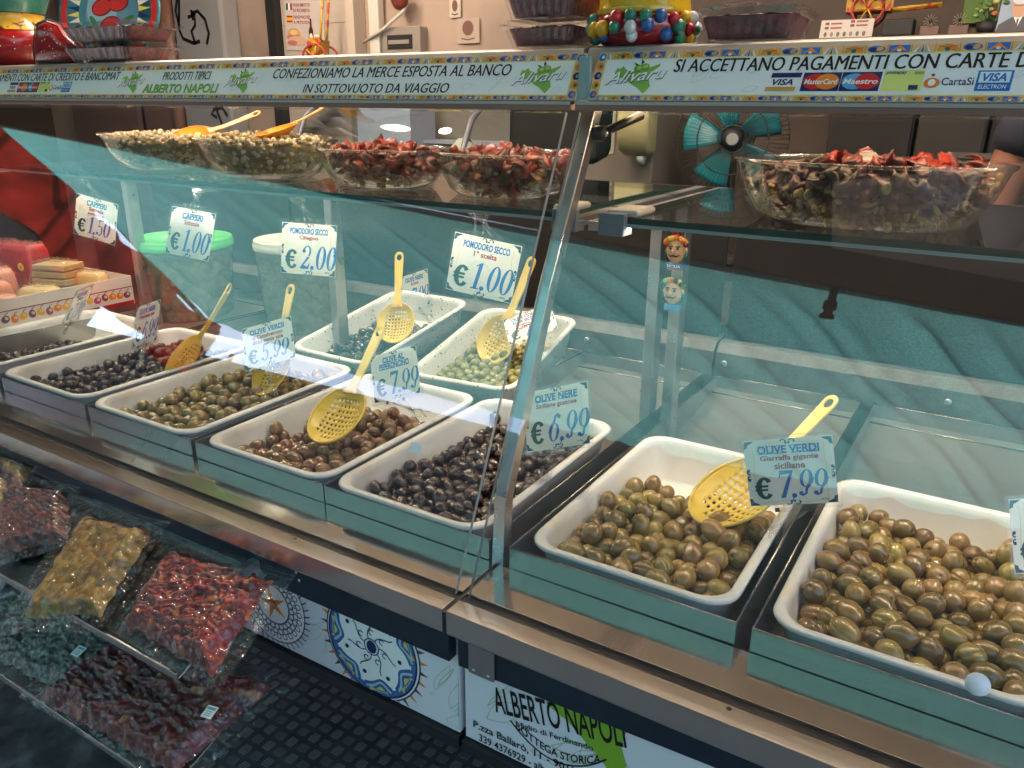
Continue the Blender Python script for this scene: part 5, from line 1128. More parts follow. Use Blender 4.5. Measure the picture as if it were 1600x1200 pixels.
# ------------------------------------------------------------------ back row: buckets, vase, cheese box, magnets
BUCK = glass('milky_bucket_plastic', (0.9, 0.93, 0.9), 1.4, haze=0.30, hazecol=(0.62, 0.66, 0.60), rough=0.15)
OLV2 = mat('bucket_olive', (0.24, 0.24, 0.09), 0.35, 0, var=0.2, vscale=30, coat=0.3)
def bucket(label, cx, cyy, z, R, h, lidm, seed):
    e = empty('plastic_bucket', (cx, cyy, z))
    MB().lathe([(0.001, 0), (R * 0.86, 0), (R * 0.88, 0.004), (R * 0.985, h - 0.05), (R * 1.0, h - 0.048), (R * 1.0, h - 0.02), (R * 0.985, h - 0.018), (R * 0.985, h - 0.004)], 48).build('tub', BUCK, e)
    MB().lathe([(R * 1.03, h - 0.026), (R * 1.035, h - 0.012), (R * 1.015, h - 0.010), (R * 1.015, h - 0.004), (R * 1.0, h), (R * 0.94, h + 0.001), (R * 0.93, h - 0.006), (0.001, h - 0.007)], 48).build('lid', lidm, e)
    rnd = random.Random(seed); b = MB()
    for k in range(300):
        zz = rnd.uniform(0.012, h * 0.74); rr = (R * (0.88 + 0.1 * zz / h) - 0.019); g = rnd.uniform(0, 6.28)
        b.ball((rr * cos(g), rr * sin(g), zz), 0.016 * rnd.uniform(0.85, 1.15), 0, 10, 7, None, (1, 1, rnd.uniform(0.95, 1.25)))
    b.lathe([(R * 0.74, 0.01), (R * 0.8, h * 0.74), (0.001, h * 0.74)], 24)
    stuff(b.build('olives_inside', OLV2, e, recalc=False)); tag(e, label, 'bucket', 'buckets of olives'); return e
bucket('translucent bucket of olives with light green lid', -1.61, 0.86, 0.850, 0.142, 0.252, mat('green_lid', srgb(96, 196, 110), 0.35, 0, var=0.04), 1)
bucket('translucent bucket of olives with white lid', -1.20, 0.93, 0.850, 0.115, 0.275, mat('white_lid', srgb(206, 210, 196), 0.4, 0, var=0.04), 2)
e = empty('painted_vase', (-1.07, 1.155, 0.987))
MB().lathe([(0.001, 0), (0.04, 0), (0.062, 0.03), (0.07, 0.07), (0.06, 0.12), (0.04, 0.155), (0.038, 0.175), (0.05, 0.19), (0.046, 0.19), (0.03, 0.17), (0.001, 0.165)], 36).build('body', mat('majolica_glaze', srgb(205, 196, 150), 0.25, 0, col2=srgb(30, 80, 110), c2scale=16, c2lo=0.52, c2hi=0.56, coat=0.4), e)
a = Art(); 
for k in range(5):
    g = -2.6 + 0.5 * k
for k in range(7):
    g = 2 * pi * k / 7; MB().tube([(0.0708 * cos(g + 0.3 * sin(t * 9)), 0.0708 * sin(g + 0.3 * sin(t * 9)), 0.05 + 0.05 * t) for t in [q / 8 for q in range(9)]], 0.003, 6).build('painted_scroll', ink('blue'), e)
tag(e, 'painted majolica vase standing behind the back rail', 'vase')
# cheese box
e = empty('cheese_box', (-1.92, 0.49, 0.93))
CARDB = mat('white_cardboard', srgb(222, 210, 198), 0.6, 0, var=0.04)
for (x0, x1, y0, y1) in ((-0.3, 0.3, -0.19, -0.187), (-0.3, 0.3, 0.187, 0.19), (0.297, 0.3, -0.187, 0.187), (-0.3, -0.297, -0.187, 0.187)):
    MB().box(x0, x1, y0, y1, 0, 0.082).build('box_wall', CARDB, e)
MB().box(-0.297, 0.297, -0.187, 0.187, 0, 0.004).build('box_floor', CARDB, e)
a = Art(); rnd = random.Random(12); a.rect(0.002, 0.0, 0.376, 0.012, (150, 30, 34), 1); a.rect(0.002, 0.05, 0.376, 0.053, (150, 60, 80), 1)
for k in range(16):
    u = 0.02 + k * 0.0225; v = 0.031 + rnd.uniform(-0.004, 0.004); c_ = rnd.choice(((226, 120, 30), (150, 70, 130), (210, 60, 40), (226, 170, 40), (110, 60, 110)))
    a.ell(u, v, 0.0095, 0.011, c_, 2, rot=rnd.uniform(0, 3), n=14); a.ell(u + 0.003, v + 0.002, 0.004, 0.005, (236, 196, 120), 3, rot=1, n=10); a.stroke([(u, v + 0.01), (u + 0.004, v + 0.015), (u + 0.009, v + 0.016)], 0.002, (60, 90, 50), 2)
a.build('box_print', e, frame_matrix((0.3004, -0.188, 0.0), (0, 1, 0), (0, 0, 1)))
a = Art(); a.ell(0.42, 0.03, 0.05, 0.02, (80, 120, 130), 1); a.ell(0.44, 0.034, 0.03, 0.014, (230, 160, 50), 2); a.text('IVI', 0.36, 0.05, 0.4, 0.068, 'black', 2, 0.03); a.build('end_print', e, frame_matrix((-0.3, -0.1904, 0.0), (1, 0, 0), (0, 0, 1)))
tag(e, 'white cardboard box printed with peppers holding wrapped cheese at the left', 'box')
FILM = glass('cling_film', (0.97, 0.97, 0.97), 1.5, haze=0.05, bump=0.8, bscale=28)
CHEESE = [mat('pale_cheese', (0.62, 0.45, 0.20), 0.5, 0, var=0.08, sss=0.1), mat('pink_ham', (0.62, 0.26, 0.17), 0.45, 0, var=0.12), mat('aged_cheese', (0.5, 0.36, 0.15), 0.5, 0, var=0.12), mat('red_salami', (0.42, 0.035, 0.03), 0.45, 0, var=0.25, vscale=60)]
spots = [('wrapped wedge of pale cheese in the printed box, nearest the tag', -1.70, 0.46, 0.10, 0.07, 0.075, 0, 0.4), ('wrapped pink ham piece in the printed box', -1.84, 0.40, 0.12, 0.07, 0.085, 1, 0.1), ('wrapped stack of flat aged cheese slices in the printed box', -1.78, 0.56, 0.13, 0.09, 0.12, 2, 0.3),
         ('wrapped red salami piece at the left of the printed box', -2.0, 0.42, 0.10, 0.07, 0.08, 3, -0.2), ('wrapped red pack with a yellow mark behind the ham', -1.98, 0.58, 0.13, 0.08, 0.15, 3, 0.2), ('wrapped long wedge of cheese at the back of the printed box', -1.70, 0.61, 0.10, 0.05, 0.09, 0, 0.2),
         ('wrapped pink slab between the ham and the salami', -1.92, 0.47, 0.10, 0.07, 0.10, 1, -0.3), ('wrapped pale cheese piece at the far left of the box', -2.10, 0.48, 0.12, 0.08, 0.09, 0, 0.1), ('wrapped dark red sausage pack at the back left of the box', -2.12, 0.60, 0.12, 0.09, 0.14, 3, -0.1),
         ('wrapped pink slices lying in front in the printed box', -1.72, 0.36, 0.11, 0.06, 0.07, 1, 0.2), ('wrapped flat cheese slices at the front left of the box', -2.12, 0.37, 0.12, 0.07, 0.08, 2, -0.15)]
for k, (lab, x, y, sx_, sy_, hh, mi_, rz) in enumerate(spots):
    e = empty('wrapped_cheese' if mi_ in (0, 2) else 'wrapped_meat', (x, y, 0.9345), (0, 0, rz)); off = Vector((k * 3, 1, 2))
    if mi_ == 2:
        for q in range(6): MB().box(-sx_ / 2 + 0.003 * q, sx_ / 2 - 0.002 * q, -sy_ / 2 + 0.002 * q, sy_ / 2, q * hh / 6, (q + 0.82) * hh / 6).build('slice', CHEESE[mi_], e, bevel=0.003)
    else:
        MB().loft([rrect(sx_ / 2, sy_ / 2, 0.012, 0), rrect(sx_ / 2 * 1.02, sy_ / 2 * 1.02, 0.012, hh * 0.5), rrect(sx_ / 2 * 0.92, sy_ / 2 * 0.9, 0.014, hh * 0.9), rrect(sx_ / 2 * 0.8, sy_ / 2 * 0.75, 0.014, hh)]).build('piece', CHEESE[mi_], e)
    def wrap(u, v):
        x_ = (2 * u - 1); y_ = (2 * v - 1); m_ = max(abs(x_), abs(y_)); rr = 1.16
        z_ = (hh + 0.006) * (1 - max(0, (m_ - 0.62) / 0.38) ** 1.5) + 0.006 * noise.noise(Vector((x_ * 5, y_ * 5, 0)) + off)
        return (x_ * sx_ / 2 * rr, y_ * sy_ / 2 * rr, max(0.001, z_))
    MB().grid(22, 18, wrap).build('film', FILM, e)
    if k == 4:
        a = Art(); a.ell(0, 0, 0.012, 0.012, 'yellow', 1); a.ell(0, 0, 0.005, 0.005, 'orange', 2); a.build('pack_mark', e, frame_matrix((0.03, -sy_ / 2 * 1.0, hh * 0.6), (1, 0, 0), (0, 0, 1)) @ Matrix.Translation((0, 0, 0.004)))
    tag(e, lab, 'cheese' if mi_ in (0, 2) else 'cold meat', 'wrapped pieces in the cheese box')
# twin-head souvenir magnet on the rear post
e = empty('souvenir_magnet', (0.0145, 0.6985, 1.13))
SKIN = mat('painted_skin', srgb(214, 176, 140), 0.4, 0, var=0.08)
for k, (zz, hair) in enumerate(((0.115, 'red'), (0.04, 'green'))):
    hd = MB().ball((0, -0.010, zz), 0.02, 0, 18, 14, None, (0.86, 0.7, 1.15)).build('head', SKIN, e)
    MB().ball((0, -0.0255, zz - 0.001), 0.0035, 0, 8, 6, None, (0.8, 1, 1.4)).build('nose', SKIN, hd)
    for sx_ in (-1, 1):
        MB().ball((sx_ * 0.0065, -0.0225, zz + 0.005), 0.0022, 0, 8, 6).build('eye', ink('black'), hd)
        MB().tube([(sx_ * 0.003, -0.0238, zz + 0.0095), (sx_ * 0.0105, -0.0215, zz + 0.0085)], 0.0011, 6).build('eyebrow', ink('black'), hd)
        MB().tube([(0, -0.0248, zz - 0.007), (sx_ * 0.005, -0.0238, zz - 0.0085), (sx_ * 0.0105, -0.021, zz - 0.0055)], [0.0014, 0.0014, 0.0006], 6).build('moustache', ink('black'), hd)
        MB().ball((sx_ * 0.0175, -0.007, zz), 0.0048, 0, 8, 6, None, (0.5, 0.8, 1.2)).build('ear', SKIN, hd)
    rnd = random.Random(k)
    for q in range(14):
        g = pi * (q + 0.5) / 14; MB().ball((0.0185 * cos(g), -0.013 - 0.004 * rnd.random(), zz + 0.012 + 0.009 * sin(g) * 1.2), 0.0052, 0, 8, 6).build('crown_fruit', ink(rnd.choice(('red', 'green', 'orange', 'darkred', 'yellow') if k == 0 else ('green', 'sand', 'orange', 'dkgreen', 'pink'))), e)
    if k == 0:
        for q in range(10): MB().ball((rnd.uniform(-0.012, 0.012), -0.01, zz + 0.03 + rnd.uniform(0, 0.008)), 0.005, 0, 8, 6).build('crown_fruit', ink(rnd.choice(('red', 'dkgreen', 'darkred'))), e)
    for sx_ in (-1, 1): MB().tube([(sx_ * 0.018, -0.008, zz - 0.002), (sx_ * 0.017, -0.009, zz - 0.018)], [0.0045, 0.003], 8).build('side_leaf', ink('teal'), e)
    MB().box(-0.0145, 0.0145, -0.016, 0.0, zz - 0.035, zz - 0.022).build('collar', ink('pink' if k == 0 else 'sky'), e, bevel=0.003)
MB().box(-0.0155, 0.0155, -0.018, 0.0, 0.0835, 0.0925).build('name_band', ink('blue'), e, bevel=0.002)
a = Art(); a.text('SICILIA', -0.0125, 0.0855, 0.0125, 0.0905, 'white', 1, 0.02); a.build('band_print', e, frame_matrix((0, -0.0182, 0), (1, 0, 0), (0, 0, 1)))
tag(e, 'painted souvenir with two crowned heads fixed to the rear steel post', 'magnet')
# lamp reflections on the front glass, put in as flat white patches
for lab, P_, ru, rv in (('round white lamp reflection, painted on the right front glass', (0.5575, 0.0747, 0.9876), 0.0105, 0.0115), ('small white rectangular lamp reflection, painted on the left front glass', (-0.1183, 0.1038, 1.0509), 0.0085, 0.0062)):
    o = empty('glint_patch', P_); Mx = frame_matrix((0, -0.0008, 0.0004), (1, 0, 0), (0, 0.419, 0.908))
    if 'round' in lab: MB().lathe([(0.0003, 0.0), (ru, 0.0), (ru, 0.0004), (0.0003, 0.0004)], 28, 0, Mx).build('disc', mat('painted_glint_white', (0.85, 0.85, 0.84), 0.4), o)
    else: MB().box(-ru, ru, -rv, rv, 0, 0.0004, M=Mx).build('patch', mat('painted_glint_white', (0.85, 0.85, 0.84), 0.4), o)
    tag(o, lab, 'sticker')  # no real stickers, these patches are painted lamp reflections
# ------------------------------------------------------------------ sloping shelves with vacuum bags below the left counter
SHF = mat('galvanised_shelf', (0.42, 0.44, 0.44), 0.22, 1.0, var=0.1, vscale=8, rvar=0.06)
def bag_shelf(label, x0, x1, yf, zf, yb, zb, arms):
    e = empty('bag_shelf', ((x0 + x1) / 2, yb, zb)); ox, oy, oz = (x0 + x1) / 2, yb, zb
    pr = [(yf, zf + 0.012), (yf, zf), (yb, zb), (yb, zb + 0.003), (yf + 0.0035, zf + 0.0035), (yf + 0.0035, zf + 0.012)]
    MB().prism([(y - oy, z - oz) for y, z in pr], x0 - ox, x1 - ox).build('shelf_plate', SHF, e, bevel=0.0008)
    for ax in arms:
        MB().tube([(ax - ox, yf * 0.6 + yb * 0.4 - oy, zf * 0.6 + zb * 0.4 - 0.006 - oz), (ax - ox, 0.012 - oy, 0.8 - oz)], 0.006, 8).build('bracket', POSTM, e)
    tag(e, label, 'shelf', 'sloping bag shelves'); return e
bag_shelf('upper sloping steel shelf carrying the vacuum packed olives and tomatoes', -1.6, -0.335, -0.155, 0.752, 0.012, 0.826, (-0.40, -0.9, -1.4))
bag_shelf('lower sloping steel shelf carrying the dark tomato and caper bags', -1.6, -0.30, -0.215, 0.626, -0.03, 0.690, (-0.36, -0.9, -1.4))
bk = MB().box(-0.372, -0.356, -0.03, 0.0172, 0.79, 0.842).build('bracket_plate', POSTM, CL, bevel=0.001)

BAGF = glass('vacuum_bag_film', (0.97, 0.975, 0.975), 1.5, haze=0.014, hazecol=(0.8, 0.82, 0.82), crinkle=58, gain=1.15)
def bag(label, Q, kind, seed, pieces, pr, cols, height=0.02, margin=0.14, lift=0.0, lab=None, nu=200, nv=150):
    rg = np.random.RandomState(seed); Q = [Vector(q) + Vector((0, 0, lift)) for q in Q]
    base = (Q[0] + Q[1] + Q[2] + Q[3]) / 4; e = empty('vacuum_bag', base)
    lu = ((Q[1] - Q[0]).length + (Q[2] - Q[3]).length) / 2; lv = ((Q[3] - Q[0]).length + (Q[2] - Q[1]).length) / 2
    nrm = (Q[1] - Q[0]).cross(Q[3] - Q[0]).normalized()
    if nrm.z < 0: nrm = -nrm
    mu, mv = margin * min(lu, lv) / lu, margin * min(lu, lv) / lv
    U, V = np.meshgrid(np.linspace(0, 1, nu + 1), np.linspace(0, 1, nv + 1)); X = U * lu; Y = V * lv
    # pieces: centres spread with some repulsion
    C_ = np.stack([rg.uniform(mu * lu, (1 - mu) * lu, pieces), rg.uniform(mu * lv, (1 - mu) * lv, pieces)], 1)
    for _ in range(30):
        d = C_[:, None] - C_[None]; dist = np.sqrt((d ** 2).sum(-1)) + 1e-9; ov = np.clip(pr * 1.7 - dist, 0, None); np.fill_diagonal(ov, 0)
        C_ += (d / dist[..., None] * ov[..., None] * 0.25).sum(1); C_[:, 0] = np.clip(C_[:, 0], mu * lu + pr * 0.6, (1 - mu) * lu - pr * 0.6); C_[:, 1] = np.clip(C_[:, 1], mu * lv + pr * 0.6, (1 - mu) * lv - pr * 0.6)
    wx = np.array([[noise.noise(Vector((x * 55, y * 55, seed + 31))) for x in X[0]] for y in Y[:, 0]]); wy = np.array([[noise.noise(Vector((x * 55, y * 55, seed + 47))) for x in X[0]] for y in Y[:, 0]])
    wa = pr * (0.35 if kind == 'olive' else 1.1); Xw = X + wa * wx; Yw = Y + wa * wy
    ang = rg.uniform(0, pi, pieces); el = rg.uniform(1.0, 1.5 if kind == 'olive' else 2.4, pieces); H = np.zeros_like(X); best = np.full(X.shape, -1e9); idx = np.zeros(X.shape, int)
    for k in range(pieces):
        dx = Xw - C_[k, 0]; dy = Yw - C_[k, 1]; a_ = (dx * cos(ang[k]) + dy * sin(ang[k])) / (pr * el[k]); b_ = (-dx * sin(ang[k]) + dy * cos(ang[k])) / pr
        q = 1 - a_ ** 2 - b_ ** 2; better = q > best; best[better] = q[better]; idx[better] = k
    body = np.sqrt(np.clip(best + 0.45, 0, None)) * (1 if kind == 'olive' else 0.8) + (0 if kind == 'olive' else 0.9 * np.abs(wx))
    ins = np.minimum(np.minimum(X / lu - mu, 1 - mu - X / lu) * lu, np.minimum(Y / lv - mu, 1 - mu - Y / lv) * lv)
    edge = np.clip((ins + 0.007 * wx + 0.004 * wy) / 0.022 + 0.25, 0, 1); edge = edge * edge * (3 - 2 * edge)
    if kind == 'tomato':
        th = seed * 0.7; ca_, sa_ = cos(th), sin(th)
        def stn(s1, s2, o_): return np.array([[noise.noise(Vector(((x * ca_ + y * sa_) * s1 + 0.8 * wx[j_, i_], (-x * sa_ + y * ca_) * s2 + 0.8 * wy[j_, i_], seed + o_))) for i_, x in enumerate(X[0])] for j_, y in enumerate(Y[:, 0])])
        f1, f2, f3 = stn(38, 95, 1), stn(80, 190, 2), stn(26, 40, 3)
        body = 0.55 + 0.9 * (0.5 - np.abs(f1)) + 0.5 * (0.4 - np.abs(f2)) + 0.35 * f3
    H = edge * height * (0.5 + 0.5 * body)
    def blur(A, n_):
        for _ in range(n_):
            B_ = np.pad(A, 1, mode='edge'); A = (B_[1:-1, 1:-1] * 2 + B_[:-2, 1:-1] + B_[2:, 1:-1] + B_[1:-1, :-2] + B_[1:-1, 2:]) / 6
        return A
    H = blur(H, 4 if kind == 'olive' else 2)
    def surf(h):
        out = []
        for j in range(nv + 1):
            for i in range(nu + 1):
                p = Q[0] * (1 - U[j, i]) * (1 - V[j, i]) + Q[1] * U[j, i] * (1 - V[j, i]) + Q[2] * U[j, i] * V[j, i] + Q[3] * (1 - U[j, i]) * V[j, i]
                out.append(tuple(p + nrm * h[j, i] - base))
        return out
    F = [(j * (nu + 1) + i, j * (nu + 1) + i + 1, (j + 1) * (nu + 1) + i + 1, (j + 1) * (nu + 1) + i) for j in range(nv) for i in range(nu)]
    inside_ = edge > 0.02
    Fc = [f for f in F if all(inside_.flat[q] for q in f)]
    c_ = MB().add(surf(H), Fc, 0, None, True); me = c_.mesh('contents', mat('bagged_' + kind, (0.5, 0.5, 0.5), 0.45, 0, vcol='Col', var=0.3, vscale=120, coat=0.0, bump=0.35, bscale=90, spec=0.3))
    ca = me.color_attributes.new('Col', 'FLOAT_COLOR', 'POINT'); pal = np.array([srgb(*q) for q in cols]); pick = rg.randint(0, len(cols), pieces); bri = rg.uniform(0.75, 1.15, pieces)
    col = pal[pick[idx]] * bri[idx][..., None]
    if kind == 'tomato':
        t1 = np.clip(0.5 + 1.6 * f3 + 0.5 * f2, 0, 1)[..., None]; t2 = np.clip(0.35 - np.abs(f1) * 1.4 + 0.8 * wx, 0, 1)[..., None]
        col = pal[1] * (1 - t1) + pal[0] * t1; col = col * (1 - t2) + pal[3] * t2 * 0.7; t3 = np.clip((wy - 0.32) * 5, 0, 1)[..., None]; col = col * (1 - t3) + pal[2] * t3
    else: col = np.stack([blur(col[..., q], 2) for q in range(3)], -1)
    ca.data.foreach_set('color', np.concatenate([col, np.ones(col.shape[:2] + (1,))], -1).astype(np.float32).ravel())
    stuff(place('contents', me, e))
    # film: follows the contents, flat welded margin with waves
    wav = np.array([[noise.noise(Vector((x * 22, y * 22, seed + 5))) * 0.006 + noise.noise(Vector((x * 60, y * 60, seed + 9))) * 0.0022 for x in X[0]] for y in Y[:, 0]])
    cr = np.array([[abs(noise.noise(Vector((x * 75, y * 75, seed + 20)))) for x in X[0]] for y in Y[:, 0]])
    Hf = blur(H, 3) + 0.0022 + edge * 0.0022 * (1 - body.clip(0, 1)) + 0.0016 * cr + (1 - edge) * (wav + 0.003)
    fm = MB().add(surf(Hf), F, 0, None, True); fm.build('film', BAGF, e, recalc=False)
    # welded seam bands
    for vv in (0.03, 0.06):
        pts = [Q[0].lerp(Q[1], t).lerp(Q[3].lerp(Q[2], t), vv) - base + nrm * 0.006 for t in [k / 20 for k in range(21)]]
        MB().tube(pts, 0.0005, 5).build('seam', BAGF, e)
    if lab:
        p = Q[0].lerp(Q[1], lab[0]).lerp(Q[3].lerp(Q[2], lab[0]), lab[1]) - base + nrm * (height + 0.004); xx = (Q[1] - Q[0]).normalized(); yy = nrm.cross(xx)
        Mx = Matrix(((xx.x, yy.x, nrm.x, p.x), (xx.y, yy.y, nrm.y, p.y), (xx.z, yy.z, nrm.z, p.z), (0, 0, 0, 1)))
        MB().box(-0.009, 0.009, -0.009, 0.009, 0, 0.0004, M=Mx).build('label', mat('paper_label', srgb(225, 228, 222), 0.5), e)
        a = Art(); a.rect(-0.007, 0.003, 0.007, 0.007, (120, 150, 160), 1)
        for q in range(3): a.rect(-0.006, -0.006 + q * 0.003, 0.005, -0.005 + q * 0.003, 'grey', 1)
        a.build('label_print', e, Mx @ Matrix.Translation((0, 0, 0.0005)))
    tag(e, label, 'bag', 'vacuum packed bags'); return e
OC = [(112, 88, 36), (124, 100, 44), (94, 72, 30), (116, 84, 34)]; DC = [(62, 26, 26), (78, 34, 32), (48, 20, 24), (92, 44, 36)]; TC = [(124, 26, 18), (80, 14, 12), (150, 80, 34), (42, 11, 10)]; TD = [(104, 34, 30), (72, 24, 26), (140, 92, 60), (40, 14, 16)]
GC = [(104, 92, 44), (120, 96, 48), (86, 66, 40), (70, 40, 36)]; KC = [(84, 86, 74), (98, 100, 86), (68, 70, 62)]
bag('vacuum bag of mixed green olives at the left edge under the ledge', [(-1.30, 0.006, 0.842), (-0.93, 0.010, 0.846), (-0.86, -0.09, 0.800), (-1.25, -0.13, 0.782)], 'olive', 1, 90, 0.0125, GC, 0.018, lift=0.004)
bag('vacuum bag of dark purple olives left of the yellow olive bag', [(-1.04, -0.03, 0.818), (-0.80, 0.008, 0.836), (-0.675, -0.075, 0.800), (-0.80, -0.17, 0.758)], 'olive', 2, 150, 0.0085, DC, 0.016, lift=0.010)
bag('vacuum bag of yellow green olives on the upper shelf', [(-0.774, -0.003, 0.826), (-0.548, 0.010, 0.838), (-0.485, -0.160, 0.762), (-0.645, -0.233, 0.736)], 'olive', 3, 110, 0.0118, OC, 0.016, lift=0.012)
bag('vacuum bag of bright red dried tomatoes on the upper shelf', [(-0.556, -0.002, 0.824), (-0.262, 0.006, 0.850), (-0.235, -0.165, 0.772), (-0.500, -0.150, 0.762)], 'tomato', 4, 60, 0.0125, TC, 0.024, 0.20, lift=0.004)
bag('vacuum bag of dark dried tomatoes on the lower shelf', [(-0.600, -0.088, 0.676), (-0.232, -0.030, 0.702), (-0.268, -0.215, 0.640), (-0.640, -0.228, 0.632)], 'tomato', 5, 60, 0.013, TD, 0.024, 0.20, lift=0.006, lab=(0.86, 0.5))
bag('vacuum bag of grey green capers on the lower shelf', [(-0.90, -0.085, 0.672), (-0.575, -0.06, 0.682), (-0.56, -0.190, 0.638), (-0.86, -0.213, 0.630)], 'caper', 6, 420, 0.0042, KC, 0.012, 0.14, lift=0.002, lab=(0.85, 0.55))

# ------------------------------------------------------------------ behind the counter: left background
def panel(name, x0, x1, y0, y1, z0, z1, m, label, cat, bevel=0.004):
    return struct(MB().box(x0, x1, y0, y1, z0, z1).build(name, m, bevel=bevel), label, cat)
MAUVE = mat('mauve_painted_board', srgb(116, 92, 86), 0.55, 0, var=0.08, vscale=3, bump=0.08, bscale=20)
panel('wall_board', -5.6, -4.80, 2.93, 2.998, 0, 2.85, MAUVE, 'mauve painted board on the back wall, left of the dark slot', 'wall')
panel('wall_board', -4.70, -4.38, 2.91, 2.998, 0, 2.85, MAUVE, 'mauve painted board on the back wall, right of the dark slot', 'wall')
panel('wall_slot', -4.80, -4.70, 2.96, 2.998, 0, 2.85, DARKM, 'dark slot between the two mauve boards', 'wall', 0)
dp = MB().tube([(-4.30, 2.90, 0), (-4.30, 2.90, 2.85)], 0.05, 16).build('drain_pipe', mat('brown_pipe', srgb(120, 84, 70), 0.45, 0, var=0.1)); tag(dp, 'brown vertical pipe beside the graffitied pillar', 'pipe')
GREYP = mat('grey_painted_plaster', srgb(146, 145, 147), 0.6, 0, var=0.06, vscale=3, bump=0.15, bscale=16)
pl = panel('pillar', -4.20, -3.74, 2.86, 2.998, 0, 2.85, GREYP, 'pale grey pillar with black graffiti loops', 'pillar', 0.02)
a = Art(0.0006)
def loop(P_, w_=0.022): a.stroke(P_, w_, 'black', 2)
loop([(0.10, 2.15), (0.07, 2.0), (0.05, 1.92), (0.08, 1.86), (0.18, 1.83), (0.24, 1.84)]); loop([(0.08, 2.12), (0.04, 2.02), (0.06, 1.93)]); loop([(0.15, 1.98), (0.22, 1.99), (0.21, 1.93), (0.17, 1.9), (0.19, 1.83)]); loop([(0.19, 2.0), (0.25, 2.01), (0.31, 1.96), (0.33, 1.88), (0.30, 1.82)]); loop([(0.19, 2.02), (0.2, 1.96)])
loop([(0.24, 1.52), (0.38, 1.51)]); loop([(0.31, 1.56), (0.33, 1.42), (0.36, 1.35)]); loop([(0.42, 1.40), (0.38, 1.45), (0.30, 1.44), (0.27, 1.41), (0.32, 1.39)]); loop([(0.40, 1.5), (0.43, 1.54)])
a.build('graffiti', pl, frame_matrix((-4.20, 2.8595, 0), (1, 0, 0), (0, 0, 1)))
panel('wall_strip', -3.40, -3.33, 2.90, 2.998, 0, 2.85, DARKM, 'black gap left of the poster', 'wall', 0)
wp = panel('wall_panel', -3.33, -2.78, 2.955, 2.998, 0, 2.85, mat('white_tiled_panel', srgb(150, 138, 128), 0.4, 0, var=0.03), 'whitish tiled strip of wall behind the poster', 'wall', 0)
TILE = mat('cream_wall_tile', srgb(182, 168, 156), 0.28, 0, rand=0.05, var=0.02)
tm = MB().box(-0.0895, 0.0895, -0.004, 0.0, -0.0995, 0.0995).mesh('tile', TILE)
for i in range(3):
    for j in range(9): place('tile', tm, wp, (-3.33 + 0.093 + i * 0.182, 2.955, 0.9 + 0.1 + j * 0.202), bevel=0.0015)
panel('wall_edge', -2.78, -2.72, 2.90, 2.998, 0, 2.85, mat('white_edge_strip', srgb(188, 174, 160), 0.45), 'white corner strip right of the poster', 'wall', 0.004)
# poster
ps = empty('poster', (-3.14, 2.945, 1.90), (0, radians(3), 0))
MB().box(-0.155, 0.155, 0, 0.003, -0.13, 0.135).build('sheet', mat('poster_paper', srgb(196, 184, 178), 0.4), ps)
a = Art(0.0004)
for v, cs in ((0.085, ((20, 90, 60), 'white', (190, 40, 40))), (0.02, None)):
    if cs:
        for k in range(3): a.rect(-0.14 + k * 0.016, v, -0.124 + k * 0.016, v + 0.035, cs[k], 1)
    else:
        a.rect(-0.14, v, -0.092, v + 0.035, (180, 30, 30), 1); a.rect(-0.14, v + 0.009, -0.092, v + 0.026, (226, 180, 40), 2)
for t, v in (('PANINI IMBOTTITI', 0.103), ('SU RICHIESTA', 0.075), ('SANDWICHES', 0.04), ('A PETICION', 0.012)): a.text(t, -0.085, v, 0.05, v + 0.017, (150, 60, 66), 2, 0.02)
a.ell(-0.085, -0.045, 0.055, 0.035, (206, 160, 100), 2); a.ell(-0.085, -0.06, 0.062, 0.018, (200, 120, 110), 3); a.ell(-0.06, -0.078, 0.075, 0.026, (205, 165, 140), 4); a.ell(-0.1, -0.09, 0.04, 0.014, (180, 110, 96), 5); a.ell(-0.085, -0.035, 0.03, 0.014, (226, 190, 130), 5)
a.poly([(0.035, -0.115), (0.07, -0.115), (0.07, -0.02), (0.06, 0.0), (0.058, 0.035), (0.047, 0.035), (0.045, 0.0), (0.035, -0.02)], (70, 34, 26), 3); a.ell(0.0525, -0.055, 0.013, 0.02, 'cream', 4); a.rect(0.046, 0.03, 0.059, 0.04, 'black', 5)
a.poly([(0.085, -0.115), (0.118, -0.115), (0.125, -0.05), (0.08, -0.05)], (206, 120, 50), 3); a.rect(0.08, -0.055, 0.125, -0.042, 'cream', 4)
a.build('poster_print', ps, frame_matrix((0, -0.0004, 0), (1, 0, 0), (0, 0, 1))); tag(ps, 'sandwich poster with bread, beer bottle and glass on the tiled wall', 'poster')
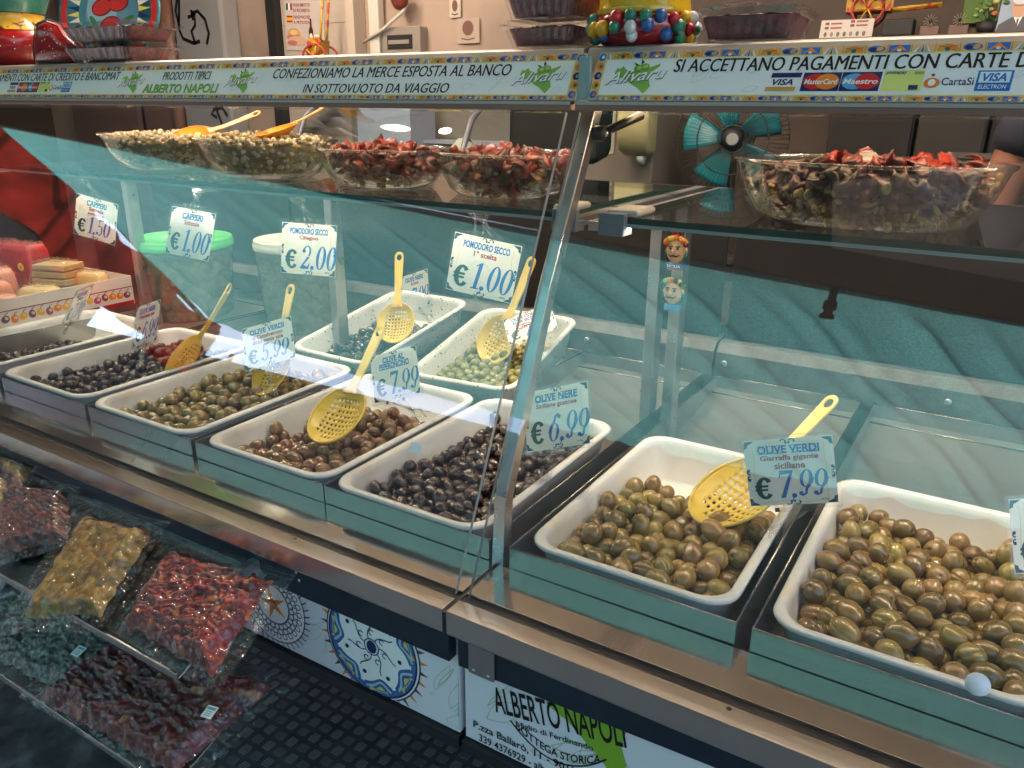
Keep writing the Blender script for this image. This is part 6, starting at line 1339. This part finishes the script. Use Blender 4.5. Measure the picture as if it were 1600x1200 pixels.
# toy cart with yellow shafts
def toy_cart(label, loc, rot, s, shafts=True, dark=1.0):
    e = empty('toy_cart', loc, rot); e.scale = (s, s, s); Y = mat('cart_yellow_paint', (0.55 * dark, 0.30 * dark, 0.02), 0.4, 0, var=0.3, vscale=20, col2=(0.4 * dark, 0.04, 0.02), c2scale=30, c2lo=0.55, c2hi=0.6); Rd = mat('cart_red_paint', (0.35, 0.03, 0.02), 0.4)
    MB().box(-0.06, 0.06, -0.04, 0.04, 0.035, 0.042).build('bed', Y, e)
    for yy in (-0.04, 0.037): MB().box(-0.06, 0.06, yy, yy + 0.003, 0.042, 0.078).build('side_board', Y, e)
    MB().box(-0.06, -0.057, -0.037, 0.037, 0.042, 0.078).build('end_board', Y, e)
    for yy in (-0.052, 0.052):
        w_ = MB().tube([(0.042 * cos(t), yy, 0.042 + 0.042 * sin(t)) for t in [2 * pi * k / 24 for k in range(25)]], 0.004, 8).build('wheel', Rd, e)
        for k in range(6): MB().tube([(0, yy, 0.042), (0.04 * cos(k * pi / 3), yy, 0.042 + 0.04 * sin(k * pi / 3))], 0.0025, 6).build('spoke', Y, w_)
    for yy in (-0.025, 0.025): MB().tube([(0.05, yy, 0.04), (0.19, yy, 0.05)], 0.0045, 8).build('shaft', Y, e)
    for k in range(4): MB().ball((-0.04 + 0.027 * k, -0.044, 0.07), 0.008, 0, 8, 6).build('painted_boss', Rd, e)
    tag(e, label, 'toy cart'); return e
toy_cart('yellow painted toy cart tipped up against the wall, shafts pointing up', (-2.80, 2.80, 1.70), (0, radians(-78), radians(20)), 1.6)
# electric box and cables
e = empty('fuse_box', (-2.42, 2.93, 1.70)); EB = mat('beige_fuse_box', srgb(138, 128, 118), 0.5, 0, var=0.05)
MB().box(-0.13, 0.13, -0.0, 0.07, -0.05, 0.17).build('housing', EB, e, bevel=0.006); MB().box(-0.09, 0.08, -0.004, -0.0002, 0.06, 0.13).build('window', mat('dark_window', (0.03, 0.03, 0.03), 0.2), e)
MB().box(-0.09, 0.08, -0.004, -0.0002, -0.045, 0.01).build('window', mat('dark_window', (0.03, 0.03, 0.03), 0.2), e); MB().box(-0.08, 0.06, -0.008, -0.0045, 0.085, 0.105).build('switch_row', EB, e)
MB().tube([(-0.26, 0.0, 0.10), (-0.1, -0.02, 0.16), (0.04, -0.02, 0.24), (0.08, 0.0, 0.33)], 0.009, 8).build('cable', mat('white_cable', srgb(200, 194, 184), 0.5), e)
MB().box(-0.22, -0.15, 0.0, 0.05, 0.0, 0.35).build('conduit', mat('white_cable', srgb(200, 194, 184), 0.5), e, bevel=0.006)
MB().ball((0.02, -0.02, 0.30), 0.055, 0, 14, 10, None, (1, 0.6, 1)).build('alarm_light', mat('dull_red_lens', (0.16, 0.03, 0.02), 0.3), e)
tag(e, 'beige fuse box with white cable and dull red alarm light', 'fuse box')
for lab, x, z, w_, h_, c_ in (('small paper picture above the fuse box right side', -2.10, 1.95, 0.07, 0.09, (190, 176, 160)), ('paper note with faded drawing right of the fuse box', -2.02, 1.84, 0.14, 0.12, (168, 150, 136))):
    o = empty('paper_note', (x, 2.985, z)); MB().box(-w_ / 2, w_ / 2, 0, 0.002, -h_ / 2, h_ / 2).build('sheet', mat('paper_%d' % c_[0], srgb(*c_), 0.6), o)
    a = Art(0.0004); a.ell(0, h_ * 0.1, w_ * 0.25, h_ * 0.3, (110, 80, 72), 1); a.stroke([(-w_ * 0.3, -h_ * 0.3), (0, -h_ * 0.36), (w_ * 0.3, -h_ * 0.3)], 0.006, (90, 70, 64), 1); a.build('note_print', o, frame_matrix((0, -0.0004, 0), (1, 0, 0), (0, 0, 1))); tag(o, lab, 'paper')
# shop lamp
e = empty('ceiling_lamp', (-2.6, 1.9, 2.86)); MB().lathe([(0.001, 0), (0.17, 0), (0.18, -0.02), (0.16, -0.03)], 32).build('base', ALU, e)
MB().lathe([(0.165, -0.022), (0.15, -0.05), (0.10, -0.068), (0.001, -0.075)], 32).build('diffuser', glow('lamp_glow', (1.0, 0.82, 0.62), 30.0), e); tag(e, 'round ceiling lamp lit inside the shop, above the left background', 'lamp')
# second display case with curved glass
e = empty('curved_display_case', (-1.75, 2.3, 0.0)); GB = mat('grey_blue_case', srgb(120, 120, 132), 0.4, 0.3)
MB().box(-0.9, 0.75, 0.0, 0.5, 0.06, 1.12).build('body', GB, e, bevel=0.01); MB().box(-0.9, 0.75, 0.46, 0.5, 1.12, 1.55).build('back', mat('case_back', srgb(128, 118, 112), 0.5), e)
for xx in (-0.88, 0.15, 0.73):
    MB().tube([(xx, 0.0, 1.12), (xx, 0.02, 1.28), (xx, 0.10, 1.42), (xx, 0.24, 1.51), (xx, 0.46, 1.54)], 0.014, 10).build('arch', GB, e)
gg = MB().grid(2, 10, lambda u, v: (-0.88 + 1.61 * u, 0.46 - 0.46 * cos(v * pi / 2) ** 1.0 if v < 1 else 0.46, 1.12 + 0.42 * sin(v * pi / 2))).build('curved_glass', SHELFG, e, solid=0.005)
MB().box(-0.6, 0.7, 0.30, 0.45, 1.30, 1.315).build('inner_shelf', mat('pale_shelf', srgb(170, 170, 190), 0.4), e); MB().box(-0.62, -0.28, 0.2, 0.4, 1.12, 1.5).build('blue_panel', mat('pale_blue_panel', srgb(168, 176, 200), 0.5, 0, var=0.05), e)
tag(e, 'curved glass display case standing behind the counter', 'display case')
PAPER = mat('white_wrapping_paper', srgb(214, 208, 198), 0.6, 0, var=0.06, bump=0.3, bscale=20)
for k, (lab, x, y, w_, h_) in enumerate((('crumpled paper pack lying in the curved case, left one', -1.98, 2.42, 0.22, 0.16), ('upright crumpled paper pack in the middle of the curved case', -1.66, 2.42, 0.16, 0.22), ('crumpled paper pack near the arch of the curved case', -1.45, 2.42, 0.12, 0.18))):
    off = Vector((k, 3, 5)); o = MB().loft([[(p[0] * (1 + 0.2 * noise.noise(Vector((p[0] * 20, p[1] * 20, z * 20)) + off)), p[1] * (1 + 0.2 * noise.noise(Vector((p[0] * 20, p[1] * 20, z * 25)) + off)), z) for p in rrect(w_ / 2 * q, 0.05 * q, 0.03, 0, 4)] for q, z in ((0.9, 0), (1.05, h_ * 0.4), (0.9, h_ * 0.75), (0.35, h_))]).build('paper_pack', PAPER, None, (x, y, 1.1205)); tag(o, lab, 'paper pack', 'paper packs in the curved case')
o = MB().grid(4, 20, lambda u, v: (-0.04 + 0.08 * u + 0.14 * v * v, 0.02 * sin(v * 3), 0.30 * (1 - v))).build('paper_strip', mat('blue_white_paper', srgb(196, 200, 226), 0.5), None, (-1.16, 2.15, 1.20), solid=0.0008); tag(o, 'curling strip of white till paper behind the bowls', 'paper')
# weighing scale
e = empty('weighing_scale', (-0.60, 1.42, 0.987)); SB = mat('black_scale_plastic', (0.006, 0.009, 0.008), 0.35)
MB().prism([(-0.05, 0.34), (0.05, 0.36), (0.06, 0.56), (-0.04, 0.56)], -0.17, 0.12).build('display_head', SB, e, bevel=0.02); MB().tube([(-0.06, 0.02, 0.06), (-0.06, 0.02, 0.36)], 0.028, 16).build('column', POSTM, e)
MB().box(-0.17, 0.13, -0.13, 0.16, 0.0, 0.07).build('scale_body', SB, e, bevel=0.012); MB().box(-0.15, 0.11, -0.11, 0.14, 0.0705, 0.078).build('weighing_plate', STEEL, e, bevel=0.003)
tag(e, 'black weighing scale with tall display behind the tomato bowls', 'scale')
# service table carrying the scale
e = empty('service_table', (-0.1, 1.45, 0)); MB().box(-1.6, 1.0, -0.25, 0.25, 0.95, 0.986).build('table_top', mat('dark_table_top', (0.03, 0.028, 0.026), 0.4), e, bevel=0.003)
for xx in (-1.55, 0.95):
    for yy in (-0.2, 0.2): MB().box(xx - 0.02, xx + 0.02, yy - 0.02, yy + 0.02, 0.06, 0.95).build('leg', POSTM, e)
tag(e, 'dark service table standing behind the counter', 'table')
# right background: cabinet side with notice and soap dispenser, fan, dark cupboards
e = empty('tall_cabinet', (-0.66, 2.05, 0.06)); CB = mat('grey_beige_cabinet', srgb(112, 106, 96), 0.5, 0, var=0.06, vscale=3)
MB().box(-0.16, 0.13, -0.15, 0.3, 0, 1.56).build('carcass', CB, e, bevel=0.006); MB().box(-0.15, 0.12, -0.165, -0.1505, 0.05, 1.17).build('door', CB, e, bevel=0.004)
tag(e, 'grey beige tall cabinet behind the leaning post', 'cabinet')
o = empty('notice_sheet', (-0.70, 1.8965, 1.40)); MB().box(-0.036, 0.03, 0, 0.0015, -0.07, 0.07).build('sheet', mat('notice_paper', srgb(170, 168, 150), 0.6), o); a = Art(0.0003)
for k in range(6): a.rect(-0.027, 0.045 - k * 0.02, 0.02 - (k % 2) * 0.008, 0.052 - k * 0.02, (60, 60, 58), 1)
a.build('notice_print', o, frame_matrix((0, -0.0003, 0), (1, 0, 0), (0, 0, 1))); tag(o, 'small printed notice sheet stuck on the tall cabinet', 'notice')
e = empty('soap_dispenser', (-0.565, 1.885, 1.33)); SD = mat('cream_dispenser_plastic', srgb(176, 168, 120), 0.4, 0, var=0.04)
MB().loft([[(p[0], p[1] - d_, z) for p in rrect(w_, t_, 0.012, 0, 4)] for w_, t_, d_, z in ((0.045, 0.02, 0.022, 0.0), (0.055, 0.035, 0.04, 0.02), (0.055, 0.045, 0.05, 0.10), (0.055, 0.042, 0.046, 0.17), (0.048, 0.03, 0.034, 0.19))]).build('cover', SD, e)
MB().tube([(0.02, -0.045, 0.0), (0.024, -0.045, -0.03)], [0.02, 0.008], 12).build('nozzle', mat('grey_nozzle', srgb(120, 130, 126), 0.4), e); tag(e, 'cream plastic soap dispenser on the tall cabinet', 'dispenser')
e = empty('table_fan', (-0.30, 2.0, 0.987)); BLD = mat('turquoise_fan_blade', (0.01, 0.20, 0.24), 0.3, 0, var=0.05); GRL = mat('dark_grille_wire', (0.05, 0.05, 0.045), 0.4, 0.5); FC = Vector((0, 0, 0.40))
MB().lathe([(0.001, 0), (0.10, 0), (0.11, 0.01), (0.04, 0.03), (0.02, 0.05), (0.001, 0.05)], 28).build('base', DARKM, e); MB().tube([(0, 0.02, 0.03), (0, 0.05, 0.38)], 0.012, 10).build('stem', DARKM, e)
MB().tube([(0, 0.02, 0.40), (0, 0.14, 0.40)], [0.05, 0.04], 18).build('motor', DARKM, e); Rx = Matrix.Translation(FC) @ Matrix.Rotation(radians(90), 4, 'X') @ Matrix.Rotation(radians(18), 4, 'Y')
for k in range(5):
    g = 2 * pi * k / 5 + 0.5
    MB().grid(8, 6, lambda u, v: ((0.035 + 0.12 * u) * cos(g + (v - 0.5) * (0.95 - 0.15 * u)), (0.035 + 0.12 * u) * sin(g + (v - 0.5) * (0.95 - 0.15 * u)), 0.03 * (v - 0.5) - 0.005), 0, Rx).build('blade', BLD, e, solid=0.002)
MB().lathe([(0.001, 0.052), (0.026, 0.050), (0.034, 0.035), (0.034, 0.0)], 24, 0, Rx).build('hub', DARKM, e); MB().lathe([(0.001, 0.0535), (0.019, 0.0532)], 24, 0, Rx).build('badge', mat('badge_silver', srgb(150, 152, 150), 0.3), e)
gw = MB()
for k in range(72):
    g = 2 * pi * k / 72; gw.tube([(0.04 * cos(g), 0.04 * sin(g), 0.056), (0.10 * cos(g), 0.10 * sin(g), 0.06), (0.155 * cos(g), 0.155 * sin(g), 0.045), (0.178 * cos(g), 0.178 * sin(g), 0.0), (0.155 * cos(g), 0.155 * sin(g), -0.045)], 0.0009, 4, 0, Rx)
stuff(gw.build('grille_wires', GRL, e))
for r_, z in ((0.178, 0.0), (0.11, 0.0605), (0.042, 0.0565)): MB().tube([(r_ * cos(t), r_ * sin(t), z) for t in [2 * pi * k / 48 for k in range(49)]], 0.0022, 6, 0, Rx).build('grille_ring', GRL, e)
tag(e, 'turquoise bladed table fan with wire grille behind the shelf', 'fan')
o = MB().lathe([(0.015, 0), (0.035, 0), (0.035, 0.09), (0.015, 0.09), (0.015, 0)], 24, 0, Matrix.Rotation(radians(90), 4, 'X')).build('paper_roll', mat('white_roll_paper', srgb(180, 180, 172), 0.6), None, (-0.48, 1.6, 1.022)); tag(o, 'white paper roll lying beside the fan', 'paper roll')
off = Vector((4, 4, 4)); o = MB().ball((0, 0, 0.05), 0.06, 0, 20, 14, None, (1.4, 0.8, 0.75)); o.v = [(p[0] * (1 + 0.25 * noise.noise(Vector(p) * 30 + off)), p[1] * (1 + 0.25 * noise.noise(Vector(p) * 32)), max(0.001, p[2] * (1 + 0.25 * noise.noise(Vector(p) * 28)))) for p in o.v]
o = o.build('plastic_bag', mat('blue_bag_plastic', (0.012, 0.06, 0.17), 0.3), None, (-0.36, 1.58, 0.987)); tag(o, 'crumpled blue plastic bag beside the paper roll', 'bag')
for lab, x0, x1, z1, c_ in (('dark brown cupboard behind the fan', -0.10, 0.18, 1.58, (40, 34, 30)), ('grey brown cupboard behind the oval dish', 0.19, 0.40, 1.60, (66, 60, 54)), ('blackish cupboard behind the oval dish', 0.41, 0.62, 1.56, (30, 26, 24)), ('wide grey brown cupboard at the right background', 0.63, 1.5, 1.60, (62, 58, 52))):
    e = empty('cupboard', ((x0 + x1) / 2, 2.5, 0.06)); hw = (x1 - x0) / 2; m_ = mat('cupboard_%d' % c_[0], srgb(*[q * 0.72 for q in c_]), 0.5, 0, var=0.12, vscale=5)
    MB().box(-hw, hw, 0, 0.35, 0, z1 - 0.06).build('carcass', m_, e, bevel=0.004); MB().box(-hw + 0.006, hw - 0.006, -0.016, -0.0005, 0.05, z1 - 0.08).build('door', m_, e, bevel=0.003); MB().box(hw - 0.04, hw - 0.03, -0.03, -0.0165, 0.9, 1.05).build('handle', POSTM, e)
    tag(e, lab, 'cupboard', 'dark cupboards at the back')
MB_ = MB().box(0.30, 0.62, 2.40, 2.48, 1.33, 1.345).build('wall_rail', mat('grey_rail', srgb(96, 90, 84), 0.5)); tag(MB_, 'grey rail along the dark cupboards', 'rail')
# wall shelf with souvenirs, upper right
e = empty('wall_shelf', (0.3, 2.72, 1.70)); MB().box(-0.75, 0.9, -0.12, 0.27, 0.0, 0.022).build('board', mat('dark_shelf_board', srgb(58, 46, 40), 0.5), e, bevel=0.002)
for xx in (-0.6, 0.0, 0.75): MB().box(xx, xx + 0.02, 0.0, 0.27, -0.14, -0.001).build('bracket', DARKM, e)
tag(e, 'dark wall shelf with souvenirs at the upper right', 'shelf')
ZS = 1.7225
toy_cart('brown wooden toy cart on the wall shelf', (-0.06, 2.74, ZS + 0.045), (0, 0, radians(4)), 1.25, dark=0.45)
o = empty('menu_sheet', (-0.11, 2.62, ZS), (radians(-12), 0, 0)); MB().box(-0.09, 0.09, 0, 0.004, 0, 0.062).build('sheet', mat('menu_paper', srgb(190, 182, 172), 0.5), o); a = Art(0.0004)
for (u, v) in ((-0.075, 0.045), (-0.075, 0.03), (0.012, 0.05), (0.012, 0.036)): a.rect(u, v, u + 0.014, v + 0.009, 'darkred', 1); a.rect(u + 0.02, v + 0.001, u + 0.058, v + 0.007, (130, 50, 46), 1)
for k in range(7): a.ell(-0.07 + k * 0.022, 0.012, 0.006, 0.009, ((90, 60, 50), (120, 110, 90), (70, 70, 66))[k % 3], 1, n=8)
a.build('menu_print', o, frame_matrix((0, -0.0004, 0), (1, 0, 0), (0, 0, 1))); tag(o, 'small menu sheet leaning on the wall shelf below the cart', 'menu')
o = MB().box(-0.05, 0.05, -0.04, 0.04, 0, 0.055).build('black_box', DARKM, None, (0.06, 2.66, ZS), bevel=0.005); tag(o, 'black box on the wall shelf right of the menu', 'box')
for k in range(2):
    e = empty('pinwheel_flower', (0.16 + 0.09 * k, 2.66, ZS)); MB().box(-0.03, 0.03, -0.02, 0.02, 0, 0.03).build('stand', mat('flower_stand', srgb(110, 84, 78), 0.5), e, bevel=0.003)
    for q in range(12):
        g = 2 * pi * q / 12; MB().tube([(0, -0.022, 0.045), (0.022 * cos(g), -0.024, 0.045 + 0.022 * sin(g))], [0.001, 0.003], 6, flat=0.3).build('petal', mat('straw_petal', srgb(170, 160, 140), 0.5), e)
    MB().ball((0, -0.024, 0.045), 0.006, 0, 8, 6).build('flower_heart', DARKM, e); MB().tube([(0, -0.02, 0.028), (0, -0.02, 0.045)], 0.002, 6).build('stem', DARKM, e)
    tag(e, ('straw daisy souvenir on the wall shelf, next to the black box', 'straw daisy souvenir on the wall shelf, next to the flowers')[k], 'souvenir', 'straw daisies')
o = MB().box(-0.07, 0.07, 0, 0.004, 0, 0.16).build('green_sheet', mat('green_card', srgb(78, 110, 40), 0.6, var=0.05), None, (0.30, 2.97, ZS + 0.06)); tag(o, 'green card on the wall behind the flowers', 'card')
e = empty('flower_pot', (0.335, 2.70, ZS)); MB().lathe([(0.001, 0), (0.03, 0), (0.04, 0.04), (0.036, 0.04), (0.001, 0.035)], 20).build('pot', DARKM, e); rnd = random.Random(2)
for k in range(26):
    p = (rnd.uniform(-0.045, 0.045), rnd.uniform(-0.03, 0.02), 0.05 + rnd.uniform(0, 0.06)); MB().ball(p, 0.010 * rnd.uniform(0.6, 1.2), 0, 8, 5, None, (1, 0.8, 0.7)).build('blossom', mat('blossom_%d' % (k % 4), (srgb(206, 196, 130), srgb(120, 150, 70), srgb(190, 110, 80), srgb(80, 110, 50))[k % 4], 0.6), e); MB().tube([(0, 0, 0.03), p], 0.0012, 5).build('stem', mat('stem_green', (0.03, 0.06, 0.02), 0.6), e)
tag(e, 'pot of pale yellow flowers on the wall shelf beside the portrait', 'flowers')
e = empty('framed_portrait', (0.415, 2.66, ZS), (radians(-10), 0, radians(-6))); MB().box(-0.06, 0.06, 0, 0.01, 0, 0.145).build('frame', DARKM, e, bevel=0.002); a = Art(0.0004)
a.rect(-0.055, 0.004, 0.055, 0.141, (138, 156, 178), 1); a.poly([(-0.055, 0.004), (0.055, 0.004), (0.055, 0.03), (0.02, 0.05), (-0.015, 0.05), (-0.05, 0.028)], (34, 34, 44), 2); a.poly([(-0.01, 0.05), (0.015, 0.05), (0.005, 0.02)], 'white', 3); a.poly([(0.0, 0.044), (0.006, 0.044), (0.005, 0.02), (0.001, 0.02)], 'navy', 4)
a.ell(0.003, 0.08, 0.024, 0.033, 'skin', 4); a.ell(0.003, 0.103, 0.025, 0.014, (200, 200, 200), 5); a.stroke([(-0.016, 0.086), (0.003, 0.085), (0.022, 0.086)], 0.002, (60, 50, 50), 6)
a.build('photograph', e, frame_matrix((0, -0.0004, 0), (1, 0, 0), (0, 0, 1))); tag(e, 'framed portrait photo of a grey haired person in a dark suit', 'picture')

# ------------------------------------------------------------------ shopkeeper at the right edge (only an arm is in the picture)
def skin_body(name, V, E, Rr, m, parent=None, root=0, loc=None):
    me = bpy.data.meshes.new(name); me.from_pydata(V, E, []); me.update(); me.materials.append(m)
    o = bpy.data.objects.new(name, me); COL.objects.link(o)
    if parent is not None: o.parent = parent
    if loc: o.location = loc
    sk = o.modifiers.new('skin', 'SKIN'); sk.use_smooth_shade = True
    lay = me.skin_vertices[0].data if me.skin_vertices else None
    if lay is None:
        bpy.context.view_layer.objects.active = o
    for i, r_ in enumerate(Rr):
        me.skin_vertices[0].data[i].radius = (r_, r_) if not isinstance(r_, tuple) else r_; me.skin_vertices[0].data[i].use_root = (i == root)
    sb = o.modifiers.new('smooth', 'SUBSURF'); sb.levels = 2; sb.render_levels = 2
    return o
V = [(0, 0, 0.98), (0, 0, 1.12), (0, -0.01, 1.32), (0, 0, 1.48), (0, 0.0, 1.55), (0, -0.015, 1.63), (0, -0.02, 1.74), (0, -0.02, 1.79)]; E_ = [(k, k + 1) for k in range(7)]
Rr = [(0.15, 0.11), (0.145, 0.105), (0.16, 0.11), (0.10, 0.08), 0.055, (0.07, 0.085), (0.078, 0.095), (0.05, 0.06)]
for s_ in (-1, 1):
    b0 = len(V); V += [(s_ * 0.17, 0, 1.46), (s_ * 0.225, -0.01, 1.30), (s_ * 0.245, -0.02, 1.16), (s_ * 0.225, -0.14, 1.02), (s_ * 0.20, -0.22, 0.975), (s_ * 0.19, -0.27, 0.962)]; E_ += [(3, b0)] + [(b0 + k, b0 + k + 1) for k in range(5)]; Rr += [0.062, 0.05, 0.042, 0.036, 0.027, (0.036, 0.016)]
    wr = b0 + 5
    for k in range(4):
        f0 = len(V); L = (0.075, 0.085, 0.08, 0.06)[k]; x_ = s_ * (0.165 + 0.017 * k)
        V += [(x_, -0.305, 0.96), (x_, -0.305 - L * 0.5, 0.952), (x_, -0.305 - L, 0.93)]; E_ += [(wr, f0), (f0, f0 + 1), (f0 + 1, f0 + 2)]; Rr += [0.0095, 0.0085, 0.007]
    f0 = len(V); V += [(s_ * 0.155, -0.25, 0.955), (s_ * 0.135, -0.285, 0.945), (s_ * 0.13, -0.31, 0.935)]; E_ += [(b0 + 4, f0), (f0, f0 + 1), (f0 + 1, f0 + 2)]; Rr += [0.012, 0.010, 0.008]
    l0 = len(V); V += [(s_ * 0.095, 0, 0.90), (s_ * 0.105, -0.01, 0.50), (s_ * 0.11, 0.02, 0.10), (s_ * 0.115, -0.12, 0.035)]; E_ += [(0, l0), (l0, l0 + 1), (l0 + 1, l0 + 2), (l0 + 2, l0 + 3)]; Rr += [0.09, 0.06, 0.042, (0.04, 0.03)]
SKN = mat('tanned_skin', srgb(150, 98, 74), 0.5, 0, var=0.06, vscale=20, sss=0.1)
pe = empty('person', (0.715, 1.50, 0.06), (0, 0, radians(-4)))
skin_body('body', V, E_, Rr, SKN, pe)
NV = mat('navy_cotton', (0.012, 0.016, 0.03), 0.8, 0, var=0.15, vscale=30, bump=0.2, bscale=60)
V2 = [(0, 0, 0.93), (0, 0, 1.12), (0, -0.01, 1.32), (0, 0, 1.47), (0, 0, 1.515)]; E2 = [(0, 1), (1, 2), (2, 3), (3, 4)]; R2_ = [(0.168, 0.13), (0.160, 0.12), (0.175, 0.125), (0.115, 0.095), 0.07]
for s_ in (-1, 1):
    b0 = len(V2); V2 += [(s_ * 0.17, 0, 1.465), (s_ * 0.225, -0.01, 1.31)]; E2 += [(3, b0), (b0, b0 + 1)]; R2_ += [0.078, 0.07]
skin_body('shirt', V2, E2, R2_, NV, pe)
V3 = [(0, 0, 1.0)]; E3 = []; R3 = [(0.165, 0.125)]
for s_ in (-1, 1):
    b0 = len(V3); V3 += [(s_ * 0.095, 0, 0.88), (s_ * 0.105, -0.01, 0.5), (s_ * 0.11, 0.015, 0.1)]; E3 += [(0, b0), (b0, b0 + 1), (b0 + 1, b0 + 2)]; R3 += [0.105, 0.078, 0.065]
skin_body('trousers', V3, E3, R3, mat('dark_denim', (0.02, 0.022, 0.03), 0.8, 0, var=0.2), pe)
HAIR = mat('dark_hair', (0.012, 0.009, 0.008), 0.5)
MB().ball((0, -0.005, 1.755), 0.098, 0, 20, 14, None, (0.9, 1.08, 0.86)).build('hair', HAIR, pe)
MB().ball((0, -0.105, 1.69), 0.017, 0, 10, 8, None, (0.8, 1.1, 1.5)).build('nose', SKN, pe)
for s_ in (-1, 1):
    MB().ball((s_ * 0.03, -0.092, 1.715), 0.012, 0, 10, 8).build('eye', mat('eye_white', srgb(220, 215, 208), 0.2), pe); MB().ball((s_ * 0.03, -0.101, 1.715), 0.0055, 0, 8, 6).build('iris', HAIR, pe)
    MB().ball((s_ * 0.082, -0.01, 1.70), 0.022, 0, 10, 8, None, (0.4, 0.8, 1.3)).build('ear', SKN, pe); MB().tube([(s_ * 0.014, -0.103, 1.735), (s_ * 0.046, -0.092, 1.734)], 0.005, 6).build('eyebrow', HAIR, pe)
MB().tube([(-0.024, -0.092, 1.652), (0, -0.099, 1.649), (0.024, -0.092, 1.652)], 0.006, 8).build('mouth', mat('lip', srgb(140, 80, 70), 0.5), pe)
tag(pe, 'person in a navy T-shirt standing at the right edge, bare arm hanging', 'person')
